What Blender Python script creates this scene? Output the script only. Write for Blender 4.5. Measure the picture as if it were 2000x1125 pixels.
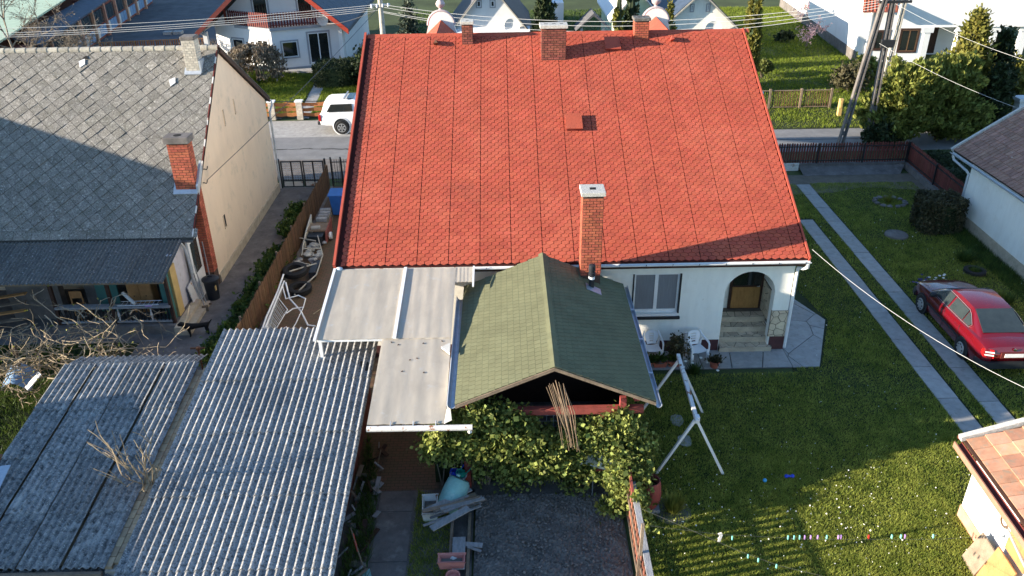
import bpy, math, random
import numpy as np
from mathutils import Vector, Matrix, Quaternion
random.seed(7); RNG = np.random.default_rng(11)
for o in list(bpy.data.objects): bpy.data.objects.remove(o)
S = bpy.context.scene; COL = S.collection
R = math.radians
# ---------------------------------------------------------------- camera
PITCH, YAW, ROLL = 0.49668, 0.00797, -0.0140
cam_d = bpy.data.cameras.new('camera'); cam = bpy.data.objects.new('camera', cam_d); COL.objects.link(cam)
cam_d.sensor_width = 36; cam_d.lens = 36*1588.6/2000; cam_d.clip_end = 2000
_f = Vector((math.sin(YAW)*math.cos(PITCH), math.cos(YAW)*math.cos(PITCH), -math.sin(PITCH)))
_r = Vector((math.cos(YAW), -math.sin(YAW), 0)); _u = _r.cross(_f)
_c, _s = math.cos(ROLL), math.sin(ROLL)
_r, _u = _c*_r+_s*_u, -_s*_r+_c*_u
cam.matrix_world = Matrix(((_r.x,_u.x,-_f.x,0),(_r.y,_u.y,-_f.y,0),(_r.z,_u.z,-_f.z,13.6),(0,0,0,1)))
S.camera = cam
# ---------------------------------------------------------------- light
SUN_AZ, SUN_EL = R(12), R(13.2)           # the light travels towards +x, a little towards +y
w = bpy.data.worlds.new('World'); S.world = w; w.use_nodes = True
wn = w.node_tree; wn.nodes.clear()
sky = wn.nodes.new('ShaderNodeTexSky'); sky.sky_type = 'NISHITA'; sky.sun_disc = False
sky.sun_elevation = SUN_EL; sky.sun_rotation = R(270)-SUN_AZ; sky.air_density = 1.0; sky.dust_density = 0.2; sky.ozone_density = 3.0
bg = wn.nodes.new('ShaderNodeBackground'); bg.inputs['Strength'].default_value = 0.115
wo = wn.nodes.new('ShaderNodeOutputWorld')
wn.links.new(sky.outputs[0], bg.inputs[0]); wn.links.new(bg.outputs[0], wo.inputs[0])
sd = bpy.data.lights.new('sun', 'SUN'); sd.energy = 5.0; sd.angle = R(0.5); sd.color = (1.0, 0.87, 0.70)
so = bpy.data.objects.new('sun', sd); COL.objects.link(so); so.location = (-30, -6, 25)
so.rotation_euler = Vector((math.cos(SUN_EL)*math.cos(SUN_AZ), math.cos(SUN_EL)*math.sin(SUN_AZ), -math.sin(SUN_EL))).to_track_quat('-Z','Y').to_euler()
S.view_settings.view_transform = 'Standard'; S.view_settings.look = 'None'; S.view_settings.exposure = 1.65; S.view_settings.gamma = 1
S.render.engine = 'CYCLES'
S.cycles.max_bounces = 6; S.cycles.transparent_max_bounces = 8
# ---------------------------------------------------------------- helpers
def V3(p): return Vector(p)
class MB:
    def __init__(s): s.v = []; s.f = []
    def add(s, vs, fs):
        b = len(s.v); s.v += [tuple(p) for p in vs]; s.f += [tuple(i+b for i in f) for f in fs]; return s
    def box(s, x0, x1, y0, y1, z0, z1):
        return s.add([(x0,y0,z0),(x1,y0,z0),(x1,y1,z0),(x0,y1,z0),(x0,y0,z1),(x1,y0,z1),(x1,y1,z1),(x0,y1,z1)],
            [(0,3,2,1),(4,5,6,7),(0,1,5,4),(1,2,6,5),(2,3,7,6),(3,0,4,7)])
    def obox(s, c, size, rz=0, M=None):
        M = M or Matrix.Rotation(rz, 3, 'Z'); c = V3(c); h = [k/2 for k in size]
        vs = [c + M @ Vector((sx*h[0], sy*h[1], sz*h[2])) for sx,sy,sz in ((-1,-1,-1),(1,-1,-1),(1,1,-1),(-1,1,-1),(-1,-1,1),(1,-1,1),(1,1,1),(-1,1,1))]
        return s.add(vs, [(0,3,2,1),(4,5,6,7),(0,1,5,4),(1,2,6,5),(2,3,7,6),(3,0,4,7)])
    def beam(s, p, q, w, h, up=(0,0,1)):
        p, q = V3(p), V3(q); d = (q-p).normalized(); sd = d.cross(V3(up))
        if sd.length < 1e-4: sd = d.cross(Vector((0,1,0)))
        sd.normalize(); u = sd.cross(d)
        vs = []
        for e in (p, q):
            for a, b in ((-1,-1),(1,-1),(1,1),(-1,1)): vs.append(e + sd*a*w/2 + u*b*h/2)
        return s.add(vs, [(0,1,2,3),(7,6,5,4),(0,4,5,1),(1,5,6,2),(2,6,7,3),(3,7,4,0)])
    def prism(s, poly, vec):
        n = len(poly); vec = V3(vec); a = [V3(p) for p in poly]; b = [p+vec for p in a]
        fs = [tuple(range(n-1,-1,-1)), tuple(range(n,2*n))] + [(i,(i+1)%n,n+(i+1)%n,n+i) for i in range(n)]
        return s.add(a+b, fs)
    def tube(s, pts, r, n=6, cap=True):
        pts = [V3(p) for p in pts]; m = len(pts)
        rs = r if isinstance(r,(list,tuple)) else [r]*m
        ref = Vector((0,0,1)); prev = None; vs = []
        for i,p in enumerate(pts):
            d = (pts[min(i+1,m-1)]-pts[max(i-1,0)])
            if d.length < 1e-9: d = Vector((0,0,1))
            d.normalize()
            if prev is None:
                a = d.cross(ref)
                if a.length < .05: a = d.cross(Vector((1,0,0)))
            else: a = prev - d*prev.dot(d)
            a.normalize(); prev = a; b = d.cross(a)
            for k in range(n):
                t = 2*math.pi*k/n; vs.append(p + (a*math.cos(t)+b*math.sin(t))*rs[i])
        fs = [(i*n+k, i*n+(k+1)%n, (i+1)*n+(k+1)%n, (i+1)*n+k) for i in range(m-1) for k in range(n)]
        if cap: fs += [tuple(range(n-1,-1,-1)), tuple(range((m-1)*n, m*n))]
        return s.add(vs, fs)
    def lathe(s, prof, c=(0,0,0), n=16, M=None, cap=True):
        c = V3(c); vs = []
        for r,z in prof:
            for k in range(n):
                t = 2*math.pi*k/n; p = Vector((r*math.cos(t), r*math.sin(t), z)); vs.append(c + (M @ p if M else p))
        m = len(prof)
        fs = [(i*n+k, i*n+(k+1)%n, (i+1)*n+(k+1)%n, (i+1)*n+k) for i in range(m-1) for k in range(n)]
        if cap: fs += [tuple(range(n-1,-1,-1)), tuple(range((m-1)*n, m*n))]
        return s.add(vs, fs)
    def grid(s, P):                       # rows of points -> quads
        m, n = len(P), len(P[0])
        return s.add([p for row in P for p in row], [(i*n+j, i*n+j+1, (i+1)*n+j+1, (i+1)*n+j) for i in range(m-1) for j in range(n-1)])
    def ico(s, c, r, j=.25, sq=(1,1,1)):
        t = 1.618; raw = [(-1,t,0),(1,t,0),(-1,-t,0),(1,-t,0),(0,-1,t),(0,1,t),(0,-1,-t),(0,1,-t),(t,0,-1),(t,0,1),(-t,0,-1),(-t,0,1)]
        M = Matrix.Rotation(random.uniform(0,6.28),3,'Z') @ Matrix.Rotation(random.uniform(0,6.28),3,'X')
        vs = []
        for p in raw:
            q = M @ (V3(p).normalized()*r*(1+random.uniform(-j,j))); vs.append((c[0]+q.x*sq[0], c[1]+q.y*sq[1], c[2]+q.z*sq[2]))
        return s.add(vs, [(0,11,5),(0,5,1),(0,1,7),(0,7,10),(0,10,11),(1,5,9),(5,11,4),(11,10,2),(10,7,6),(7,1,8),(3,9,4),(3,4,2),(3,2,6),(3,6,8),(3,8,9),(4,9,5),(2,4,11),(6,2,10),(8,6,7),(9,8,1)])
    def build(s, name, mat, parent=None, smooth=False, bevel=0):
        return build_mesh(name, np.array(s.v, float), s.f, mat, parent, smooth, bevel)
def wloc(o):
    l = Vector((0,0,0))
    while o is not None: l = l + o.location; o = o.parent
    return l
def set_smooth(me, ang=40):
    me.polygons.foreach_set('use_smooth', np.ones(len(me.polygons), bool))
    try: me.set_sharp_from_angle(angle=R(ang))
    except Exception: pass
def build_mesh(name, V, F, mat, parent=None, smooth=False, bevel=0):
    lo, hi = V.min(0), V.max(0); c = np.array([(lo[0]+hi[0])/2, (lo[1]+hi[1])/2, lo[2]])
    me = bpy.data.meshes.new(name); V = V-c
    if isinstance(F, np.ndarray):
        k = F.shape[1]; me.vertices.add(len(V)); me.vertices.foreach_set('co', V.astype(np.float32).ravel())
        me.loops.add(F.size); me.loops.foreach_set('vertex_index', F.astype(np.int32).ravel())
        me.polygons.add(len(F)); me.polygons.foreach_set('loop_start', np.arange(0,F.size,k,dtype=np.int32)); me.polygons.foreach_set('loop_total', np.full(len(F),k,np.int32))
        me.update(calc_edges=True)
    else: me.from_pydata(V.tolist(), [], F)
    if smooth: set_smooth(me, smooth if smooth is not True else 40)
    me.materials.append(M(mat) if isinstance(mat,str) else mat)
    o = bpy.data.objects.new(name, me); COL.objects.link(o)
    o.location = V3(c) - (wloc(parent) if parent else Vector((0,0,0)))
    if parent: o.parent = parent
    if bevel:
        b = o.modifiers.new('bevel','BEVEL'); b.width = bevel; b.segments = 2; b.limit_method = 'ANGLE'
    return o
def inst(me, name, parent, Mw):          # another object on shared mesh data, placed by its world matrix
    o = bpy.data.objects.new(name, me); COL.objects.link(o)
    o.parent = parent; o.matrix_basis = Matrix.Translation(-wloc(parent)) @ Mw if parent else Mw
    return o
def tag(o, label, cat, group=None):
    o['label'] = label; o['category'] = cat
    if group: o['group'] = group
    return o
def thing(name, label, cat, loc=(0,0,0), group=None):
    o = bpy.data.objects.new(name, None); COL.objects.link(o); o.location = loc; o.empty_display_size = .2
    return tag(o, label, cat, group)
def struct(o): o['kind'] = 'structure'; return o
def stuff(o): o['kind'] = 'stuff'; return o
def copy_tree(o, parent=None):
    c = o.copy(); COL.objects.link(c); c.parent = parent
    for ch in list(o.children): copy_tree(ch, c)
    return c
def clip(poly, a, b, c):                  # keep a*x+b*y<=c
    out = []; n = len(poly)
    for i in range(n):
        p, q = poly[i], poly[(i+1)%n]; dp = a*p[0]+b*p[1]-c; dq = a*q[0]+b*q[1]-c
        if dp <= 0: out.append(p)
        if dp*dq < 0:
            t = dp/(dp-dq); out.append((p[0]+(q[0]-p[0])*t, p[1]+(q[1]-p[1])*t))
    return out
def clip_rect(poly, x0, x1, y0, y1):
    for a in ((1,0,x1),(-1,0,-x0),(0,1,y1),(0,-1,-y0)):
        poly = clip(poly, *a)
        if len(poly) < 3: return []
    return poly
def area2(p): return abs(sum(p[i][0]*p[(i+1)%len(p)][1]-p[(i+1)%len(p)][0]*p[i][1] for i in range(len(p))))/2
def voronoi(x0, x1, y0, y1, cell, gap, seed=0, jit=.42):
    rr = random.Random(seed); nx = max(1,round((x1-x0)/cell)); ny = max(1,round((y1-y0)/cell)); pts = []
    for i in range(-1,nx+1):
        for j in range(-1,ny+1):
            pts.append((x0+(i+.5+rr.uniform(-jit,jit))*(x1-x0)/nx, y0+(j+.5+(.5 if i%2 else 0)*.5+rr.uniform(-jit,jit))*(y1-y0)/ny))
    out = []
    for p in pts:
        poly = [(x0,y0),(x1,y0),(x1,y1),(x0,y1)]
        for q in pts:
            if q is p: continue
            dx, dy = q[0]-p[0], q[1]-p[1]; d = math.hypot(dx,dy)
            if d > 4*cell: continue
            poly = clip(poly, dx/d, dy/d, (dx*(p[0]+q[0])/2+dy*(p[1]+q[1])/2)/d - gap/2)
            if len(poly) < 3: break
        if len(poly) >= 3 and area2(poly) > .0015: out.append(poly)
    return out
# ---------------------------------------------------------------- materials
MATS = {}
def M(n): return MATS[n]
def pm(name, col, var=.2, scale=2.0, rough=.85, bump=.0, bscale=30., rand=.0, col2=None, spots=None, metallic=0, spec=.3, detail=4, trans=0, streak=None, alpha=1):
    m = bpy.data.materials.new(name); m.use_nodes = True; t = m.node_tree; N = t.nodes; L = t.links
    b = N['Principled BSDF']; b.inputs['Roughness'].default_value = rough; b.inputs['Metallic'].default_value = metallic
    b.inputs['Specular IOR Level'].default_value = spec
    g = N.new('ShaderNodeNewGeometry')
    pos = g.outputs['Position']
    if streak:
        mp = N.new('ShaderNodeMapping'); L.new(pos, mp.inputs[0]); mp.inputs['Scale'].default_value = streak; npos = mp.outputs[0]
    else: npos = pos
    nz = N.new('ShaderNodeTexNoise'); nz.inputs['Scale'].default_value = scale; nz.inputs['Detail'].default_value = detail; nz.inputs['Roughness'].default_value = .65
    L.new(npos, nz.inputs['Vector'])
    rp = N.new('ShaderNodeValToRGB'); rp.color_ramp.elements[0].position = .3; rp.color_ramp.elements[1].position = .7
    c2 = col2 or col
    rp.color_ramp.elements[0].color = tuple(max(0,c*(1-var)) for c in col)+(1,)
    rp.color_ramp.elements[1].color = tuple(min(1,c*(1+var)) for c in c2)+(1,)
    L.new(nz.outputs[0], rp.inputs[0]); out = rp.outputs[0]
    if spots:
        for (sc, scol, lo, hi) in spots:
            n2 = N.new('ShaderNodeTexNoise'); n2.inputs['Scale'].default_value = sc; n2.inputs['Detail'].default_value = 5; n2.inputs['Roughness'].default_value = .7
            L.new(pos, n2.inputs['Vector'])
            mr = N.new('ShaderNodeMapRange'); mr.inputs[1].default_value = lo; mr.inputs[2].default_value = hi
            L.new(n2.outputs[0], mr.inputs[0])
            mx = N.new('ShaderNodeMix'); mx.data_type = 'RGBA'; L.new(mr.outputs[0], mx.inputs[0]); L.new(out, mx.inputs[6]); mx.inputs[7].default_value = tuple(scol)+(1,)
            out = mx.outputs[2]
    if rand:
        oi = N.new('ShaderNodeObjectInfo'); ad = N.new('ShaderNodeMath'); ad.operation = 'ADD'
        L.new(oi.outputs['Random'], ad.inputs[0]); L.new(g.outputs['Random Per Island'], ad.inputs[1])
        fr = N.new('ShaderNodeMath'); fr.operation = 'FRACT'; L.new(ad.outputs[0], fr.inputs[0])
        mr = N.new('ShaderNodeMapRange'); mr.inputs[3].default_value = 1-rand; mr.inputs[4].default_value = 1+rand; L.new(fr.outputs[0], mr.inputs[0])
        hs = N.new('ShaderNodeHueSaturation'); L.new(mr.outputs[0], hs.inputs['Value']); L.new(out, hs.inputs['Color'])
        mh = N.new('ShaderNodeMapRange'); mh.inputs[3].default_value = .5-.03*rand; mh.inputs[4].default_value = .5+.03*rand
        f2 = N.new('ShaderNodeMath'); f2.operation = 'MULTIPLY'; f2.inputs[1].default_value = 7.31; L.new(fr.outputs[0], f2.inputs[0])
        f3 = N.new('ShaderNodeMath'); f3.operation = 'FRACT'; L.new(f2.outputs[0], f3.inputs[0]); L.new(f3.outputs[0], mh.inputs[0]); L.new(mh.outputs[0], hs.inputs['Hue'])
        out = hs.outputs[0]
    L.new(out, b.inputs['Base Color'])
    if bump:
        bn = N.new('ShaderNodeTexNoise'); bn.inputs['Scale'].default_value = bscale; bn.inputs['Detail'].default_value = 6
        L.new(pos, bn.inputs['Vector']); bp = N.new('ShaderNodeBump'); bp.inputs['Strength'].default_value = bump; bp.inputs['Distance'].default_value = .02
        L.new(bn.outputs[0], bp.inputs['Height']); L.new(bp.outputs[0], b.inputs['Normal'])
    if trans:
        tr = N.new('ShaderNodeBsdfTranslucent'); L.new(out, tr.inputs[0]); ms = N.new('ShaderNodeMixShader'); ms.inputs[0].default_value = trans
        L.new(b.outputs[0], ms.inputs[1]); L.new(tr.outputs[0], ms.inputs[2]); L.new(ms.outputs[0], N['Material Output'].inputs[0])
    if alpha < 1: b.inputs['Alpha'].default_value = alpha
    MATS[name] = m; return m
# roofs
pm('red_shingle', (.41,.080,.045), .11, .9, .9, .5, 120, .075, spots=[(2.2,(.31,.06,.038),.56,.76),(.45,(.46,.115,.068),.5,.8),(.8,(.34,.075,.045),.58,.72)])
pm('red_joint', (.05,.010,.008), .2, 3, .95)
pm('red_paint', (.40,.075,.045), .12, 3, .7, .2, 60)
pm('red_paint_dark', (.17,.03,.025), .2, 3, .7)
pm('green_shingle', (.14,.145,.082), .12, 1.2, .92, .5, 140, .055, spots=[(1.1,(.16,.17,.10),.5,.8)])
pm('green_joint', (.035,.04,.028), .2, 3, .95)
pm('grey_tile', (.225,.21,.185), .3, 7, .9, .6, 60, .13, spots=[(3.5,(.16,.15,.125),.46,.64),(13,(.46,.44,.39),.54,.63),(26,(.075,.072,.065),.53,.60),(34,(.62,.60,.55),.60,.65)])
pm('grey_joint', (.05,.05,.048), .3, 5, .95)
pm('ridge_tile', (.33,.31,.26), .3, 8, .9, .4, 50, .2, spots=[(12,(.42,.28,.10),.60,.75)])
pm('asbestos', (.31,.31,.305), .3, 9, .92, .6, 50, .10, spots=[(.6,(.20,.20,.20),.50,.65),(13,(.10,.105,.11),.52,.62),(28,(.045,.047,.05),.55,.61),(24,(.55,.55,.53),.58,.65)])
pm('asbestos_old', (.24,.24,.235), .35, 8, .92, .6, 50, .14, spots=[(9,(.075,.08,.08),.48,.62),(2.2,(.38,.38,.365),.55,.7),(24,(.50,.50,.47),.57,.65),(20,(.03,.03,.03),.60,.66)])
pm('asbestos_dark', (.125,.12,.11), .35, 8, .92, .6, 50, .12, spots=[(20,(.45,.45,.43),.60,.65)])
pm('brown_tile', (.30,.17,.125), .22, 5, .85, .3, 60, .2, spots=[(9,(.62,.58,.54),.64,.70)])
pm('clay_tile', (.48,.24,.15), .2, 4, .8, .3, 60, .28, spots=[(6,(.33,.26,.19),.5,.68),(18,(.62,.52,.44),.66,.72)])
pm('far_tile', (.10,.10,.105), .25, 6, .9, .3, 40, .15)
pm('green_metal', (.44,.54,.38), .12, 2, .6, .2, 10)
pm('blue_metal', (.045,.065,.10), .25, 3, .6, .2, 20)
# masonry
pm('brick', (.38,.10,.055), .2, 6, .85, .4, 80, .22)
pm('brick_dark', (.22,.07,.05), .25, 6, .88, .4, 80, .25)
pm('brick_pale', (.52,.47,.39), .15, 6, .85, .3, 80, .14)
pm('brick_tan', (.40,.30,.19), .18, 6, .88, .4, 60, .18)
pm('mortar', (.075,.05,.04), .25, 10, .95, .3, 60)
pm('mortar_pale', (.40,.37,.32), .2, 10, .95, .3, 60)
pm('concrete', (.36,.35,.33), .2, 3, .9, .4, 40, 0, spots=[(5,(.24,.235,.22),.52,.75)])
pm('concrete_cap', (.48,.47,.43), .25, 14, .9, .5, 60, 0, spots=[(30,(.22,.21,.19),.58,.68)])
pm('concrete_dark', (.15,.135,.125), .3, 2, .92, .4, 40, 0, spots=[(3,(.24,.22,.20),.55,.72),(9,(.11,.105,.095),.58,.7)])
pm('path_slab', (.33,.325,.31), .14, 4, .92, .4, 50, .10, spots=[(6,(.22,.215,.19),.56,.75)])
pm('pole_concrete', (.40,.375,.32), .2, 5, .9, .3, 50)
pm('beige_wall', (.70,.555,.41), .05, 1.6, .92, .25, 60, 0, streak=(1,1,.35), spots=[(1.6,(.47,.40,.31),.55,.8),(5,(.40,.33,.24),.66,.8)])
pm('cream_wall', (.83,.82,.75), .06, 2.2, .92, .2, 70, 0, spots=[(2.1,(.74,.72,.64),.52,.8),(7,(.68,.65,.56),.64,.74)], streak=(1.6,1.6,.3))
pm('white_wall', (.74,.74,.73), .05, 1.2, .9, .15, 60, 0, spots=[(1.2,(.62,.62,.60),.6,.85)])
pm('grey_render', (.33,.34,.36), .10, 2, .9, .2, 60)
pm('lilac_wall', (.50,.48,.50), .12, 2, .9, .2, 50, 0, spots=[(3,(.36,.31,.24),.58,.72)])
pm('plinth', (.085,.035,.035), .2, 4, .85)
pm('flagstone', (.56,.46,.33), .16, 6, .8, .3, 40, .20)
pm('grout', (.17,.14,.11), .2, 6, .95)
pm('maroon_trim', (.13,.025,.02), .2, 4, .7)
pm('sandstone', (.45,.38,.28), .2, 4, .9, .3, 40)
# ground
pm('soil', (.13,.12,.11), .35, 3, .97, .8, 25, 0, spots=[(16,(.19,.175,.16),.58,.72)])
pm('clod', (.15,.14,.128), .3, 12, .97, .6, 60, .35)
pm('lawn', (.026,.036,.011), .35, 1.3, .97, .6, 40, 0, spots=[(.8,(.05,.048,.022),.6,.8),(3.5,(.013,.022,.007),.5,.75)])
pm('bare_earth', (.15,.125,.095), .25, 2.5, .97, .5, 30)
pm('asphalt', (.20,.20,.20), .16, 1.1, .93, .35, 90, 0, spots=[(.9,(.25,.245,.24),.5,.8),(2.7,(.14,.14,.14),.62,.72)])
pm('asphalt_dark', (.085,.09,.10), .25, .8, .93, .3, 60, 0, spots=[(.5,(.13,.13,.135),.5,.7)])
pm('country', (.055,.075,.025), .35, .3, .97, .5, 10)
pm('tar', (.03,.03,.03), .2, 4, .9)
def brick_mat(name, c1, c2, mort, w, h, rot=0):
    m = pm(name, c1, .2, 5, .92, .3, 50); t = m.node_tree; N = t.nodes; L = t.links; b = N['Principled BSDF']
    g = N.new('ShaderNodeNewGeometry'); mp = N.new('ShaderNodeMapping'); mp.inputs['Rotation'].default_value = (0,0,rot); L.new(g.outputs['Position'], mp.inputs[0])
    br = N.new('ShaderNodeTexBrick'); L.new(mp.outputs[0], br.inputs[0]); br.inputs['Scale'].default_value = 1
    br.inputs['Brick Width'].default_value = w; br.inputs['Row Height'].default_value = h; br.inputs['Mortar Size'].default_value = .008
    br.inputs['Color1'].default_value = c1+(1,); br.inputs['Color2'].default_value = c2+(1,); br.inputs['Mortar'].default_value = mort+(1,)
    src = b.inputs['Base Color'].links[0].from_socket
    mx = N.new('ShaderNodeMix'); mx.data_type = 'RGBA'; mx.inputs[0].default_value = .75; L.new(src, mx.inputs[6]); L.new(br.outputs[0], mx.inputs[7]); L.new(mx.outputs[2], b.inputs['Base Color'])
    return m
brick_mat('paving', (.15,.085,.058), (.105,.085,.052), (.045,.055,.028), .2, .1, 0.0)
# metals, wood, plastic
pm('white_paint', (.74,.74,.73), .06, 6, .5, 0, 1, 0, spots=[(9,(.60,.55,.48),.66,.76)], spec=.4)
pm('white_rusty', (.66,.64,.60), .08, 6, .55, .2, 40, 0, spots=[(5,(.30,.13,.06),.57,.63)])
pm('white_plastic', (.78,.79,.80), .03, 4, .35, spec=.5)
pm('galvanised', (.42,.47,.53), .12, 5, .38, 0, 1, metallic=.6)
pm('zinc', (.50,.53,.56), .15, 8, .45, 0, 1, metallic=.4)
pm('black_iron', (.02,.02,.022), .2, 6, .5, .1, 30, spec=.4)
pm('rusty_iron', (.16,.075,.04), .3, 12, .8, .3, 60)
pm('wood_grey', (.27,.27,.275), .22, 5, .9, .5, 40, .18, streak=(3,1,3))
pm('wood_old', (.21,.16,.115), .25, 5, .9, .5, 40, .25)
pm('picket_brown', (.105,.058,.03), .25, 6, .85, .4, 40, .30)
pm('picket_red', (.145,.040,.030), .2, 6, .8, .3, 40, .22)
pm('picket_orange', (.33,.13,.045), .18, 6, .7, .3, 40, .18)
pm('beam_red', (.27,.06,.05), .2, 5, .8, .3, 40, .12)
pm('wood_door', (.33,.17,.055), .22, 7, .65, .2, 40, streak=(2,2,.6))
pm('wood_dark', (.05,.025,.018), .25, 6, .7)
pm('wood_orange', (.44,.22,.085), .2, 5, .7, .3, 30, .1)
pm('teal_board', (.06,.17,.15), .15, 4, .75, .2, 30)
pm('ochre_board', (.52,.36,.14), .12, 4, .75, .2, 30)
pm('cane', (.22,.155,.10), .25, 10, .8, .2, 40, .3)
pm('dark_gap', (.012,.012,.012), .1, 3, .9)
pm('curtain', (.19,.20,.215), .15, 3, .85, .3, 30, streak=(22,1,.6))
pm('polycarbonate', (.72,.66,.56), .12, 1.0, .35, .15, 6, .06, spots=[(1.3,(.64,.58,.49),.52,.75),(3.5,(.74,.72,.68),.58,.72)], trans=.45, spec=.5, streak=(3,.5,1))
pm('pale_polymer', (.60,.58,.52), .1, 4, .5, .2, 30)
pm('glass_dark', (.015,.018,.018), .2, 3, .06, spec=.8)
pm('glass_grey', (.03,.04,.04), .2, 3, .08, spec=.8)
pm('rubber', (.018,.018,.019), .25, 8, .75, .3, 40)
pm('blue_bin', (.03,.13,.42), .1, 4, .45, spec=.4)
pm('black_plastic', (.022,.025,.03), .2, 5, .5, spec=.4)
pm('teal_barrel', (.20,.40,.38), .15, 5, .55, .2, 20, 0, spots=[(6,(.30,.47,.45),.55,.7)])
pm('red_barrel', (.24,.05,.045), .15, 5, .5, .1, 20, spec=.4)
pm('pink_plastic', (.50,.20,.17), .1, 5, .55)
pm('terracotta', (.33,.10,.065), .15, 6, .8, .2, 40)
pm('blue_plastic', (.02,.06,.50), .1, 5, .4)
pm('cyan_plastic', (.05,.30,.55), .1, 5, .4)
pm('green_plastic', (.02,.34,.26), .1, 5, .4)
pm('mint_plastic', (.25,.65,.55), .05, 5, .4)
pm('lilac_plastic', (.48,.28,.60), .05, 5, .4)
pm('red_plastic', (.55,.04,.03), .05, 5, .4)
pm('dog_fur', (.012,.010,.009), .3, 20, .8, .4, 80)
pm('dog_tan', (.20,.10,.045), .2, 20, .8)
pm('car_red', (.115,.003,.008), .05, 3, .22, spec=.6); MATS['car_red'].node_tree.nodes['Principled BSDF'].inputs['Coat Weight'].default_value = .7
pm('car_white', (.76,.77,.78), .02, 3, .25, spec=.6)
pm('chrome', (.6,.6,.6), .05, 5, .2, metallic=1)
pm('alloy', (.42,.43,.44), .08, 6, .4, metallic=.5)
pm('lamp_red', (.45,.01,.01), .05, 5, .2, spec=.7)
pm('lamp_clear', (.75,.70,.66), .05, 5, .2, spec=.7)
pm('plate_white', (.75,.75,.73), .06, 30, .5)
pm('tarp_blue', (.16,.27,.42), .15, 4, .5, .3, 20)
pm('cloth_pale', (.55,.55,.52), .12, 5, .85, .3, 30)
pm('cable', (.55,.55,.53), .05, 5, .6)
pm('cable_dark', (.08,.08,.085), .05, 5, .6)
pm('pale_pink', (.46,.38,.38), .1, 5, .8)
# plants
def leafm(name, a, b, rand=.45, trans=.25): return pm(name, a, .25, 2.0, .65, 0, 1, rand, col2=b, trans=trans, spec=.25)
leafm('grass_blade', (.215,.29,.042), (.32,.345,.07), .42, .45)
leafm('grass_far', (.14,.21,.018), (.19,.23,.03), .35, .45)
leafm('ivy', (.075,.120,.028), (.26,.29,.075), .55, .3)
leafm('thuja', (.055,.078,.018), (.10,.11,.025), .45, .2)
leafm('thuja_gold', (.11,.125,.022), (.17,.155,.032), .45, .25)
leafm('pine', (.12,.155,.03), (.21,.22,.05), .45, .28)
leafm('spruce', (.045,.065,.045), (.085,.10,.07), .4, .15)
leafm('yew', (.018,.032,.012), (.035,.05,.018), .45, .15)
leafm('hedge', (.050,.050,.022), (.08,.07,.035), .45, .15)
leafm('weed', (.045,.085,.018), (.085,.13,.025), .45, .3)
leafm('dry_leaf', (.13,.10,.07), (.22,.18,.13), .5, .2)
leafm('yellow_green', (.17,.20,.03), (.24,.24,.05), .35, .3)
leafm('petal_white', (.75,.76,.72), (.8,.8,.76), .08, .2)
leafm('petal_pink', (.60,.34,.36), (.72,.50,.50), .2, .2)
leafm('petal_violet', (.06,.05,.16), (.10,.08,.22), .2, .2)
pm('twig_pale', (.27,.215,.14), .25, 8, .85, .2, 50, .25)
pm('twig_grey', (.20,.165,.125), .25, 8, .9, .2, 50, .2)
pm('bark', (.09,.07,.05), .3, 8, .95, .5, 40)
pm('red_barge', (.42,.055,.03), .1, 4, .6)
pm('fence_brown', (.24,.095,.06), .2, 6, .85, .3, 40, .2)
# ================================================================ the setting
def sheet(name, poly, z, mat, d=.03):
    return struct(MB().prism([(x,y,z-d) for x,y in poly], (0,0,d)).build(name, mat))
def rect(x0,x1,y0,y1): return [(x0,y0),(x1,y0),(x1,y1),(x0,y1)]
struct(MB().add([(-600,-300,-.03),(600,-300,-.03),(600,900,-.03),(-600,900,-.03)],[(0,1,2,3)]).build('ground','country'))
sheet('road', rect(-120,120,38.95,42.55), .0, 'asphalt')
sheet('pavement', rect(-40,-3,42.55,45.6), .004, 'concrete')
sheet('verge', rect(12.4,40,42.55,46.3), .03, 'lawn')
sheet('verge', rect(-40,10,36.2,38.95), .0, 'concrete_dark')
sheet('lawn', [(2.95,6),(18.6,6),(18.6,34.6),(8.4,34.6),(8.4,19.2),(2.95,19.2)], .004, 'lawn')
sheet('bare_patch', [(12.2,35.6),(18.9,35.6),(18.9,29.8),(18.35,29.8),(18.2,33.6),(16,34.0),(14.5,33.4),(12.4,33.2)], .012, 'bare_earth', .006)
sheet('yard', [(-30,18.4),(-7.85,18.4),(-7.85,35.2),(-10.3,35.2),(-10.3,26),(-30,26)], .0, 'concrete_dark')
sheet('yard', rect(-30,-7.4,4,18.4), -.004, 'lawn')
sheet('earth', rect(-30,-11.6,18.4,21.9), .008, 'lawn', .006)
sheet('paving', rect(-7.85,-4.4,11,35.2), .004, 'paving')
sheet('paving', rect(-4.4,-1.55,14.95,20.9), .004, 'paving')
sheet('earth', rect(-4.4,-.85,5,14.95), .0, 'soil')
sheet('earth', rect(-1.55,2.95,14.7,20.9), .0, 'soil')
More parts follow.
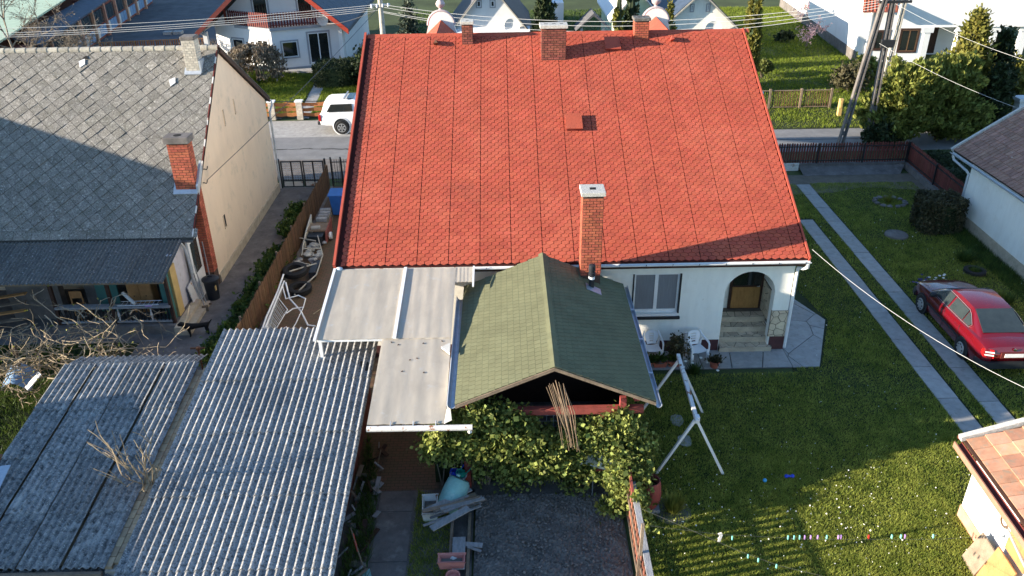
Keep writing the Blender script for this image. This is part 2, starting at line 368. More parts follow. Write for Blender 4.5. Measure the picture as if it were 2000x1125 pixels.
# concrete path of cast slabs, each slab a piece
def slabs(name, mat, base_poly, pieces, z=.03):
    b = struct(MB().prism([(x,y,-.02) for x,y in base_poly],(0,0,.026)).build(name,'soil'))
    for p in pieces:
        zz = z+random.uniform(-.004,.004)
        MB().prism([(x,y,.0) for x,y in p],(0,0,zz)).build('slab', mat, b)
    return b
def strip(x0a,x1a,x0b,x1b,y0,y1,step,seed):
    rr = random.Random(seed); ys=[y0]
    while ys[-1] < y1-.6: ys.append(min(y1, ys[-1]+step*rr.uniform(.85,1.15)))
    out=[]
    for a,b in zip(ys[:-1],ys[1:]):
        ta,tb=(a-y0)/(y1-y0),(b-.025-y0)/(y1-y0); L=lambda p,q,t:p+(q-p)*t; j=lambda: rr.uniform(-.012,.012)
        out.append([(L(x0a,x0b,ta)+j(),a),(L(x1a,x1b,ta)+j(),a),(L(x1a,x1b,tb)+j(),b-.025),(L(x0a,x0b,tb)+j(),b-.025)])
    return out
slabs('wheel_track','path_slab', [(11.8,12),(12.42,12),(12.62,30.5),(12.05,30.5)], strip(11.8,12.4,12.05,12.6,12,30.5,1.55,1))
slabs('wheel_track','path_slab', [(12.85,12),(13.45,12),(13.8,34.4),(13.2,34.4)], strip(12.85,13.42,13.2,13.78,12,34.4,1.5,2))
pv = voronoi(8.42,10.4,19.85,25.2,1.5,.025,5)
pv = [q for q in (clip(clip(p,2.64,-1.1,2.44),2.5,1,48.25) for p in pv) if len(q)>2]
slabs('terrace','path_slab', rect(2.9,8.4,19.86,20.85), [rect(2.92,4.1,19.87,20.84),rect(4.13,5.75,19.87,20.84),[(5.78,19.87),(6.6,19.87),(6.75,20.84),(5.78,20.84)],[(6.63,19.87),(7.5,19.87),(7.8,20.84),(6.78,20.84)],[(7.53,19.87),(8.4,19.87),(8.4,20.84),(7.83,20.84)]])
slabs('terrace','path_slab', [(8.41,19.86),(9.2,19.86),(9.5,20.55),(10.25,22.5),(9.3,24.95),(8.41,25.0)], pv)
slabs('garden_path','concrete_dark', [(-3.15,10),(-2.3,10),(-2.25,14.93),(-3.1,14.93)], strip(-2.95,-2.2,-3.1,-2.3,8,14.92,1.7,4), .02)
slabs('front_path','concrete', [(-13.9,46),(-12.8,46),(-11.7,57),(-12.6,57)], strip(-11.9,-11.2,-12.6,-11.9,46,57,2.4,9), .03)
# road crack and seam of tar
mb = MB()
pts=[(x,40.55+.05*math.sin(x*1.7)+random.uniform(-.06,.06)) for x in np.arange(-20,-5,.22)]
for (xa,ya),(xb,yb) in zip(pts[:-1],pts[1:]):
    wd=random.uniform(.02,.07); mb.add([(xa,ya-wd,.004),(xb,yb-wd,.004),(xb,yb+wd,.004),(xa,ya+wd,.004)],[(0,1,2,3)])
for pl in ([(-8.2,40.5),(-7.5,39.9),(-6.9,39.3)],[(-8.2,40.5),(-7.3,40.3),(-6.2,40.6)],[(14,40.9),(15.5,40.75),(17.5,40.8),(20,40.7)]):
    for (xa,ya),(xb,yb) in zip(pl[:-1],pl[1:]): mb.add([(xa,ya-.03,.004),(xb,yb-.03,.004),(xb,yb+.03,.004),(xa,ya+.03,.004)],[(0,1,2,3)])
struct(mb.build('road_crack','tar'))

# ================================================================ red-roofed house
RH = thing('red_roofed_house','cream house with a big red hexagonal shingle roof and tall brick chimney','house',(2,25,0))
EY, EZ, SL = 20.47, 3.31, R(26); X0, X1 = -4.80, 8.56; SLEN = 10.25
cS, sS = math.cos(SL), math.sin(SL)
def rp(u, v, h=0): return (u, EY+v*cS-h*sS, EZ+v*sS+h*cS)
RY, RZ = EY+SLEN*cS, EZ+SLEN*sS
WX0, WX1, WY = -4.45, 8.37, 20.85
AX0, AX1, ACZ = 6.42, 7.90, 1.96; AR = (AX1-AX0)/2; ACX=(AX0+AX1)/2
# front wall with a window opening and an arched porch
wl = MB()
WA=(3.72,5.08,1.36,2.68)
TH=.3
wl.box(WX0,WA[0],WY,WY+TH,0,3.36); wl.box(WA[0],WA[1],WY,WY+TH,0,WA[2]); wl.box(WA[0],WA[1],WY,WY+TH,WA[3],3.36); wl.box(WA[1],AX0,WY,WY+TH,0,3.36)
wl.box(AX1,WX1,WY,WY+TH,0,3.36)
na=16
for i in range(na):
    a0,a1=math.pi-math.pi*i/na, math.pi-math.pi*(i+1)/na
    p0=(ACX+AR*math.cos(a0),ACZ+AR*math.sin(a0)); p1=(ACX+AR*math.cos(a1),ACZ+AR*math.sin(a1))
    wl.prism([(p0[0],WY,p0[1]),(p1[0],WY,p1[1]),(p1[0],WY,3.36),(p0[0],WY,3.36)],(0,TH,0))
# porch recess, side and rear walls
wl.box(5.95,AX0,WY+TH,22.3,0,3.36); wl.box(8.02,WX1,WY+TH,22.3,.0,3.36); wl.box(5.95,8.02,22.2,22.3,0,3.4)
wl.box(WX1-.3,WX1,22.3,36,0,3.3); wl.box(WX0,WX0+.3,WY+TH,36,0,3.3); wl.box(WX0+.3,WX1-.3,35.7,36,0,4.4)
wl.prism([(WX1-.001,22.3,3.3),(WX1-.001,36,3.3),(WX1-.001,36,4.6),(WX1-.001,29.7,7.5)],(-.28,0,0)); wl.prism([(WX0+.001,21.2,3.3),(WX0+.001,36,3.3),(WX0+.001,36,4.6),(WX0+.001,29.7,7.5)],(.28,0,0))
wl.build('wall','cream_wall',RH)
pl=MB().box(WX0-.02,AX0-.02,WY-.025,WY+.01,0,.40).box(AX1+.04,WX1+.025,WY-.025,WY+.12,0,.48).box(WX1-.1,WX1+.025,WY+.12,35,0,.45); pl.build('plinth','plinth',RH)
# steps, each with its crazy paving
for i in range(4):
    y0=WY-.12+.30*i; z=.18*(i+1); y1=22.2 if i==3 else y0+.34
    st=MB().box(AX0+.01,8.01,y0,y1,z-.18+(.002 if i else 0),z).build('step','grout',RH); MB().box(AX0+.012,8.008,y0-.014,y0,z-.176,z+.006).build('riser','sandstone',st)
    for p in voronoi(AX0+.03,7.98,y0+.02,min(y0+.31,y1),.21,.022,40+i): MB().prism([(x,y,z-.002) for x,y in p],(0,0,.009)).build('paving_stone','flagstone',st)
# stone cladding on the pier
cl=MB().box(AX1-.02,WX1+.012,WY-.012,WY+.03,.48,1.38).box(WX1-.03,WX1+.012,WY+.03,WY+.34,.48,1.38).box(8.0,8.02,WY+.3,22.2,.6,1.75).build('cladding','grout',RH)
for p in voronoi(AX1-.01,WX1+.01,.49,1.37,.21,.022,60): MB().prism([(x,WY-.010,z) for x,z in p],(0,-.02,0)).build('cladding_stone','flagstone',cl)
for p in voronoi(WY+.31,22.18,.72,1.74,.25,.024,61): MB().prism([(8.002,y,z) for y,z in p],(-.016,0,0)).build('cladding_stone','flagstone',cl)
for p in voronoi(WY,WY+.33,.49,1.37,.2,.022,62): MB().prism([(WX1+.010,y,z) for y,z in p],(.018,0,0)).build('cladding_stone','flagstone',cl)
# door
dr=MB().box(6.95,7.98,22.14,22.19,.72,2.75).build('door','wood_dark',RH)
MB().box(7.03,7.90,22.10,22.142,.76,1.50).build('panel','wood_door',dr,bevel=.01); MB().box(7.03,7.90,22.11,22.142,1.56,2.68).build('pane','glass_dark',dr)
MB().tube([(7.85,22.09,1.55),(7.85,22.05,1.55),(7.76,22.05,1.55)],.012,6).build('handle','alloy',dr)
# window with curtains, shutter rails and sill
wi=MB()
a,b,c,d=WA
for bx in ((a,a+.07,c,d),(b-.07,b,c,d),(a+.07,b-.07,d-.07,d),(a+.07,b-.07,c,c+.10),((a+b)/2-.05,(a+b)/2+.05,c+.10,d-.07)): wi.box(bx[0],bx[1],WY+.08,WY+.14,bx[2],bx[3])
wi=wi.build('window','white_paint',RH)
for s0,s1 in ((a+.07,(a+b)/2-.05),((a+b)/2+.05,b-.07)):
    MB().box(s0,s1,WY+.10,WY+.112,c+.10,d-.07).build('pane','curtain',wi)
    P=[]
    for z in (c+.1,d-.07): P.append([(s0+(s1-s0)*t/24, WY+.17+.02*math.sin(t*1.9), z) for t in range(25)])
    MB().grid(P).build('curtain','curtain',wi)
MB().box(a,b,WY+.2,WY+.25,c,d).build('room_shade','dark_gap',wi)
MB().box(a-.03,a+.01,WY-.02,WY+.08,c,d).box(b-.01,b+.03,WY-.02,WY+.08,c,d).build('shutter_rail','black_iron',wi)
MB().box(a+.02,b-.02,WY-.03,WY+.08,c-.09,c-.002).build('sill','white_paint',RH); MB().box(a-.02,b+.06,WY-.09,WY,c-.17,c-.10).build('sill_ledge','black_iron',RH)
# roof deck (two slopes), shingles on the slope in view
rf=MB().prism([(X0,EY,EZ-.10),(X0,EY,EZ),(X0,RY,RZ),(X0,37.2,4.45),(X0,37.2,4.33),(X0,RY,RZ-.14)],(X1-X0,0,0)).build('roof','red_joint',RH)
hw, rowp, seam = .2225, .1292, .89
S0=-4.29
def hexpoly(cx,cy,g=.011):
    a_=hw/2-g*.75; h=rowp/.75-g
    return [(cx,cy+h/2),(cx-a_,cy+h/4),(cx-a_,cy-h/4),(cx,cy-h/2),(cx+a_,cy-h/4),(cx+a_,cy+h/4)]
def add_shingle(mb,poly,cy,dh):
    n=len(poly); top=[]; bot=[]
    for (u,v) in poly:
        h=.013-(v-cy)*.06+dh; top.append(rp(u,v,h)); bot.append(rp(u,v,-.002))
    mb.add(top+bot,[tuple(range(n))]+[(i,n+i,n+(i+1)%n,(i+1)%n) for i in range(n)])
rest=MB(); nparts=0; rr=random.Random(3)
for k in range(80):
    cy=.05+k*rowp
    j0=int((X0-S0)/hw)-2
    for j in range(j0,j0+66):
        cx=S0+hw/2+j*hw+(hw/2 if k%2 else 0)
        po=hexpoly(cx,cy)
        # split on the joint between two strips
        sm=S0+round((cx-S0)/seam)*seam
        cand=[clip(po,1,0,sm-.013),clip(po,-1,0,-sm-.013)] if abs(cx-sm)<hw/2-.02 else [po]
        for p in cand:
            if len(p)<3: continue
            p=clip_rect(p,X0+.16,X1-.04,-.03,SLEN-.02)
            if len(p)<3 or area2(p)<.002: continue
            dh=rr.uniform(-.001,.0035)
            if nparts<300:
                m1=MB(); add_shingle(m1,p,cy,dh); m1.build('shingle','red_shingle',rf); nparts+=1
            else: add_shingle(rest,p,cy,dh)
o=stuff(rest.build('shingle_field','red_shingle',rf))
# ridge capping and verges
for i,x in enumerate(np.arange(X0+.05,X1-.2,.45)):
    MB().prism([(x,RY-.17,RZ-.075),(x,RY-.0,RZ+.028),(x,RY+.17,RZ-.05),(x,RY,RZ+.012)],(.46,0,0)).build('ridge_cap','red_shingle',rf)
MB().prism([rp(X0-.05,-.05,-.14),rp(X0-.05,-.05,.11),rp(X0-.05,SLEN+.02,.11),rp(X0-.05,SLEN+.02,-.14)],(.07,0,0)).build('verge_board','red_paint',rf)
MB().prism([rp(X1-.01,-.05,-.16),rp(X1-.01,-.05,.045),rp(X1-.01,SLEN+.02,.045),rp(X1-.01,SLEN+.02,-.16)],(.05,0,0)).build('verge_board','red_paint',rf)
MB().box(X0+.02,X1-.01,EY+.0,EY+.06,EZ-.26,EZ-.09).build('fascia','wood_dark',rf)
# soffit under the eave
MB().box(X0+.05,X1-.02,EY+.06,WY,EZ-.11,EZ-.07).build('soffit','white_paint',rf)
# gutter in lengths with brackets
def gutter(p,q,r,mat,parent,n=8,name='gutter'):
    p,q=V3(p),V3(q); d=(q-p).normalized(); s=d.cross(Vector((0,0,1))).normalized(); mb=MB(); out=[]
    P=[]
    for e in (p,q):
        row=[e+s*(r*math.cos(math.pi+math.pi*k/n))+Vector((0,0,r*math.sin(math.pi+math.pi*k/n))) for k in range(n+1)]
        row+=[e+s*((r-.01)*math.cos(2*math.pi-math.pi*k/n))+Vector((0,0,(r-.01)*math.sin(2*math.pi-math.pi*k/n))) for k in range(n+1)]
        P.append(row+[row[0]])
    mb.grid(P); return mb.build(name,mat,parent)
gt=gutter((X0+.1,EY-.06,EZ-.10),(-.9,EY-.06,EZ-.10),.065,'white_rusty',RH)
gt=gutter((-.88,EY-.06,EZ-.10),(X1+.05,EY-.06,EZ-.09),.065,'white_paint',RH)
for x in np.arange(X0+.5,X1,.75): MB().tube([(x,EY+.03,EZ-.07),(x,EY-.02,EZ-.16),(x,EY-.08,EZ-.17),(x,EY-.13,EZ-.08)],.012,5).build('bracket','black_iron',gt)
MB().tube([(X1-.02,EY-.06,EZ-.14),(X1+.0,EY-.02,EZ-.30),(X1-.03,EY+.15,EZ-.42),(WX1+.07,WY-.04,EZ-.5),(WX1+.07,WY-.02,EZ-.7),(WX1+.07,WY-.02,.1)],.05,8).build('downpipe','white_paint',RH,smooth=True)
MB().lathe([(.02,0),(.10,.03),(.10,.12),(.07,.14)],(X0+.12,EY-.08,EZ-.16),10).build('hopper','white_paint',RH,smooth=True)
# brick stacks
def stack(name,x0,x1,y0,y1,z0,z1,parent,bm,mm,bw=.21,bh=.075,g=.018,faces='FLR',proud=.008,slope=None,limit=300):
    core=MB().box(x0+.003,x1-.003,y0+.003,y1-.003,z0,z1).build(name,mm,parent)
    meshes={}
    def bmesh_for(l,axis):
        k=(round(l,3),axis)
        if k not in meshes:
            mb=MB(); 
            if axis=='x': mb.box(-l/2,l/2,-proud,.01,-(bh-g)/2,(bh-g)/2)
            else: mb.box(-proud,.01,-l/2,l/2,-(bh-g)/2,(bh-g)/2)
            me=bpy.data.meshes.new('brick'); me.from_pydata(mb.v,[],mb.f); me.materials.append(M(bm)); meshes[k]=me
        return meshes[k]
    rows=int((z1-z0)/bh); cnt=0
    for r_ in range(rows-1,-1,-1):
        z=z0+(r_+.5)*bh
        for F in faces:
            a,b=(x0,x1) if F in 'FB' else (y0,y1)
            n=max(1,round((b-a)/bw)); L=(b-a)/n; edges=[a+i*L for i in range(n+1)]
            if r_%2: edges=[a]+[a+(i+.5)*L for i in range(n)]+[b]
            for e0,e1 in zip(edges[:-1],edges[1:]):
                c=(e0+e1)/2; l=e1-e0-g
                if slope and z+bh < slope(c if F in 'LR' else (y0 if F=='F' else y1)): continue
                if cnt>=limit: return core
                if F=='F': mw=Matrix.Translation((c,y0,z))
                elif F=='B': mw=Matrix.Translation((c,y1,z)) @ Matrix.Rotation(math.pi,4,'Z')
                elif F=='L': mw=Matrix.Translation((x0,c,z))
                else: mw=Matrix.Translation((x1,c,z)) @ Matrix.Rotation(math.pi,4,'Z')
                inst(bmesh_for(l,'x' if F in 'FB' else 'y'),'brick',core,mw); cnt+=1
    return core
def cap_stone(x0,x1,y0,y1,z,h,holes,mat,parent,o=.05):
    c=MB().box(x0-o,x1+o,y0-o,y1+o,z,z+h).build('cap',mat,parent,bevel=.012)
    for hx,hy,w_,d_ in holes: MB().box(hx-w_/2,hx+w_/2,hy-d_/2,hy+d_/2,z+h-.01,z+h+.003).build('flue','dark_gap',c)
rz=lambda y: EZ+(y-EY)*math.tan(SL)
k=stack('chimney',2.04,2.58,19.68,20.22,0,5.60,RH,'brick','mortar',.185,.078); cap_stone(2.04,2.58,19.68,20.22,5.60,.11,[(2.31,19.95,.16,.16)],'concrete_cap',k)
k=stack('chimney',1.35,2.18,28.30,28.78,6.85,8.20,RH,'brick_dark','mortar',.21,.078,slope=rz); cap_stone(1.35,2.18,28.30,28.78,8.20,.11,[(1.50,28.54,.12,.07),(1.77,28.54,.12,.07),(2.03,28.54,.12,.07)],'concrete_cap',k,.06)
k=stack('chimney',-1.385,-1.015,29.13,29.55,7.25,8.22,RH,'brick_dark','mortar',.185,.078,slope=rz); cap_stone(-1.385,-1.015,29.13,29.55,8.22,.10,[(-1.2,29.34,.10,.06)],'concrete_cap',k)
k=stack('chimney',4.66,5.15,29.26,29.72,7.25,8.22,RH,'brick','mortar',.165,.078,slope=rz); cap_stone(4.66,5.15,29.26,29.72,8.22,.10,[(4.84,29.5,.10,.08),(4.98,29.5,.08,.08)],'asbestos_dark',k)
# roof hatches
for hx0,hx1,v0,v1,hh in ((2.02,2.50,5.24,5.88,.13),(3.61,4.10,9.18,9.78,.10)):
    h=MB().prism([rp(hx0,v0,0),rp(hx1,v0,0),rp(hx1,v1,0),rp(hx0,v1,0)],Vector((0,-sS,cS))*hh).build('roof_hatch','red_paint_dark',rf)
    MB().prism([rp(hx0-.03,v0-.04,hh),rp(hx1+.02,v0-.04,hh),rp(hx1+.02,v1+.02,hh),rp(hx0-.03,v1+.02,hh)],Vector((0,-sS,cS))*.03).build('hatch_lid','red_shingle',h)
# little iron snow guards near the ridge
for x in (-2.31,5.95):
    MB().prism([rp(x-.07,9.62,.02),rp(x+.07,9.66,.02),rp(x,9.86,.02)],Vector((0,-.2,.1))).build('snow_guard','rusty_iron' if x<0 else 'red_paint',rf)
# street-side wings: small gabled roofs and curved parapets with finials
for cx in (-2.55,6.5):
    MB().prism([(cx-1.5,32.0,5.9),(cx,32.0,7.25),(cx+1.5,32.0,5.9)],(0,3.5,0)).build('wing_roof','red_shingle',RH)
    pr=[(cx-1.3,35.5,4.6),(cx-1.3,35.5,6.2),(cx-.75,35.5,6.45),(cx-.62,35.5,6.75),(cx-.55,35.5,7.0)]
    pr+=[(cx+.53*math.cos(math.pi-math.pi*i/14),35.5,7.03+.55*math.sin(math.pi*i/14)) for i in range(15)]
    pr+=[(cx+.55,35.5,7.0),(cx+.62,35.5,6.75),(cx+.75,35.5,6.45),(cx+1.3,35.5,6.2),(cx+1.3,35.5,4.6)]
    pa=MB().prism(pr[::-1],(0,.25,0)).build('parapet','cream_wall',RH)
    MB().tube([(cx+.56*math.cos(math.pi-math.pi*i/14),35.55,7.03+.58*math.sin(math.pi*i/14)) for i in range(15)],.06,6).build('coping','pale_pink',pa,smooth=True)
    MB().lathe([(.13,0),(.09,.08),(.07,.14),(.17,.22),(.20,.32),(.15,.42),(.06,.5),(.04,.62),(.0,.7)],(cx,35.62,7.56),12).build('finial','pale_pink',pa,smooth=True)
# ================================================================ grey-roofed house
GH = thing('grey_roofed_house','beige house with a grey diamond-tiled roof and an open porch','house',(-14,29,0))
GX0, GX1 = -19.6, -10.22
gE=(24.24,2.52); gR=(29.87,7.43); gB=(35.1,4.15)
gs=math.atan2(gR[1]-gE[1],gR[0]-gE[0]); cg,sg=math.cos(gs),math.sin(gs); GLEN=math.hypot(gR[1]-gE[1],gR[0]-gE[0])
def gp(u,v,h=0): return (u, gE[0]+v*cg-h*sg, gE[1]+v*sg+h*cg)
# gable wall
MB().prism([(GX1-.02,25.9,0),(GX1-.02,34.75,0),(GX1-.02,34.75,4.2),(GX1-.02,29.87,7.25),(GX1-.02,25.9,3.8)],(-.3,0,0)).build('wall','beige_wall',GH)
MB().box(GX0+.3,GX1-.33,34.45,34.75,0,4.2).box(GX0+.3,GX1-.33,25.6,25.9,0,3.4).build('wall','beige_wall',GH)
MB().prism([(GX1-.03,25.9,0),(GX1-.03,34.76,0),(GX1-.03,34.76,.38),(GX1-.03,25.9,.32)],(.07,0,0)).build('plinth','sandstone',GH)
for y,z,h,w_ in ((27.45,1.5,.45,.22),(29.37,4.75,.55,.10),(30.72,4.8,.52,.10)):
    wn_=MB().box(GX1-.03,GX1-.014,y-w_/2,y+w_/2,z,z+h).build('vent_slot','dark_gap',GH); MB().box(GX1-.02,GX1+.01,y-w_/2-.03,y-w_/2,z-.03,z+h+.02).box(GX1-.02,GX1+.01,y-w_/2-.03,y+w_/2+.03,z-.05,z-.01).build('frame','beige_wall',wn_)
# wall brackets and wire clamps
for y,z in ((26.35,4.12),(26.1,3.72)): MB().tube([(GX1,y,z),(GX1+.05,y,z),(GX1+.09,y+.05,z-.04),(GX1+.09,y+.14,z-.03),(GX1+.09,y+.2,z+.03)],.018,6).build('wire_bracket','black_iron',GH)
# roof
gr=MB().prism([(GX0,gE[0],gE[1]-.1),(GX0,gE[0],gE[1]),(GX0,gR[0],gR[1]),(GX0,gB[0],gB[1]),(GX0,gB[0],gB[1]-.1),(GX0,gR[0],gR[1]-.14)],(GX1-GX0+.04,0,0)).build('roof','grey_joint',GH)
T=.352; half=T/math.sqrt(2); fm=None; cnt=0; restg=MB(); rr=random.Random(8)
def tile_poly(cx,cy,k=.960): return [(cx+half*k,cy),(cx,cy+half*k),(cx-half*k,cy),(cx,cy-half*k)]
cands=[]
nv=int(GLEN/half)+2
for j in range(-1,nv):
    for i in range(0,22):
        cx=GX1+.02-i*2*half-(half if j%2 else 0); cy=j*half
        if cx<-18.9: continue
        p=clip_rect(tile_poly(cx,cy),GX0+.01,GX1+.02,.34,GLEN-.05)
        if len(p)>2 and area2(p)>.004: cands.append((cx,cy,p))
for cx,cy,p in cands:
    n=len(p); tx,ty=rr.gauss(0,.020),rr.gauss(0,.016); dh=rr.uniform(0,.009); lift=.035 if rr.random()<.02 else 0
    top=[gp(u,v,.024+dh+((u-cx)-(v-cy))*.015+(u-cx)*tx+(v-cy)*ty-(v-cy)*lift) for u,v in p]; bot=[gp(u,v,-.002) for u,v in p]
    m1=MB().add(top+bot,[tuple(range(n))]+[(i,n+i,n+(i+1)%n,(i+1)%n) for i in range(n)])
    if cnt<298 and cx<GX1+.3: m1.build('tile','grey_tile',gr); cnt+=1
    else: restg.add(m1.v,m1.f)
stuff(restg.build('tile_field','grey_tile',gr))
for x in np.arange(GX1-.42,-19,-.60): 
    p=[gp(x,.02,.012),gp(x+.585,.02,.012),gp(x+.585,.33,.020),gp(x,.33,.020)]; MB().prism(p,Vector((0,-sg,cg))*.012).build('eave_tile','grey_tile',gr)
for x in np.arange(GX1-.34,-19.3,-.38):
    P=[]
    for xx,rr_ in ((x,.125),(x+.40,.14)): P.append([(xx,gR[0]+rr_*math.cos(t),gR[1]-.03+.85*rr_*math.sin(t)) for t in np.linspace(math.pi+.3,-.3,8)])
    MB().grid(P).build('ridge_tile','ridge_tile',gr,smooth=60)
# verge: row of white and brown metal caps, barge on the far slope
for i,v in enumerate(np.arange(.05,GLEN-.1,.28)):
    MB().prism([gp(GX1+.005,v,-.05),gp(GX1+.005,v+.27,-.05),gp(GX1+.005,v+.27,.035),gp(GX1+.005,v,.035)],(.035,0,0)).build('verge_cap','white_rusty' if i%3==0 else 'maroon_trim',gr)
MB().prism([(GX1+.03,gR[0]+.05,gR[1]-.02),(GX1+.03,gB[0]+.05,gB[1]-.0),(GX1+.03,gB[0]+.05,gB[1]-.17),(GX1+.03,gR[0]+.05,gR[1]-.20)],(.06,0,0)).build('barge_board','wood_dark',gr)
MB().prism([(GX1-.5,gR[0]+.05,gR[1]-.02),(GX1-.5,gB[0]+.08,gB[1]+.02),(GX1+.10,gB[0]+.08,gB[1]+.02),(GX1+.10,gR[0]+.05,gR[1]-.02)],(0,0,.03)).build('verge_cap','asbestos_dark',gr)
MB().tube([(GX1-3,gB[0]+.12,gB[1]-.12),(GX1+.12,gB[0]+.12,gB[1]-.12),(GX1+.14,gB[0]+.05,gB[1]-.3),(GX1+.08,gB[0]-.25,gB[1]-.55),(GX1+.06,gB[0]-.3,.1)],.045,7).build('downpipe','zinc',GH)
# two white replacement patches
for cx,cy in ((-14.92,6.86),(-11.62,6.02)):
    MB().prism([gp(u,v,.045) for u,v in [(cx-.02,cy-.2),(cx+.14,cy-.06),(cx+.10,cy+.16),(cx-.10,cy+.06)]],Vector((0,-sg,cg))*.015).build('roof_patch','white_paint',gr)
MB().prism([gp(-14.93,7.05,.03),gp(-14.68,7.02,.03),gp(-14.80,7.16,.03)],Vector((0,-sg,cg))*.02).build('missing_tile_gap','dark_gap',gr)
gz=lambda y: gE[1]+(y-gE[0])*math.tan(gs)
k=stack('chimney',-10.92,-10.24,25.50,25.92,0,5.30,GH,'brick','mortar',.225,.088,faces='FR',limit=320)
cp=MB().box(-10.99,-10.17,25.43,25.99,5.30,5.52).build('cap','concrete_dark',k,bevel=.02); MB().lathe([(.13,5.50),(.13,5.525)],(-10.58,25.70,0),14).build('flue','dark_gap',cp)
MB().prism([gp(-11.0,1.58,.03),gp(-10.20,1.58,.03),gp(-10.20,1.98,.05),gp(-11.0,1.98,.05)],Vector((0,-sg,cg))*.05).prism([(-10.23,25.45,3.55),(-10.23,26.15,4.2),(-10.23,26.15,4.5),(-10.23,25.45,3.85)],(.07,0,0)).build('flashing','zinc',k)
k=stack('chimney',-11.14,-10.67,29.02,29.46,6.55,7.85,GH,'brick_pale','mortar_pale',.155,.085,faces='FR',slope=gz)
MB().box(-11.16,-10.65,29.0,29.48,7.85,7.98).build('cap','concrete_dark',k,bevel=.03); MB().prism([gp(-11.20,6.28,.03),gp(-10.62,6.28,.03),gp(-10.62,6.55,.05),gp(-11.20,6.55,.05)],Vector((0,-sg,cg))*.05).box(-10.66,-10.60,29.0,29.55,6.6,7.15).build('flashing','zinc',k)
# gutter along the eave
gutter((GX0+.3,gE[0]-.06,gE[1]-.07),(GX1+.02,gE[0]-.06,gE[1]-.07),.055,'asbestos_dark',GH)
# corrugated sheet: profile swept along the fall, closed with a small thickness
def corrugated(x0,x1,pitch,amp,pa,pb,th=.008,ph=0,seg=8):
    n=max(2,int((x1-x0)/pitch*seg)); xs=[x0+(x1-x0)*i/n for i in range(n+1)]
    f=lambda x: amp*math.cos(2*math.pi*(x-ph)/pitch)
    P=[]
    for (y,z) in (pa,pb):
        P.append([(x,y,z+f(x)) for x in xs]+[(x,y,z+f(x)-th) for x in reversed(xs)]+[(xs[0],y,z+f(xs[0]))])
    m=MB().grid(P); k=2*(n+1)+1
    for base in (0,k):
        fs=[(base+i,base+i+1,base+2*n-i,base+2*n+1-i) for i in range(n)]
        m.f+= [tuple(reversed(q)) for q in fs] if base else fs
    return m
prf=MB().beam((GX0,24.15,2.40),(-10.6,24.15,2.40),.08,.1).beam((GX0,22.35,1.92),(-10.6,22.35,1.92),.08,.1).build('porch_roof','wood_old',GH)
for i,x in enumerate(np.arange(-10.52,-19.5,-1.06)):
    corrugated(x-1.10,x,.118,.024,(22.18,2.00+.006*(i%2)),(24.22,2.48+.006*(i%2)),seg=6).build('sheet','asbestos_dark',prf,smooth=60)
# porch: low wall, balustrade, posts, boards and the room behind
MB().box(-14.5,-10.6,22.42,25.6,0,.30).build('porch_floor','concrete_dark',GH)
MB().box(-10.6,-10.1,22.3,24.3,0,.14).box(-10.6,-10.35,22.3,24.2,.14,.28).build('porch_step','sandstone',GH)
bl=MB().box(-14.3,-12.55,22.50,22.72,.90,.97).box(-12.50,-10.66,22.50,22.72,.90,.97).box(-14.3,-10.66,22.56,22.66,.36,.41).build('balustrade','wood_grey',GH)
mbl=MB().lathe([(.022,.41),(.030,.50),(.045,.60),(.026,.72),(.020,.80),(.030,.90)],(0,0,0),6)
me=bpy.data.meshes.new('baluster'); me.from_pydata(mbl.v,[],mbl.f); me.materials.append(M('black_iron')); me2=me.copy(); me2.materials.clear(); me2.materials.append(M('white_rusty'))
for i,x in enumerate(np.arange(-14.2,-10.7,.13)): inst(me2 if i in (14,22) else me,'baluster',bl,Matrix.Translation((x,22.61,0)))
for x in (-14.3,-12.52,-10.66): MB().box(x-.05,x+.05,22.56,22.66,.3,1.95).build('post','wood_dark',GH)
MB().box(-10.76,-10.70,22.68,23.25,.30,1.95).build('side_board','teal_board',GH); MB().box(-10.70,-10.62,23.0,23.42,.26,2.05).build('side_board','ochre_board',GH)
MB().box(-10.85,-10.68,23.42,24.45,0,2.3).build('porch_wall','lilac_wall',GH)
MB().box(-13.35,-12.65,23.4,23.46,.30,1.9).build('side_board','teal_board',GH); MB().box(-11.02,-10.80,22.9,22.95,.30,1.9).build('side_board','teal_board',GH)
MB().box(-16.3,-14.6,23.5,23.8,0,1.9).build('porch_wall','concrete_dark',GH); MB().box(-13.75,-13.35,23.5,23.7,.3,1.9).build('porch_wall','concrete_dark',GH)
MB().box(-10.60,-10.52,24.5,25.45,0,2.35).build('side_door','white_paint',GH); MB().box(-10.522,-10.505,24.65,25.25,1.0,2.1).build('side_door_pane','glass_grey',GH)
MB().tube([(-10.66,24.22,2.42),(-10.58,24.3,2.2),(-10.55,24.35,1.8),(-10.52,24.4,.1)],.045,8).build('downpipe','zinc',GH,smooth=True)
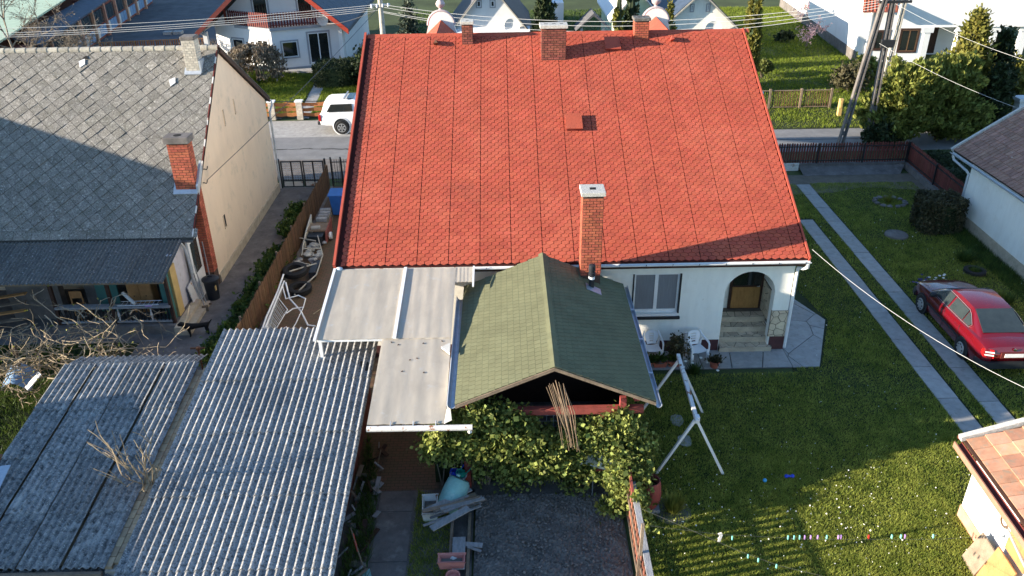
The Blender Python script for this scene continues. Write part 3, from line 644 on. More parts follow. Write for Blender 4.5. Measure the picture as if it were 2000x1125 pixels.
# loose things on and by the porch
def boxthing(name,label,cat,parts,mat,group=None,bevel=0):
    mb=MB()
    for q in parts: mb.box(*q)
    o=mb.build(name,mat,None,bevel=bevel); return tag(o,label,cat,group)
def cabinet(name,label,cat,x0,x1,y0,y1,z0,z1,mat):
    t=thing(name,label,cat,((x0+x1)/2,(y0+y1)/2,z0))
    MB().box(x0,x1,y0+.02,y1,z0,z1).build('case',mat,t,bevel=.01)
    xm=(x0+x1)/2
    for a,b in ((x0+.02,xm-.01),(xm+.01,x1-.02)):
        d=MB().box(a,b,y0,y0+.02,z0+.03,z1-.03).build('door',mat,t); MB().ico(((a+b)/2,y0-.01,(z0+z1)/2),.02).build('knob','black_iron',d)
    return t
cabinet('cupboard','orange-brown wooden cupboard on the open porch behind the balustrade','cupboard',-12.3,-11.5,23.3,23.75,.3,1.55,'wood_orange')
for x,l in ((-11.35,'dark stuffed sack slumped beside the wooden cupboard on the porch'),(-10.98,'dark stuffed sack at the porch corner next to the teal board')):
    mb=MB().lathe([(.02,0),(.17,.03),(.20,.18),(.17,.34),(.07,.42),(.05,.47),(.08,.52)],(x,23.1,.3),10); tag(mb.build('sack','black_plastic',None,smooth=True),l,'sack')
t=thing('drying_rack','white folding drying rack lying on the porch rail','rack',(-11.6,22.6,1.0))
for y in (22.52,22.80): MB().tube([(-12.3,y,1.0),(-11.0,y,1.02)],.012,5).build('rail','white_plastic',t)
for i in range(9): MB().tube([(-12.2+.14*i,22.52,1.0),(-12.2+.14*i,22.80,1.01)],.007,4).build('bar','white_plastic',t)
tag(MB().tube([(-12.15,22.75,1.35),(-11.75,22.55,1.05)],.055,9).build('rolled_mat','cloth_pale',None),'cream rolled mat leaning on the porch rail','mat')
tag(MB().box(-11.42,-11.22,22.48,22.56,.98,1.0).build('cloth_peg_bag','lilac_plastic',None),'small pink strip of cloth on the porch rail','cloth')
t=thing('wooden_chair','brown wooden chair in the dark porch opening','chair',(-13.9,23.2,.3))
for dx,dy in ((-.18,-.18),(.18,-.18),(-.18,.18),(.18,.18)): MB().box(-13.9+dx-.02,-13.9+dx+.02,23.0+dy-.02,23.0+dy+.02,.3,1.2 if dy>0 else .75).build('leg','wood_orange',t)
MB().box(-14.12,-13.68,22.78,23.22,.72,.76).build('seat','wood_orange',t); MB().box(-14.1,-13.7,23.17,23.2,.95,1.2).build('backrest','wood_orange',t)
t=thing('plank_bench','stack of brown planks against the wall left of the porch','planks',(-16.5,22.6,0))
for i in range(4): MB().beam((-17.6,22.4+.16*i,.35+.2*i),(-15.4,22.6+.16*i,.55+.22*i),.16,.04).build('plank','wood_orange' if i%2 else 'wood_old',t)
t=thing('dustbin','black lidded dustbin standing by the brick chimney pier','bin',(-10.15,24.8,0))
MB().lathe([(.20,0),(.25,.68),(.27,.72)],(-10.12,24.75,0),18).build('body','black_plastic',t,smooth=True); ld=MB().lathe([(.29,0),(.29,.05),(.20,.10),(.0,.12)],(-10.12,24.75,.72),18).build('lid','black_plastic',t,smooth=True); MB().box(-10.2,-10.04,24.73,24.77,.83,.86).build('handle','black_plastic',ld)
MB().box(-9.93,-9.90,24.5,24.6,.42,.58).build('sticker','ochre_board',t)
for i,(x0,y0,x1,y1,z,lab) in enumerate(((-10.35,25.3,-10.25,25.1,1.9,'wooden pole leaning on the brick pier above the dustbin'),(-10.45,24.5,-10.2,24.2,1.4,'thin wooden rake handle leaning beside the side door'),(-10.4,24.2,-10.15,23.9,1.25,'long-handled shovel leaning on the wall next to the dustbin'))):
    t=thing(('pole','rake','shovel')[i],lab,('pole','rake','shovel')[i],(x1,y1,0)); MB().tube([(x0,y0,z),(x1,y1,.12)],.02,6).build('handle','wood_grey',t)
    if i: MB().obox((x1+.03,y1-.06,.10),(.20,.03,.24) if i==2 else (.32,.04,.06),.3).build('blade','wood_old',t)
tag(MB().prism([(-10.50,23.95,.02),(-10.5,24.45,.02),(-10.62,24.45,.95),(-10.62,23.95,.85)],(.03,0,0)).build('board','white_rusty',None),'pale weathered board leaning against the lilac wall','board')

# ================================================================ corrugated sheds
def shed(label,x0,x1,yt,zt,yb,zb,cols,rows,mat,wallmat,seed,ph=0,pitch=.171,gap=-.03):
    rr=random.Random(seed)
    t=thing('shed',label,'shed',((x0+x1)/2,(yt+yb)/2,0))
    MB().box(x0+.12,x1-.45,yb+.25,yt-.12,0,zb-.18).build('wall',wallmat,t)
    MB().prism([(x0+.12,yb+.25,zb-.18),(x0+.12,yt-.12,zb-.18),(x0+.12,yt-.12,zt-.10)],(x1-x0-.57,0,0)).build('wall',wallmat,t)
    rf_=MB()
    for i in range(rows+1):
        f=i/rows; y=yt+(yb-yt)*f; z=zt+(zb-zt)*f
        rf_.beam((x0+.05,y*.985+.12,z-.12),(x1-.05,y*.985+.12,z-.12),.07,.10)
    rf_=rf_.build('roof','wood_old',t)
    cw=(x1-x0)/cols
    for r_ in range(rows):
        f0=r_/rows; f1=(r_+1)/rows+(.03 if r_<rows-1 else 0)
        for c in range(cols):
            a=x0+c*cw; lift=.012*((rows-r_))+.006*(c%2)
            pa=(yt+(yb-yt)*f0,zt+(zb-zt)*f0+lift-.012); pb=(yt+(yb-yt)*f1+rr.uniform(-.02,.02),zt+(zb-zt)*f1+lift+rr.uniform(-.004,.008))
            corrugated(a+gap,a+cw+.0,pitch,pitch*.185,pa,pb,ph=ph,seg=8).build('sheet',mat,rf_,smooth=60)
    return t,rf_
s1,s1r=shed('large shed with a sunlit wavy asbestos sheet roof beside the clear canopy',-7.50,-3.36,18.62,2.36,9.6,1.38,4,5,'asbestos','brick_dark',1)
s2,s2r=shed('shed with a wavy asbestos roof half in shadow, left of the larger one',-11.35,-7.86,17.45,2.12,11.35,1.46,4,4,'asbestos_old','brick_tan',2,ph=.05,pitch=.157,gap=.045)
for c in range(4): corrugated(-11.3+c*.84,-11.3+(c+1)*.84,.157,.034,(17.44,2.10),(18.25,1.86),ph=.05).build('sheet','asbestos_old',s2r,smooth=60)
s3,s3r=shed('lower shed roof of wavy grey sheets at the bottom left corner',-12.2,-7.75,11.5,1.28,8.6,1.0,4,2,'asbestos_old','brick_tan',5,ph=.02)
# divider wall of tan bricks between the sheds
dv=MB().box(-7.88,-7.60,11.35,17.35,0,1.36).prism([(-7.88,11.35,1.36),(-7.88,17.35,1.36),(-7.88,17.35,1.98)],(.28,0,0)).build('divider_wall','mortar_pale'); tag(dv,'tan brick dividing wall between the two wavy-roofed sheds','wall')
for i,y in enumerate(np.arange(11.4,17.2,.235)):
    z=1.40+.62*(y-11.35)/6.0
    for j,(a,b) in enumerate(((-7.89,-7.745),(-7.74,-7.59))):
        MB().prism([(a,y+(.1 if j else 0),z-.10),(b,y+(.1 if j else 0),z-.10),(b,y+.1*j+.222,z-.08),(a,y+.1*j+.222,z-.08)],(0,0,.135)).build('brick','brick_tan',dv)
    for q in range(5): MB().box(-7.60,-7.588,y+(.11 if q%2 else 0),y+(.11 if q%2 else 0)+.222,z-.19-.085*q,z-.115-.085*q).build('brick','brick_tan',dv)
# dark tarred flashing and debris at the canopy edge
MB().prism([(-3.72,17.2,2.24),(-3.5,17.15,2.24),(-3.46,16.85,2.21),(-3.62,16.8,2.21)],(0,0,.02)).build('tar_patch','tar',s1r)
MB().beam((-11.35,14.3,1.86),(-11.05,11.6,1.56),.16,.05).build('edge_board','rusty_iron',s2r); MB().beam((-11.1,14.0,1.80),(-10.75,11.5,1.55),.30,.02).build('tin_strip','galvanised',s2r)
# ================================================================ clear canopy over the yard
CN=thing('canopy','pale corrugated-plastic canopy fixed below the red roof eave','canopy',(-3,17,0))
def cz(y): return 2.5+(y-14.35)*(.75/6.0)
for (a,b,y0,y1) in ((-4.77,-2.84,17.28,20.36),(-2.78,-1.40,17.28,20.36),(-1.395,-.92,19.66,20.36),(-3.12,-1.40,14.35,17.36)):
    dz=-.03 if y0<17 else 0
    nx=14; P=[[(a+(b-a)*i/nx,y,cz(y)+dz+.006*math.sin(i*2.1+y)) for i in range(nx+1)] for y in np.linspace(y0,y1,9)]
    m=MB().grid(P); m2=MB().grid([[(x,y,z-.012) for x,y,z in row] for row in P][::-1]); m.add(m2.v,m2.f)
    m.build('panel','polycarbonate',CN,smooth=True)
for x,y0,y1,w_ in ((-4.79,17.2,20.36,.07),(-2.81,17.25,20.36,.085),(-.90,19.4,20.36,.05)):
    MB().beam((x,y0,cz(y0)+.025),(x,y1,cz(y1)+.025),w_,.04).build('glazing_bar','white_paint',CN)
for y in (17.32,18.1,18.9,19.7): MB().beam((-4.75,y,cz(y)-.06),(-1.42,y,cz(y)-.06),.05,.06).build('purlin','white_paint',CN)
for y in (14.5,15.3,16.2): MB().beam((-3.1,y,cz(y)-.09),(-1.42,y,cz(y)-.09),.05,.06).build('purlin','white_paint',CN)
for x,y in ((-4.7,17.4),(-2.8,17.4)): MB().box(x-.04,x+.04,y-.04,y+.04,0,cz(y)-.12).build('post','white_paint',CN)
gt=MB().tube([(-3.12,14.28,2.40),(-.80,14.28,2.39)],.07,10).build('gutter','white_rusty',CN,smooth=True)
for x in (-2.6,-2.1,-1.6): MB().tube([(x,14.28,2.47),(x,14.4,2.5)],.012,4).build('bracket','galvanised',gt)
MB().tube([(-.86,14.28,2.36),(-.86,14.28,2.26)],.05,8).build('spout','white_paint',CN)
MB().prism([(-1.28,14.36,2.52),(-1.42,14.30,2.49),(-1.36,14.95,2.62)],(.03,0,.015)).prism([(-1.40,17.0,2.84),(-1.62,16.85,2.82),(-1.40,16.6,2.79)],(0,0,.05)).build('bent_flap','pale_polymer',CN)
lf=MB()
for i in range(10):
    x,y=random.uniform(-2.9,-1.35),random.uniform(15.6,17.2); lf.obox((x,y,cz(y)-.02),(.045,.022,.012),random.uniform(0,3))
stuff(lf.build('fallen_leaves','wood_dark',CN))
# ================================================================ green-roofed pergola
PG=thing('pergola','garden shelter with a green shingle gable roof in front of the house','pergola',(1.02,17.5,0))
PX,PZ=1.02,3.665; PY0,PY1=14.70,20.25
PE=((-1.19,2.70),(3.30,2.685))
pr=MB(); 
for sx,(ex,ez) in zip((-1,1),PE):
    pr.prism([(PX,PY0,PZ-.05),(ex,PY0,ez-.05),(ex,PY0,ez),(PX,PY0,PZ)],(0,PY1-PY0,0))
pr=pr.build('roof','green_joint',PG)
def side(sx,ex,ez,limit):
    d=Vector((ex-PX,0,ez-PZ)); L=d.length; d.normalize(); nrm=Vector((-d.z*sx,0,d.x*sx)); 
    if nrm.z<0: nrm=-nrm
    rest=MB(); n_=0; pw=.165; ph_=.165
    rows=int(L/ph_)+1
    items=[]
    for k in range(rows):
        for j in range(-1,int((PY1-PY0)/pw)+1):
            y0=PY0+j*pw+(pw/2 if k%2 else 0); a,b=max(PY0,y0+.004),min(PY1,y0+pw-.008)
            if b-a<.02: continue
            u0=L-(k+1)*ph_+.011; u1=L-k*ph_
            if u1<=.1: continue
            u0=max(u0,.09); items.append((u0,u1,a,b))
    items.sort(key=lambda q:q[2])
    for (u0,u1,a,b) in items:
        j=random.uniform(0,.003)
        O=Vector((PX,0,PZ)); cc=[]
        for (u,y,h) in ((u0,a,.003),(u1,a,.016+j),(u1,b,.016+j),(u0,b,.003)): cc.append(O+d*u+nrm*h+Vector((0,y,0)))
        bb=[c-nrm*.012 for c in cc]
        fs=[(0,1,2,3) if sx<0 else (3,2,1,0)]+[(0,4,5,1),(1,5,6,2),(2,6,7,3)]
        if n_<limit: MB().add(cc+bb,fs).build('shingle','green_shingle',pr); n_+=1
        else: rest.add(cc+bb,fs)
    stuff(rest.build('shingle_field','green_shingle',pr))
side(-1,*PE[0],150); side(1,*PE[1],150)
for i,y in enumerate(np.arange(PY0-.01,PY1-.05,.235)):
    MB().prism([(PX-.115,y,PZ-.035),(PX,y,PZ+.022),(PX+.115,y,PZ-.035),(PX,y,PZ+.004)],(0,.245,0)).build('ridge_cap','green_shingle',pr)
MB().prism([(PX,PY0-.02,PZ-.10),(PE[0][0],PY0-.02,PE[0][1]-.10),(PE[0][0],PY0-.02,PE[0][1]-.015),(PX,PY0-.02,PZ-.015),(PE[1][0],PY0-.02,PE[1][1]-.015),(PE[1][0],PY0-.02,PE[1][1]-.10)],(0,.03,0)).build('barge_board','wood_old',PG)
g1=gutter((3.36,PY0-.05,2.62),(3.36,PY1+.02,2.64),.075,'galvanised',PG); g2=gutter((-1.26,PY0-.02,2.70),(-1.26,19.62,2.71),.095,'galvanised',PG)
for y in (15.9,17.4,18.9): MB().box(3.29,3.43,y-.03,y+.03,2.60,2.645).build('bracket','galvanised',g1)
MB().box(-1.375,-1.358,PY0,19.62,2.62,2.74).build('gutter_edge','white_paint',g2)
# frame
for x in (-1.0,2.62): MB().box(x-.07,x+.07,15.0,15.14,0,2.55).build('post','beam_red',PG)
for x in (-1.0,2.95): MB().box(x-.07,x+.07,19.6,19.74,0,2.62).build('post','beam_red',PG)
MB().box(-1.1,3.1,15.0,15.14,2.14,2.30).build('tie_beam','beam_red',PG); MB().beam((2.58,15.07,1.6),(2.1,15.07,2.15),.09,.09,(0,1,0)).build('brace','beam_red',PG)
for x in (-1.0,2.95): MB().box(x-.06,x+.06,15.14,19.8,2.38,2.52).build('plate','beam_red',PG)
for y in np.arange(15.3,20.2,.8):
    for (ex,ez) in PE: MB().beam((PX,y,PZ-.11),(ex,y,ez-.11),.06,.09).build('rafter','beam_red',PG)
MB().box(-1.05,3.0,18.4,18.46,.0,2.6).build('rear_light_blocker','wood_dark',PG); MB().box(-1.06,-1.0,15.2,19.6,.0,2.5).build('side_light_blocker','wood_dark',PG); MB().box(2.92,2.98,15.6,18.4,.0,1.2).build('side_light_blocker','wood_dark',PG)  # dark panels added to block low sun and darken the shelter inside
# stove pipe through the roof
sp=thing('flue_pipe','black stove flue with a metal collar on the green roof beside the brick chimney','flue',(2.28,19.3,3.1))
MB().lathe([(.075,0),(.075,.42)],(2.30,19.32,2.95),14).build('lower_pipe','black_iron',sp,smooth=True); MB().lathe([(.085,0),(.085,.07)],(2.30,19.32,3.37),14).build('collar','white_paint',sp,smooth=True)
MB().lathe([(.07,0),(.10,.05),(.075,.06),(.10,.12),(.07,.13),(.095,.20),(.09,.34),(.06,.36)],(2.30,19.32,3.44),14).build('cowl','black_plastic',sp,smooth=True)
MB().prism([(2.15,19.05,3.20),(2.55,19.02,3.02),(2.55,19.35,3.02),(2.15,19.4,3.20)],(0,0,.012)).build('flashing','galvanised',sp)
# ================================================================ fences and gates
def shared(name,mb,mat,smooth=False):
    me=bpy.data.meshes.new(name); me.from_pydata(mb.v,[],mb.f); me.materials.append(M(mat))
    if smooth: set_smooth(me)
    return me
def picket_fence(label,p,q,h,w_,gap,mat,railmat,pointed=True,th=.022,rails=(.25,.8),z0=.05,postgap=2.4,railside=1,name='picket_fence',jit=.02,postmat=None):
    p,q=V3((*p,0)),V3((*q,0)); d=(q-p); L=d.length; d.normalize(); ang=math.atan2(d.y,d.x); nrm=Vector((-d.y,d.x,0))*railside
    t=thing(name,label,'fence',(p+q)/2)
    prof=[(-w_/2,0,0),(w_/2,0,0),(w_/2,0,h-(.06 if pointed else 0)),(0,0,h),(-w_/2,0,h-(.06 if pointed else 0))] if pointed else [(-w_/2,0,0),(w_/2,0,0),(w_/2,0,h),(-w_/2,0,h)]
    me=shared('picket',MB().prism([(a,-th/2,c) for a,b,c in prof],(0,th,0)),mat)
    n=int(L/(w_+gap))
    for i in range(n):
        c=p+d*(i+.5)*(L/n)
        inst(me,'picket',t,Matrix.Translation((c.x,c.y,z0+random.uniform(-jit,jit)))@Matrix.Rotation(ang,4,'Z')@Matrix.Rotation(random.gauss(0,.012),4,'Y'))
    for r_ in rails: MB().beam(p+nrm*.035+Vector((0,0,z0+h*r_)),q+nrm*.035+Vector((0,0,z0+h*r_)),.03,.05).build('rail',railmat,t)
    m=max(1,round(L/postgap))
    for i in range(m+1):
        c=p+d*(L*i/m)+nrm*.08; MB().obox((c.x,c.y,(z0+h)/2),(.06,.06,z0+h),ang).build('post',postmat or railmat,t)
    return t
picket_fence('long brown paling fence between the concrete path and the brick-paved side yard',(-8.05,19.2),(-7.95,34.9),1.12,.09,.018,'picket_brown','wood_old',name='paling_fence',jit=.035)
picket_fence('red-brown picket fence along the street behind the drive',(12.6,36.45),(19.05,36.45),.98,.078,.042,'picket_red','black_iron',railside=-1,z0=.30,rails=(.12,.82))
picket_fence('red-brown picket fence running back beside the clipped hedge',(19.05,36.38),(18.80,30.4),.98,.085,.022,'picket_red','black_iron',railside=-1,z0=.30,rails=(.12,.82))
tag(MB().box(13.9,19.2,36.28,36.62,0,.30).prism([(13.9,35.5,.0),(18.4,35.5,.0),(18.9,36.28,.18),(13.9,36.28,.18)],(0,0,.02)).build('kerb_wall','concrete_dark',None),'low concrete wall under the street picket fence','wall')
tag(MB().prism([(18.9,36.2,0),(19.2,36.2,0),(18.95,30.4,0),(18.65,30.4,0)],(0,0,.30)).build('kerb_wall','concrete_dark',None),'low concrete wall under the picket fence by the clipped hedge','wall')
tg=thing('drive_gate_boards','white boards closing the bottom of the fence at the end of the wheel tracks','boards',(13.2,36.2,0))
for i in range(3): MB().box(12.5,13.85,36.15,36.2,.02+.13*i,.13+.13*i).build('board','white_rusty',tg)
# low garden fence beside the dug bed
fb=picket_fence('low red-brown board fence with a grey top rail beside the dug bed',(2.70,14.35),(2.62,9.2),.88,.10,.10,'fence_brown','wood_old',pointed=False,railside=-1,rails=(.2,.75),name='garden_fence')
MB().beam((2.78,14.3,.95),(2.70,9.2,.95),.13,.035).build('top_board','wood_grey',fb); MB().beam((2.72,14.5,1.25),(2.72,13.6,.95),.05,.09).build('end_board','beam_red',fb)
# yard gate with mesh
def yard_gate(name,label,x0,x1,y,h,lower,mesh,leaves):
    t=thing(name,label,'gate',((x0+x1)/2,y,0)); w_=(x1-x0)/leaves
    for i in range(leaves):
        a,b=x0+i*w_+.02,x0+(i+1)*w_-.02
        fr=MB().box(a,b,y-.02,y+.02,h-.05,h).box(a,b,y-.02,y+.02,lower,lower+.05).box(a,b,y-.02,y+.02,.05,.09)
        for xx in (a,b-.05,(a+b)/2-.03): fr.box(xx,xx+.055,y-.021,y+.021,.05,h)
        f=fr.build('leaf','black_iron',t)
        MB().box(a+.05,b-.05,y-.008,y+.008,.09,lower).build('panel','white_rusty',f)
        wm=MB()
        for xx in np.arange(a+.1,b-.05,.11): wm.box(xx,xx+.008,y-.004,y+.004,lower+.05,h-.05)
        for zz in np.arange(lower+.12,h-.06,.11): wm.box(a+.05,b-.05,y-.0045,y+.0045,zz,zz+.008)
        stuff(wm.build('wire_mesh','galvanised',f))
    for xx in (x0-.05,x1+.05): MB().box(xx-.04,xx+.04,y-.04,y+.04,0,h+.1).build('post','black_iron',t)
yard_gate('yard_gate','black two-leaf gate with wire mesh at the end of the concrete path',-10.12,-8.15,35.1,1.28,.32,.11,2)
t=thing('iron_gate','black spiked iron gate between the paling fence and the red roof','gate',(-7.2,35.2,0))
for x in np.arange(-7.8,-5.2,.11): MB().tube([(x,35.2,.1),(x,35.2,1.25),(x,35.2,1.34)],[.011,.011,.001],5).build('bar','black_iron',t)
for z in (.2,1.15): MB().box(-7.85,-5.2,35.18,35.22,z,z+.035).build('rail','black_iron',t)
for x in (-7.85,-7.4): MB().box(x-.03,x+.03,35.17,35.23,0,1.4).build('post','black_iron',t)
# orange board fence across the street, on white brick piers
t=thing('board_fence','orange wavy-board fence between white brick piers across the street','fence',(-11,45.9,0))
for i,x in enumerate((-14.9,-13.2,-11.62,-8.7,-5.6)):
    pr_=MB().box(x-.17,x+.17,45.75,46.05,0,1.02).build('pier','mortar_pale',t); MB().box(x-.22,x+.22,45.70,46.10,1.02,1.10).build('coping','white_wall',pr_)
    for r_ in range(9):
        for q in range(2): 
            o_=.085 if r_%2 else 0
            MB().box(x-.165+.17*q-(o_ if q else 0)+.004,x-.165+.17*(q+1)-(o_ if not q else 0)-.004,45.742,45.752,.02+r_*.11,.12+r_*.11).build('brick','brick_pale',pr_)
for x0_,x1_ in ((-14.73,-13.37),(-13.03,-11.79),(-11.45,-8.87),(-8.53,-5.77)):
    for z in (.18,.47,.76):
        n=10; lo=[(x0_+(x1_-x0_)*k_/n,45.88,z+.02*math.sin(k_*1.3+z*9)) for k_ in range(n+1)]; hi=[(a,b,c+.20+.02*math.sin(a*3+z)) for a,b,c in lo]
        MB().prism(lo+hi[::-1],(0,.03,0)).build('board','picket_orange',t)
    MB().box(x0_,x1_,45.93,45.97,.10,.15).box(x0_,x1_,45.93,45.97,1.0,1.04).build('rail','black_iron',t)
t=thing('steel_fence','brown steel bar fence panel on the grass across the street','fence',(17,46.3,0))
for x in np.arange(14.2,18.9,.14): MB().box(x-.022,x+.022,46.28,46.31,.12,1.10).build('bar','picket_brown' if x>15.4 else 'black_iron',t)
for z in (.12,1.08): MB().box(14.1,18.95,46.27,46.32,z,z+.045).build('rail','wood_old',t)
for x in (15.4,17.2,18.95): MB().box(x-.06,x+.06,46.24,46.36,0,1.2).build('post','wood_old',t)
MB().lathe([(.09,0),(.09,.02)],(14.9,46.24,1.0),14,M=Matrix.Rotation(math.pi/2,3,'X')).build('disc_sign','cyan_plastic',t)
# yellow gas riser by the hedge
tag(MB().box(18.85,19.07,44.7,44.9,0,1.0).box(18.89,19.03,44.66,44.7,.5,.9).build('gas_box','ochre_board',None,bevel=.03),'yellow utility box on the verge behind the concrete pole','box')
# ================================================================ poles and wires
t=thing('twin_pole','dark concrete A-frame power pole with stepped openings by the street','pole',(17.7,39.4,0))
for (bx,by) in ((16.95,39.3),(18.42,39.5)):
    p,q=Vector((bx,by,0)),Vector((17.94 if bx<17.5 else 18.24,39.4,8.2)); d=(q-p)
    leg=MB()
    s=d.normalized().cross(Vector((0,1,0))).normalized()
    for k_ in (-1,1): leg.beam(p+s*k_*.115,q+s*k_*.075,.07,.22,(0,1,0))
    for f in np.arange(.02,1,.075): leg.beam(p+d*f-s*.09,p+d*f+s*.09,.20,.10,(0,1,0))
    leg.build('leg','concrete_dark',t)
MB().box(17.6,19.1,39.3,39.5,7.0,7.12).build('crossarm','black_iron',t)
for x in (17.7,18.15,18.6,19.0): MB().lathe([(.04,0),(.06,.05),(.04,.1),(.05,.16),(.0,.2)],(x,39.4,7.12),8).build('insulator','white_plastic',t)
MB().box(18.0,18.6,39.15,39.3,5.0,5.35).build('cable_joint','black_iron',t)
t=thing('lamp_pole','sunlit pale concrete pole with slots beside the conifers','pole',(19.75,42.1,0))
lg=MB()
for k_ in (-1,1): lg.beam((19.72+k_*.12,42.1,0),(20.15+k_*.08,42.1,8.5),.07,.2,(0,1,0))
for f in np.arange(.03,1,.06): lg.beam((19.72+.43*f-.1,42.1,8.5*f),(19.72+.43*f+.1,42.1,8.5*f),.18,.16,(0,1,0))
lg.build('shaft','pole_concrete',t)
MB().tube([(20.15,42.1,8.4),(20.1,41.6,8.8),(20.0,40.8,8.9)],.05,6).build('arm','pole_concrete',t)
t=thing('street_pole','round pale concrete power pole behind the red roof ridge','pole',(-6.45,46,0))
MB().lathe([(.19,0),(.13,6.9)],(-6.52,46,0),12).build('shaft','pole_concrete',t,smooth=True); MB().box(-7.1,-6.0,45.95,46.05,6.15,6.25).build('crossarm','galvanised',t)
for i in range(4): MB().lathe([(.04,0),(.06,.05),(.04,.1),(.05,.16),(.0,.2)],(-7.0+.3*i,45.9,6.05+.02*i),8).build('insulator','white_plastic',t)
def cable(name,label,a,b,sag,r,mat,group=None,n=18):
    a,b=V3(a),V3(b); pts=[a+(b-a)*k_/n-Vector((0,0,sag*4*(k_/n)*(1-k_/n))) for k_ in range(n+1)]
    return tag(MB().tube(pts,r,4).build(name,mat,None),label,'cable',group)
names=('topmost','second','third','lowest'); 
for i,z in enumerate((5.62,5.36,5.24,5.14)):
    cable('power_line','%s of the power lines running left from the street pole'%names[i],(-6.7,45.95,6.22-.10*i),(-30,45.0,z-.18),.25,.011,'cable','power lines over the street')
for i,(za,zb) in enumerate(((6.25,7.15),(6.12,7.1),(5.9,7.05),(5.85,7.0))):
    cable('power_line','%s of the power lines running right over the roof ridge'%names[i],(-6.6,45.95,za),(17.9+.3*i,39.4,zb),.95+.14*i,.011,'cable','power lines over the street')
cable('service_cable','grey cable slanting from the street pole to the beige gable wall',(-6.6,45.9,6.1),(-10.12,26.25,3.76),.15,.016,'cable_dark')
cable('service_cable','dark cable slanting across the beige wall house and the street to the pole',(-6.6,45.9,6.0),(-12.2,58.6,2.9),.15,.014,'cable_dark')
cable('service_cable','thin white cable from the conifer poles past the white porch house',(18.3,39.4,7.0),(21.6,31.2,5.75),.25,.006,'cable')
cable('service_cable','thin white cable crossing the conifers to the brown roof',(17.9,39.2,5.2),(21.3,31.5,3.95),.2,.006,'cable')
cable('service_cable','white cable hanging over the wheel tracks from the eave to the right edge',(8.62,20.5,3.55),(13.2,14.2,2.25),.45,.0065,'cable')
# washing line with pegs
wl_=thing('washing_line','thin washing line with coloured pegs across the bottom of the lawn','washing line',(6.3,11.65,1.6))
MB().tube([(2.66,11.95,1.7),(4.13,11.74,1.62),(6,11.6,1.58),(8.3,11.52,1.6),(10.05,11.45,1.75)],.0025,4).build('line','cable_dark',wl_)
MB().tube([(2.66,12.4,1.72),(4.4,11.3,1.62),(5.04,10.95,1.6),(6.5,10.3,1.7),(8,9.6,1.8)],.0025,4).build('line','cable_dark',wl_)
MB().box(2.60,2.66,11.9,11.96,.9,1.75).build('post','wood_old',wl_)
tag(MB().prism([(4.09,11.74,1.63),(4.16,11.74,1.66),(4.19,11.74,1.60),(4.16,11.74,1.42),(4.11,11.74,1.42),(4.13,11.74,1.58)],(0,.02,0)).build('hanging_rag','cloth_pale',None),'small white rag hanging on the washing line','rag')
cols={'m':('mint_plastic','mint green'),'l':('lilac_plastic','lilac'),'r':('red_plastic','red')}
pegs=[(1430,'m'),(1541,'m'),(1553,'m'),(1564,'m'),(1574,'l'),(1586,'l'),(1600,'l'),(1618,'m'),(1641,'l'),(1646,'l'),(1701,'r'),(1747,'m'),(1765,'m'),(1773,'l'),(1829,'m')]
pmesh={c:shared('peg',MB().box(-.010,.010,-.015,.015,-.07,.010).box(-.010,.010,-.02,-.010,-.075,-.02),cols[c][0]) for c in cols}
ordn=['first','second','third','fourth','fifth','sixth','seventh','eighth','ninth','tenth','eleventh','twelfth','thirteenth','fourteenth','fifteenth']
for i,(px,c) in enumerate(pegs):
    x=4.13+(px-1406)*.00991; tag(inst(pmesh[c],'clothes_peg',None,Matrix.Translation((x,11.69-.03*(x-5)*.5,1.595))),'%s clothes peg, %s from the left on the long washing line'%(cols[c][1],ordn[i]),'peg','clothes pegs on the washing lines')
for i,(x,y) in enumerate(((4.55,11.22),(4.72,11.12),(5.02,10.96))): tag(inst(pmesh['m'],'clothes_peg',None,Matrix.Translation((x,y,1.60))),'mint green clothes peg, %s from the left on the short slanting line'%ordn[i],'peg','clothes pegs on the washing lines')
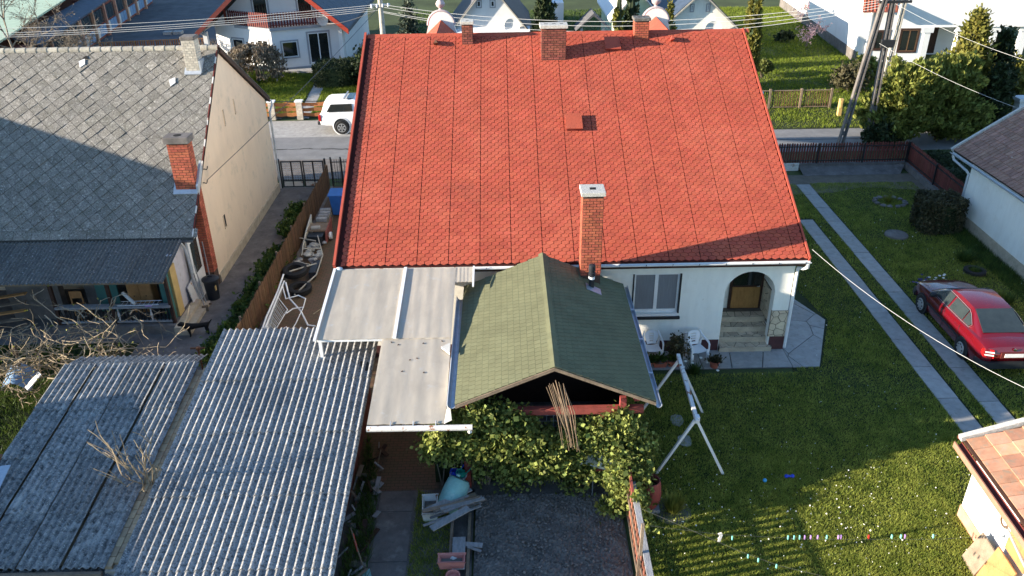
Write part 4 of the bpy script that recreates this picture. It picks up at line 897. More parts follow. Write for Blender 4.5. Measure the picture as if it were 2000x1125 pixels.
# ================================================================ garden furniture
def mono_chair(label,x,y,rz,s=.92):
    t=thing('plastic_chair',label,'chair',(x,y,.03),'white plastic garden chairs'); t.rotation_euler=(0,0,rz); t.scale=(s,s,s)
    def add(mb,name):
        o=mb.build(name,'white_plastic',None,smooth=True); o.parent=t; return o
    # front is -y
    P=[]
    for v in np.linspace(0,1,7):
        P.append([((u-.5)*.44*(1-.08*v),-.22+.42*v,.42-.03*math.sin(math.pi*u)-.02*v) for u in np.linspace(0,1,9)])
    m=MB().grid(P); m.add(*(lambda q:(q.v,q.f))(MB().grid([[(a,b,c-.015) for a,b,c in r_] for r_ in P][::-1]))); add(m,'seat')
    bk=MB(); bk_=[]
    # backrest: fan shaped panel with slots between strips
    rows=np.linspace(0,1,12)
    def bp(u,v): 
        wd=.13+.10*v; 
        return ((u-.5)*2*wd*(1-.25*max(0,v-.8)/.2*abs(u-.5)*2), .19+.10*v-.05*(abs(u-.5)*2)**2*.6, .42+.40*v-.05*(abs(u-.5)*2)**2*v)
    for i in range(11):
        v0,v1=rows[i],rows[i+1]
        if i in (2,4,6,8): us=((0,.30),(.70,1))
        else: us=((0,1),)
        for a,b in us:
            k_=[[bp(a+(b-a)*s_/6,v) for s_ in range(7)] for v in (v0,v1)]; bk.grid(k_); bk.grid([[(p[0],p[1]+.014,p[2]) for p in r_] for r_ in k_][::-1])
    add(bk,'backrest')
    for sx in (-1,1):
        add(MB().tube([(sx*.21,.30,.80),(sx*.25,.24,.70),(sx*.275,.10,.645),(sx*.275,-.12,.635),(sx*.265,-.20,.60),(sx*.26,-.22,.42)],[.02,.028,.03,.03,.028,.025],6),'armrest')
        add(MB().prism([(sx*.27,-.24,0),(sx*.22,-.25,0),(sx*.19,-.22,.42),(sx*.28,-.22,.44)],(0,.045,0)),'leg'); add(MB().prism([(sx*.26,.27,0),(sx*.21,.27,0),(sx*.17,.20,.42),(sx*.25,.18,.60)],(0,.045,0)),'leg')
mono_chair('white plastic chair beside the pergola under the window',4.33,20.42,.05,1.0); mono_chair('white plastic chair beside the wooden post near the porch steps',5.62,20.30,.28,1.06)
sw=thing('swing_frame','white timber A-frame swing stand on the lawn','swing frame',(4.45,16.6,0))
for a,bs in (((4.50,17.80,1.72),((3.62,17.88,0),(5.28,17.78,0))),((4.43,15.36,1.68),((3.61,15.38,0),(5.24,15.32,0)))):
    for b in bs: MB().beam(b,a,.06,.06,(0,1,0)).build('leg','white_paint',sw)
MB().beam((4.51,18.0,1.74),(4.42,15.2,1.70),.09,.09).build('top_beam','white_rusty',sw)
MB().box(4.40,4.50,15.28,15.42,1.60,1.76).build('joint_plate','white_paint',sw)
tag(MB().beam((5.20,19.98,0),(5.19,20.02,1.16),.10,.05).build('timber_post','wood_grey',None),'grey weathered timber post by the white chair','post')
def pot(label,x,y,r,h,mat,soil=True,shape='round'):
    t=thing('flower_pot',label,'pot',(x,y,.02),'flower pots on the terrace')
    if shape=='round': MB().lathe([(r*.7,0),(r,h*.9),(r*1.08,h*.9),(r*1.08,h),(r*.95,h),(r*.93,h*.8)],(x,y,.03),14).build('pot',mat,t,smooth=True)
    else: MB().add([(x-r*.85,y-r*.55,.03),(x+r*.85,y-r*.55,.03),(x+r*.85,y+r*.55,.03),(x-r*.85,y+r*.55,.03),(x-r,y-r*.65,h),(x+r,y-r*.65,h),(x+r,y+r*.65,h),(x-r,y+r*.65,h)],[(0,3,2,1),(0,1,5,4),(1,2,6,5),(2,3,7,6),(3,0,4,7)]).box(x-r*.97,x+r*.97,y-r*.62,y+r*.62,h*.7,h*.8).build('pot',mat,t)
    MB().lathe([(r*.93,h*.78),(0.01,h*.85)],(x,y,.03),12,cap=False).build('soil','soil',t); return t
pots=[pot('small brown pot half hidden by the pergola gutter',4.17,20.02,.11,.16,'terracotta'),pot('square terracotta planter below the white chair',4.50,20.05,.20,.22,'terracotta',shape='sq'),pot('square terracotta planter behind the swing frame top',4.93,20.07,.19,.22,'terracotta',shape='sq'),pot('round red pot alone on the terrace edge',6.09,19.93,.15,.22,'terracotta')]
# ================================================================ dug bed, timber and garden clutter
sheet('dug_bed',[(-.85,6),(2.55,6),(2.6,14.75),(-.8,14.75)],.012,'soil',.04)
gx=np.linspace(-.8,2.55,90); gy=np.linspace(8.5,14.7,150)
P=[[(x,y,.05+.03*math.sin(x*5.1+y*2.3)*math.sin(y*4.7)+random.uniform(-.028,.03)) for x in gx] for y in gy]
stuff_o=MB().grid(P).build('dug_soil','soil',None); tag(stuff_o,'rough dug dark soil of the vegetable bed','soil'); stuff(stuff_o)
cl=MB()
for i in range(2600):
    x,y=random.uniform(-.75,2.5),random.uniform(10.5,14.65); r_=random.choice((.010,.012,.015,.015,.018,.02,.025,.035)); cl.ico((x,y,.06+r_*.3),r_,.3,(1,1,.7))
o=tag(cl.build('soil_clods','clod',None),'grey clods scattered over the dug bed','soil'); stuff(o)
fr=thing('bed_edging','long wooden bed edging between the grass strip and dug bed','edging',(-1.1,12,0))
for x in (-1.32,-.93): MB().box(x-.03,x+.03,9.5,14.0,0,.16).build('edge_board','wood_old',fr)
pil=thing('plank_pile','pile of grey weathered planks lying across the bed edging','planks',(-1.25,14.0,.16))
rr=random.Random(5)
for i in range(15):
    a=.42+rr.gauss(0,.07); cx,cy=-1.25+rr.uniform(-.18,.22),13.95+rr.uniform(-.22,.22); L=rr.uniform(.75,1.35); d=Vector((math.cos(a),math.sin(a),rr.uniform(-.02,.04))); c=Vector((cx,cy,.22+.028*i)); w_=rr.choice((.05,.06,.09,.12))
    MB().beam(c-d*L/2,c+d*L/2,w_,.022).build('plank','wood_grey' if i%3 else 'wood_old',pil)
MB().beam((-1.72,13.05,.62),(-.92,13.62,.66),.17,.03).build('plank','wood_grey',pil)
tag(MB().beam((-1.14,13.2,.20),(-1.12,12.3,.19),.28,.03).build('plank','wood_grey',None),'single wide grey plank lying along the bed edging','plank')
tag(MB().beam((-1.28,13.05,.18),(-.62,12.98,.17),.12,.03).build('plank','wood_grey',None),'short grey plank crossing the bed edging','plank')
tag(MB().beam((-.95,12.95,.17),(-.65,12.82,.16),.06,.02).build('batten','wood_grey',None),'thin split batten by the short plank','batten')
tag(MB().ico((-1.24,12.52,.28),.10,.35,(1,1,.8)).build('crumpled_bag','cloth_pale',None),'crumpled tan paper bag on the wide plank','bag')
def trough(label,x,y,rz,l,w_,h,mat,name='planter',z=.0):
    t=thing(name,label,'planter',(x,y,z)); Mz=Matrix.Rotation(rz,3,'Z'); P=lambda a,b,c: V3((x,y,z))+Mz@Vector((a,b,c))
    k=.85; o_=[(-1,-1),(1,-1),(1,1),(-1,1)]; th=.025
    lo=[P(a*l/2*k,b*w_/2*k,0) for a,b in o_]; hi=[P(a*l/2,b*w_/2,h) for a,b in o_]; hi2=[P(a*(l/2-th),b*(w_/2-th),h) for a,b in o_]; lo2=[P(a*(l/2*k-th),b*(w_/2*k-th),h*.55) for a,b in o_]
    MB().add(lo+hi+hi2+lo2,[(3,2,1,0)]+[(i,(i+1)%4,4+(i+1)%4,4+i) for i in range(4)]+[(4+i,4+(i+1)%4,8+(i+1)%4,8+i) for i in range(4)]+[(8+i,8+(i+1)%4,12+(i+1)%4,12+i) for i in range(4)]).build('shell',mat,t)
    MB().prism([lo2[i]+Vector((0,0,.0)) for i in range(4)],(0,0,.01)).build('soil','soil',t)
    for s_ in (-1,1): MB().prism([P(-l/2-.015,s_*(w_/2),h-.03),P(l/2+.015,s_*(w_/2),h-.03),P(l/2+.015,s_*(w_/2+.018),h),P(-l/2-.015,s_*(w_/2+.018),h)],(0,0,.012)).build('rim',mat,t)
    return t
trough('pink rectangular planter with dry soil at the end of the bed edging',-1.26,12.42,.0,.58,.24,.22,'pink_plastic',z=.18)
t=thing('flower_pot','round pink pot at the bottom edge of the picture','pot',(-1.22,12.03,.1)); MB().lathe([(.10,0),(.145,.17),(.155,.2),(.135,.2),(.12,.12)],(-1.22,12.05,.1),16).build('pot','pink_plastic',t,smooth=True)
trough('dirty white trough half under the plank pile',-1.85,14.15,.06,.36,.62,.30,'white_rusty','trough')
# reclining pale teal barrel
t=thing('water_barrel','pale teal plastic barrel tipped over above the plank pile','barrel',(-1.35,14.55,.1))
ax=Vector((.40,.55,.72)).normalized(); Mq=Vector((0,0,1)).rotation_difference(ax).to_matrix()
MB().lathe([(.20,0),(.27,.05),(.29,.25),(.29,.55),(.27,.72),(.22,.79),(.10,.80),(.0,.80)],(-1.47,14.10,.12),22,M=Mq).build('body','teal_barrel',t,smooth=True); MB().lathe([(.05,0),(.05,.05),(.0,.06)],V3((-1.47,14.10,.12))+ax*.79+Vector((-.05,0,.08)),10,M=Mq).build('bung','teal_barrel',t)
# basin with watering cans
t=thing('wash_basin','white enamel basin holding watering cans by the ivy','basin',(-1.26,15.25,.3)); MB().lathe([(.12,0),(.20,.09),(.215,.10),(.20,.105),(.12,.02)],(-1.22,14.92,.38),18).build('bowl','white_plastic',t,smooth=True); MB().box(-1.38,-1.06,14.80,15.08,0,.37).build('stand','wood_old',t)
def can(label,x,y,z,mat,rz):
    t=thing('watering_can',label,'watering can',(x,y,z)); Mz=Matrix.Rotation(rz,3,'Z'); P=lambda *p: V3((x,y,z))+Mz@Vector(p)
    b=[P(.09*math.cos(a),.06*math.sin(a),h) for h in (0,.16) for a in np.linspace(0,6.283,14,endpoint=False)]
    MB().add(b,[tuple(range(13,-1,-1))]+[(i,(i+1)%14,14+(i+1)%14,14+i) for i in range(14)]).build('body',mat,t,smooth=True)
    MB().tube([P(.08,0,.05),P(.18,0,.14),P(.24,0,.22)],[.02,.015,.012],8).build('spout',mat,t,smooth=True); MB().tube([P(.03,0,.16),P(.0,0,.24),P(-.09,0,.23),P(-.13,0,.14),P(-.09,0,.05)],.013,6).build('handle',mat,t,smooth=True)
can('blue watering can standing in the white basin',-1.30,14.97,.43,'blue_plastic',.5); can('green watering can lying in the white basin',-1.14,14.90,.45,'green_plastic',.2)
# red barrel on a wooden stand
t=thing('rain_barrel','dark red barrel on a wooden stand at the end of the garden fence','barrel',(3.12,14.3,0)); MB().box(3.0,3.45,13.98,14.42,0,.12).build('stand','wood_grey',t)
MB().lathe([(.19,0),(.25,.15),(.27,.38),(.25,.60),(.215,.74),(.20,.74),(.20,.45)],(3.22,14.2,.12),20).build('body','red_barrel',t,smooth=True); MB().lathe([(.20,.55),(.0,.551)],(3.22,14.2,.12),16,cap=False).build('water','glass_dark',t)
for i,(x,y,r_) in enumerate(((4.53,17.45,.20),(4.56,16.55,.21))):
    ang=[(a,r_*random.uniform(.75,1.1)) for a in np.linspace(0,6.283,8,endpoint=False)]
    tag(MB().prism([(x+q*math.cos(a),y+1.3*q*math.sin(a),.0) for a,q in ang],(0,0,.035)).build('stepping_stone','path_slab',None),('flat grey stone under the far end of the swing frame','flat grey stone in the middle under the swing frame')[i],'stone')
tag(MB().lathe([(.05*math.sin(a),.05-.05*math.cos(a)) for a in np.linspace(.01,3.13,9)],(6.16,14.97,.03),12).build('toy_ball','cyan_plastic',None,smooth=True),'small light blue ball on the lawn','ball')
t=thing('toy_dumbbell','small blue dumbbell-shaped toy on the lawn','toy',(6.8,15.1,.03)); 
for s_ in (-1,1): MB().lathe([(.048*math.sin(a),.05-.05*math.cos(a)) for a in np.linspace(.01,3.13,9)],(6.8+s_*.075,15.1,.03),12).build('ball','blue_plastic',t,smooth=True)
MB().tube([(6.73,15.1,.08),(6.87,15.1,.08)],.028,8).build('grip','blue_plastic',t)
# canes tied under the pergola gable
cn=thing('cane_bundle','fan of long dry canes hanging below the pergola gable','canes',(1.15,14.5,2.6))
rr=random.Random(4)
for i in range(17):
    f=i/16; MB().tube([(.86+.42*f+rr.uniform(-.03,.03),14.72,3.30-.35*abs(f-.4)+rr.uniform(-.05,.06)),(1.08+.36*f+rr.uniform(-.05,.05),14.52,2.55),(1.25+.30*f+rr.uniform(-.07,.07),14.38+rr.uniform(-.06,.06),rr.uniform(1.55,2.0))],[.008,.010,.006],5).build('cane','cane',cn)
# pale fabric sheet sagging over the vines
P=[[(1.55+1.05*u,14.62+.35*v-.05*math.sin(3*u),.98+.20*v+.05*math.sin(7*u+2*v)-.10*u*(1-v)) for u in np.linspace(0,1,15)] for v in np.linspace(0,1,7)]
m=MB().grid(P); m.add(*(lambda q:(q.v,q.f))(MB().grid([[(a,b,c-.012) for a,b,c in r_] for r_ in P][::-1]))); tag(m.build('tarpaulin','cloth_pale',None,smooth=True),'pale sheet sagging on top of the ivy near the garden fence','sheet')
tag(MB().tube([(1.95,14.60,.05),(1.95,14.62,1.0)],.014,6).build('stake','galvanised',None),'thin metal stake standing at the edge of the dug bed','stake')
tag(MB().beam((2.0,14.66,.78),(2.6,14.7,.84),.05,.06).build('support_batten','beam_red',None),'short red-brown batten under the pale sheet','batten')
# side yard clutter
def tyre(label,x,y,z,r_,tilt):
    Mt=Matrix.Rotation(tilt,3,'X'); prof=[(r_*.58,-.09),(r_*.8,-.11),(r_*.97,-.085),(r_,0),(r_*.97,.085),(r_*.8,.11),(r_*.58,.09),(r_*.58,-.09)]
    tag(MB().lathe(prof,(x,y,z),26,M=Mt,cap=False).build('tyre','rubber',None,smooth=50),label,'tyre')
tyre('big black tyre on top of another beside the paling fence',-7.52,25.9,.42,.44,.12); tyre('black tyre lying under another near the rusty frame',-7.2,25.05,.14,.42,.05)
t=thing('wheelie_bin','blue wheelie bin beside the red roof edge','bin',(-7.0,31.9,0))
MB().add([(-7.22,31.65,.08),(-6.80,31.65,.08),(-6.80,32.1,.08),(-7.22,32.1,.08),(-7.30,31.55,.95),(-6.72,31.55,.95),(-6.72,32.2,.95),(-7.30,32.2,.95)],[(0,3,2,1),(4,5,6,7),(0,1,5,4),(1,2,6,5),(2,3,7,6),(3,0,4,7)]).build('body','blue_bin',t,bevel=.02)
MB().prism([(-7.34,31.50,.96),(-6.68,31.50,.96),(-6.68,32.25,1.02),(-7.34,32.25,1.02)],(0,0,.05)).build('lid','blue_bin',t,bevel=.015)
for x in (-7.25,-6.78): MB().lathe([(.10,-.03),(.10,.03)],(x,32.15,.1),12,M=Matrix.Rotation(math.pi/2,3,'Y')).build('wheel','rubber',t)
st=thing('stone_stack','row of grey stone blocks in front of the blue bin','stones',(-7.5,30.9,0))
for i in range(4): MB().obox((-7.42+random.uniform(-.03,.03),30.45+.26*i,.42+.02*i),(.42,.20,.16),random.uniform(-.08,.08)).build('block','wood_grey',st,bevel=.02)
MB().box(-7.65,-7.2,30.3,31.4,0,.33).build('pallet','wood_old',st)
cr=thing('cart','tipped wooden handcart with a pale side board by the paling fence','cart',(-7.35,29.4,0))
MB().prism([(-7.80,28.5,.05),(-7.80,30.1,.05),(-7.80,30.2,.75),(-7.80,29.2,.55),(-7.80,28.4,.25)],(.04,0,0)).build('side_board','pale_polymer',cr); MB().prism([(-7.02,28.9,.1),(-7.02,30.1,.1),(-7.02,30.2,.62),(-7.02,29.0,.5)],(.05,0,0)).build('side_board','brick_dark',cr)
MB().box(-7.76,-7.02,29.2,29.9,.45,.50).build('bed','wood_old',cr); MB().box(-7.7,-7.1,28.75,29.2,.08,.42).build('crate','black_plastic',cr)
MB().lathe([(.03,-.05),(.14,-.05),(.15,0),(.14,.05),(.03,.05)],(-6.9,29.35,.2),14,M=Matrix.Rotation(math.pi/2,3,'Y')).build('wheel','white_plastic',cr)
MB().obox((-7.45,29.35,.55),(.36,.2,.10),.2).build('stone','concrete',cr,bevel=.03)
rr=random.Random(12); st=thing('rubble_pile','heap of pale stones and broken blocks under a bent metal frame','stones',(-7.35,27.6,0))
for i in range(26): MB().ico((-7.62+rr.uniform(0,.62),26.6+rr.uniform(0,2.0),.12+rr.uniform(0,.25)),rr.uniform(.09,.17),.3,(1,1,.7)).build('stone',rr.choice(('concrete','wood_grey','concrete_cap')),st)
fm_=thing('bent_frame','bent tubular metal frame lying over the rubble heap','frame',(-7.1,26.8,0))
for a,b in (((-7.9,28.5,.5),(-7.2,28.1,.55)),((-7.25,28.7,.5),(-6.78,27.2,.4)),((-7.7,28.3,.5),(-7.5,27.0,.5)),((-7.6,27.5,.52),(-6.9,27.6,.48)),((-7.7,26.6,.45),(-7.1,26.4,.4)),((-6.78,27.2,.4),(-6.75,25.8,.3)),((-6.75,25.8,.3),(-7.3,24.6,.15)),((-6.85,26.4,.45),(-7.6,25.5,.6))): MB().beam(a,b,.035,.035).build('bar','pole_concrete',fm_)
MB().box(-7.05,-6.82,25.9,26.9,.1,.34).build('grille','black_plastic',fm_)
# white tubular bench frame with wire seat
bf=thing('bench_frame','white tubular bench frame with a wire mesh seat, tipped by the paling fence','bench',(-7.0,22.6,0))
def wt(*p,r=.022): MB().tube(p,r,6).build('tube','white_paint',bf,smooth=True)
wt((-7.55,24.6,.95),(-7.6,23.9,.72),(-7.65,22.4,.55),(-7.62,21.4,.45),r=.03); wt((-7.47,24.3,.85),(-7.55,23.3,.62),(-7.58,21.6,.42),r=.03)
wt((-7.5,24.1,.8),(-7.3,23.6,.55),(-6.9,23.7,.62),(-6.62,23.5,.6),(-6.65,23.2,.45),(-7.0,23.2,.4),(-7.15,22.9,.4)); wt((-7.4,24.2,.85),(-7.2,23.7,.5),(-6.75,23.2,.30),(-6.45,22.7,.06),(-6.2,22.65,.05),r=.028)
wt((-7.6,21.9,.5),(-7.25,21.7,.42),(-6.9,21.9,.48),(-6.75,21.6,.4),(-6.85,21.4,.2)); wt((-7.58,22.3,.5),(-7.5,21.6,.25),(-7.25,21.2,.06),r=.028)
wt((-7.55,23.6,.6),(-7.15,23.1,.42),(-7.3,22.2,.30),(-7.45,21.7,.3),r=.016); wt((-6.65,23.2,.45),(-6.75,22.4,.3),(-6.8,22.1,.28),r=.016)
wm=MB()
for k_ in range(8):
    f=k_/7; wm.tube([(-7.56,23.5-1.6*f,.58-.1*f),(-7.18-.15*f,23.0-1.2*f,.40-.08*f)],.006,4); wm.tube([(-7.56+.36*f,23.5-.5*f,.58-.16*f),(-7.60+.2*f,21.9-.1*f,.48-.14*f)],.006,4)
stuff(wm.build('wire_mesh','galvanised',bf))
for i,(x0_,y0_,x1_,y1_) in enumerate(((-7.86,25.0,-7.72,21.0),(-7.75,23.2,-7.55,20.8))): tag(MB().beam((x0_,y0_,.12),(x1_,y1_,.10),.13,.10).build('timber_beam','wood_grey',None),('long grey timber beam lying along the paling fence','shorter grey timber beside the bench frame')[i],'timber')
t=thing('dry_vine','dry leafless vine against the canopy edge','vine',(-5.2,23,0)); 
for p in ([(-5.0,24.6,.6),(-5.3,24.0,.9),(-5.25,23.2,.8)],[(-5.6,23.9,.5),(-5.2,23.4,.8)],[(-6.3,23.0,.3),(-5.7,23.3,.6),(-5.1,22.9,.7)],[(-5.1,24.9,1.0),(-5.15,23.6,.9)]): MB().tube(p,.018,5).build('stem','twig_pale',t)
# dog
def dog():
    t=thing('dog','black dog with tan legs standing beside the concrete steps','dog',(-9.85,22.25,0))
    x,y=-9.86,22.3
    # skeleton laid out along -x (head) to +x (tail)
    vs=[(.30,0,.36),(.12,0,.35),(-.10,0,.355),(-.27,0,.38),(-.38,0,.45),(-.46,0,.48),(-.56,0,.46),
        (.27,.07,.22),(.31,.075,.12),(.29,.075,.02),(.27,-.07,.22),(.33,-.075,.12),(.31,-.075,.02),
        (-.26,.07,.22),(-.25,.075,.11),(-.27,.075,.015),(-.24,-.07,.22),(-.22,-.075,.11),(-.24,-.075,.015),
        (.40,0,.42),(.48,0,.52),(-.45,.05,.54),(-.45,-.05,.54)]
    rs=[.075,.085,.095,.10,.07,.065,.035,.05,.028,.026,.05,.028,.026,.045,.028,.026,.045,.028,.026,.028,.015,.015,.015]
    es=[(0,1),(1,2),(2,3),(3,4),(4,5),(5,6),(0,7),(7,8),(8,9),(0,10),(10,11),(11,12),(3,13),(13,14),(14,15),(3,16),(16,17),(17,18),(0,19),(19,20),(5,21),(5,22)]
    me=bpy.data.meshes.new('body'); me.from_pydata(vs,es,[]); o=bpy.data.objects.new('body',me); COL.objects.link(o); me.materials.append(M('dog_fur'))
    o.modifiers.new('skin','SKIN'); sv=me.skin_vertices[0].data
    for i,r_ in enumerate(rs): sv[i].radius=(r_,r_)
    sv[1].use_root=True
    s_=o.modifiers.new('sub','SUBSURF'); s_.levels=2; s_.render_levels=2
    o.parent=t; o.location=(0,0,0); t.location=(x,y,0); t.rotation_euler=(0,0,.25)
    return t
dog()
t=thing('rusty_pump','small rusty orange iron stand behind the wavy shed roof','stand',(-9.0,20.1,0)); MB().tube([(-9.0,20.1,0),(-9.0,20.1,.85)],.03,7).build('stem','rusty_iron',t); MB().tube([(-9.22,20.1,.9),(-8.82,20.14,.88)],.03,7).build('bar','rusty_iron',t); MB().lathe([(.05,0),(.07,.04),(.05,.1)],(-9.0,20.1,.84),8).build('head','rusty_iron',t)
t=thing('caution_bin','black bin with a yellow mark between the two sheds','bin',(-7.8,18.0,0)); MB().lathe([(.2,0),(.24,.9),(.2,.95)],(-7.78,18.0,.3),14).build('body','black_plastic',t,smooth=True); MB().box(-7.88,-7.68,17.74,17.76,.9,1.0).box(-7.84,-7.72,17.73,17.75,1.05,1.12).build('sticker','ochre_board',t)
# ================================================================ vehicles
def loft(secs,closed=True):
    mb=MB(); P=[]
    for y,half in secs:
        row=[(x,y,z) for x,z in half]+[(-x,y,z) for x,z in reversed(half[:-1])]
        P.append(row)
    mb.grid(P); n=len(P[0])
    mb.f+=[tuple(range(n-1,-1,-1)), tuple(range((len(P)-1)*n,len(P)*n))]
    return mb
def wheel(t,x,y,r_,side,mat,w_=.19,spokes=0):
    Mx=Matrix.Rotation(math.pi/2*side,3,'Y')
    ty=MB().lathe([(r_*.62,-w_/2),(r_*.9,-w_/2),(r_,-w_*.32),(r_,w_*.32),(r_*.9,w_/2),(r_*.62,w_/2)],(x,y,r_),24,M=Mx).build('wheel','rubber',None,smooth=50); c0=ty.location.copy(); ty.parent=t
    hub=Vector((x,y,r_)); rim=MB()
    if spokes:
        rim.lathe([(r_*.64,w_*.38),(r_*.64,w_*.54),(r_*.54,w_*.54),(r_*.54,w_*.40)],hub,24,M=Mx,cap=False)
        for k_ in range(spokes):
            a=2*math.pi*k_/spokes; rim.beam(hub+Mx@Vector((0,0,w_*.50)),hub+Mx@Vector((r_*.58*math.cos(a),r_*.58*math.sin(a),w_*.50)),r_*.17,.03,Mx@Vector((0,0,1)))
    else: rim.lathe([(r_*.64,w_*.50),(r_*.60,w_*.56),(r_*.30,w_*.58),(r_*.26,w_*.64),(0.005,w_*.64)],hub,24,M=Mx)
    rm=rim.build('rim',mat,None,smooth=40); c1=rm.location.copy(); rm.parent=ty; rm.location=c1-c0
    if not spokes:
        for k_ in range(8):
            a=2*math.pi*k_/8; p=hub+Mx@Vector((r_*.47*math.cos(a),r_*.47*math.sin(a),w_*.585)); o=MB().obox(p,(.02,.05,.03),M=Mx@Matrix.Rotation(a,3,'Z')@Matrix.Rotation(0,3,'X')).build('vent','black_plastic',None); c2=o.location.copy(); o.parent=ty; o.location=c2-c0
def red_car():
    t=thing('parked_car','red hatchback car parked on the lawn beside the wheel tracks','car',(0,0,0))
    def add(mb,name,mat,smooth=True,parent=None,bevel=0):
        o=mb.build(name,mat,None,smooth=smooth,bevel=bevel); o.parent=parent or t
        if parent: o.location=o.location-parent.location
        return o
    st=[(-2.30,.60,.36,.66,.69),(-2.27,.70,.30,.74,.78),(-2.20,.79,.26,.88,.93),(-2.05,.85,.23,.96,1.00),(-1.6,.87,.20,.97,1.00),(-.8,.875,.20,.95,.97),(0,.875,.20,.93,.95),(.8,.87,.20,.91,.94),(1.05,.865,.20,.895,.945),(1.6,.85,.21,.83,.895),(1.95,.81,.23,.76,.82),(2.15,.72,.27,.67,.72),(2.24,.60,.33,.58,.61)]
    body=loft([(y,[(hw*.90,zb),(hw*.97,zb+.08),(hw,zb+.28),(hw*1.0,zbelt-.16),(hw*.955,zbelt-.02),(hw*.88,zbelt+.01),(hw*.5,zt-.005),(0,zt+.01)]) for y,hw,zb,zbelt,zt in st])
    b=add(body,'body','car_red',30)
    cs=[(1.10,.79,.93,.76,.935),(.72,.80,.93,.685,1.17),(.34,.80,.935,.59,1.365),(.05,.80,.94,.585,1.41),(-.35,.80,.945,.58,1.42),(-.80,.795,.955,.565,1.395),(-1.25,.78,.96,.60,1.225),(-1.70,.75,.975,.70,1.02),(-1.80,.74,.975,.73,.985)]
    cab=loft([(y,[(hb,zb),(hr+(hb-hr)*.12,zr-.10*(zr-zb)/.45),(hr*.93,zr-.012*(zr-zb)/.45),(hr*.5,zr+.012),(0,zr+.018)]) for y,hb,zb,hr,zr in cs])
    add(cab,'cabin','car_red',35)
    sx=lambda z: .80-(z-.935)/(1.32-.935)*(.80-.605)
    for s_ in (-1,1):
        for poly in ([(.93,.965),(.03,.965),(.03,1.30),(.40,1.29)],[(-.06,.965),(-.82,.985),(-.80,1.29),(-.06,1.30)],[(-.86,.985),(-1.18,1.0),(-1.22,1.08),(-.95,1.24),(-.84,1.27)]):
            pp=[(s_*(sx(z)+.010),y,z) for y,z in poly]; add(MB().prism(pp if s_>0 else pp[::-1],(s_*.006,0,.002)),'side_window','glass_grey',False)
        add(MB().tube([(s_*(sx(z)+.017),y,z) for y,z in ((.97,.945),(.03,.948),(-.82,.965),(-1.22,.985),(-1.27,1.08),(-.96,1.26),(-.80,1.315),(0,1.325),(.40,1.315),(.97,.945))],.006,4),'window_trim','alloy')
        for y in (.10,-.72): add(MB().obox((s_*.872,y,.80),(.03,.17,.035)),'door_handle','car_red',True,bevel=.008)
        for y in (.98,-.02,-.92): add(MB().box(s_*.8775-.002,s_*.8775+.002,y-.006,y+.006,.30,.88),'door_gap','black_plastic',False)
        add(MB().box(min(s_*.87,s_*.885),max(s_*.87,s_*.885),-1.0,1.0,.50,.57),'rub_strip','black_plastic',False)
        add(MB().lathe([(.03,-.09),(.075,-.06),(.085,.04),(.05,.10)],(s_*.93,.72,.98),10,M=Matrix.Rotation(math.pi/2,3,'Y')@Matrix.Rotation(.2,3,'X')),'mirror','black_plastic')
        add(MB().prism([(s_*.55,-2.285,.62),(s_*.80,-2.20,.62),(s_*.83,-2.12,.72),(s_*.82,-2.12,.86),(s_*.56,-2.235,.86)][::s_],(0,-.03,0)),'tail_lamp','lamp_red',False)
        for z in (.70,.79): add(MB().prism([(s_*.57,-2.305,z),(s_*.78,-2.235,z),(s_*.78,-2.235,z+.035),(s_*.57,-2.30,z+.035)][::s_],(0,-.022,0)),'reversing_lamp','lamp_clear',False)
        add(MB().prism([(s_*.42,2.17,.56),(s_*.72,2.05,.56),(s_*.76,1.98,.70),(s_*.46,2.13,.70)][::-s_],(0,.05,0)),'headlamp','lamp_clear',False)
    add(MB().prism([(-.64,.985,1.005),(.64,.985,1.005),(.54,.42,1.335),(-.54,.42,1.335)],(0,.010,.018)),'windscreen','glass_grey',False)
    add(MB().prism([(.52,-.87,1.375),(-.52,-.87,1.375),(-.62,-1.66,1.055),(.62,-1.66,1.055)][::-1],(0,-.008,.020)),'rear_window','glass_grey',False)
    add(loft([(y,[(hw,z0),(hw+.02,z0+.1),(hw-.02,z0+.2),(0,z0+.22)]) for y,hw,z0 in ((-2.40,.62,.34),(-2.37,.75,.32),(-2.25,.85,.31),(-1.98,.888,.31))]),'bumper','black_plastic')
    add(loft([(y,[(hw,z0),(hw+.02,z0+.1),(hw-.02,z0+.18),(0,z0+.2)]) for y,hw,z0 in ((1.9,.85,.30),(2.12,.79,.31),(2.27,.66,.32),(2.31,.5,.34))]),'bumper','black_plastic')
    pl_=add(MB().box(-.26,.26,-2.325,-2.305,.66,.77),'number_plate','plate_white',False)
    add(MB().box(-.36,.36,-2.31,-2.28,.62,.80),'plate_recess','maroon_trim',False)
    add(MB().lathe([(.045,0),(.045,.012),(.02,.02)],(0,-2.265,.87),14,M=Matrix.Rotation(math.pi/2,3,'X')),'badge','chrome')
    add(MB().obox((.45,-2.275,.83),(.14,.01,.03)),'model_letters','chrome',False)
    for y in (-1.27,1.32):
        for s_ in (-1,1):
            add(MB().lathe([(.345,-.01),(.345,.012)],(s_*.868,y,.33),22,M=Matrix.Rotation(math.pi/2,3,'Y')),'wheel_arch','black_plastic')
            wheel(t,s_*.80,y,.305,s_,'alloy')
    t.scale=(1.03,1.03,1.03); t.location=(14.42,21.55,0); t.rotation_euler=(0,0,-.015)
    return t
red_car()
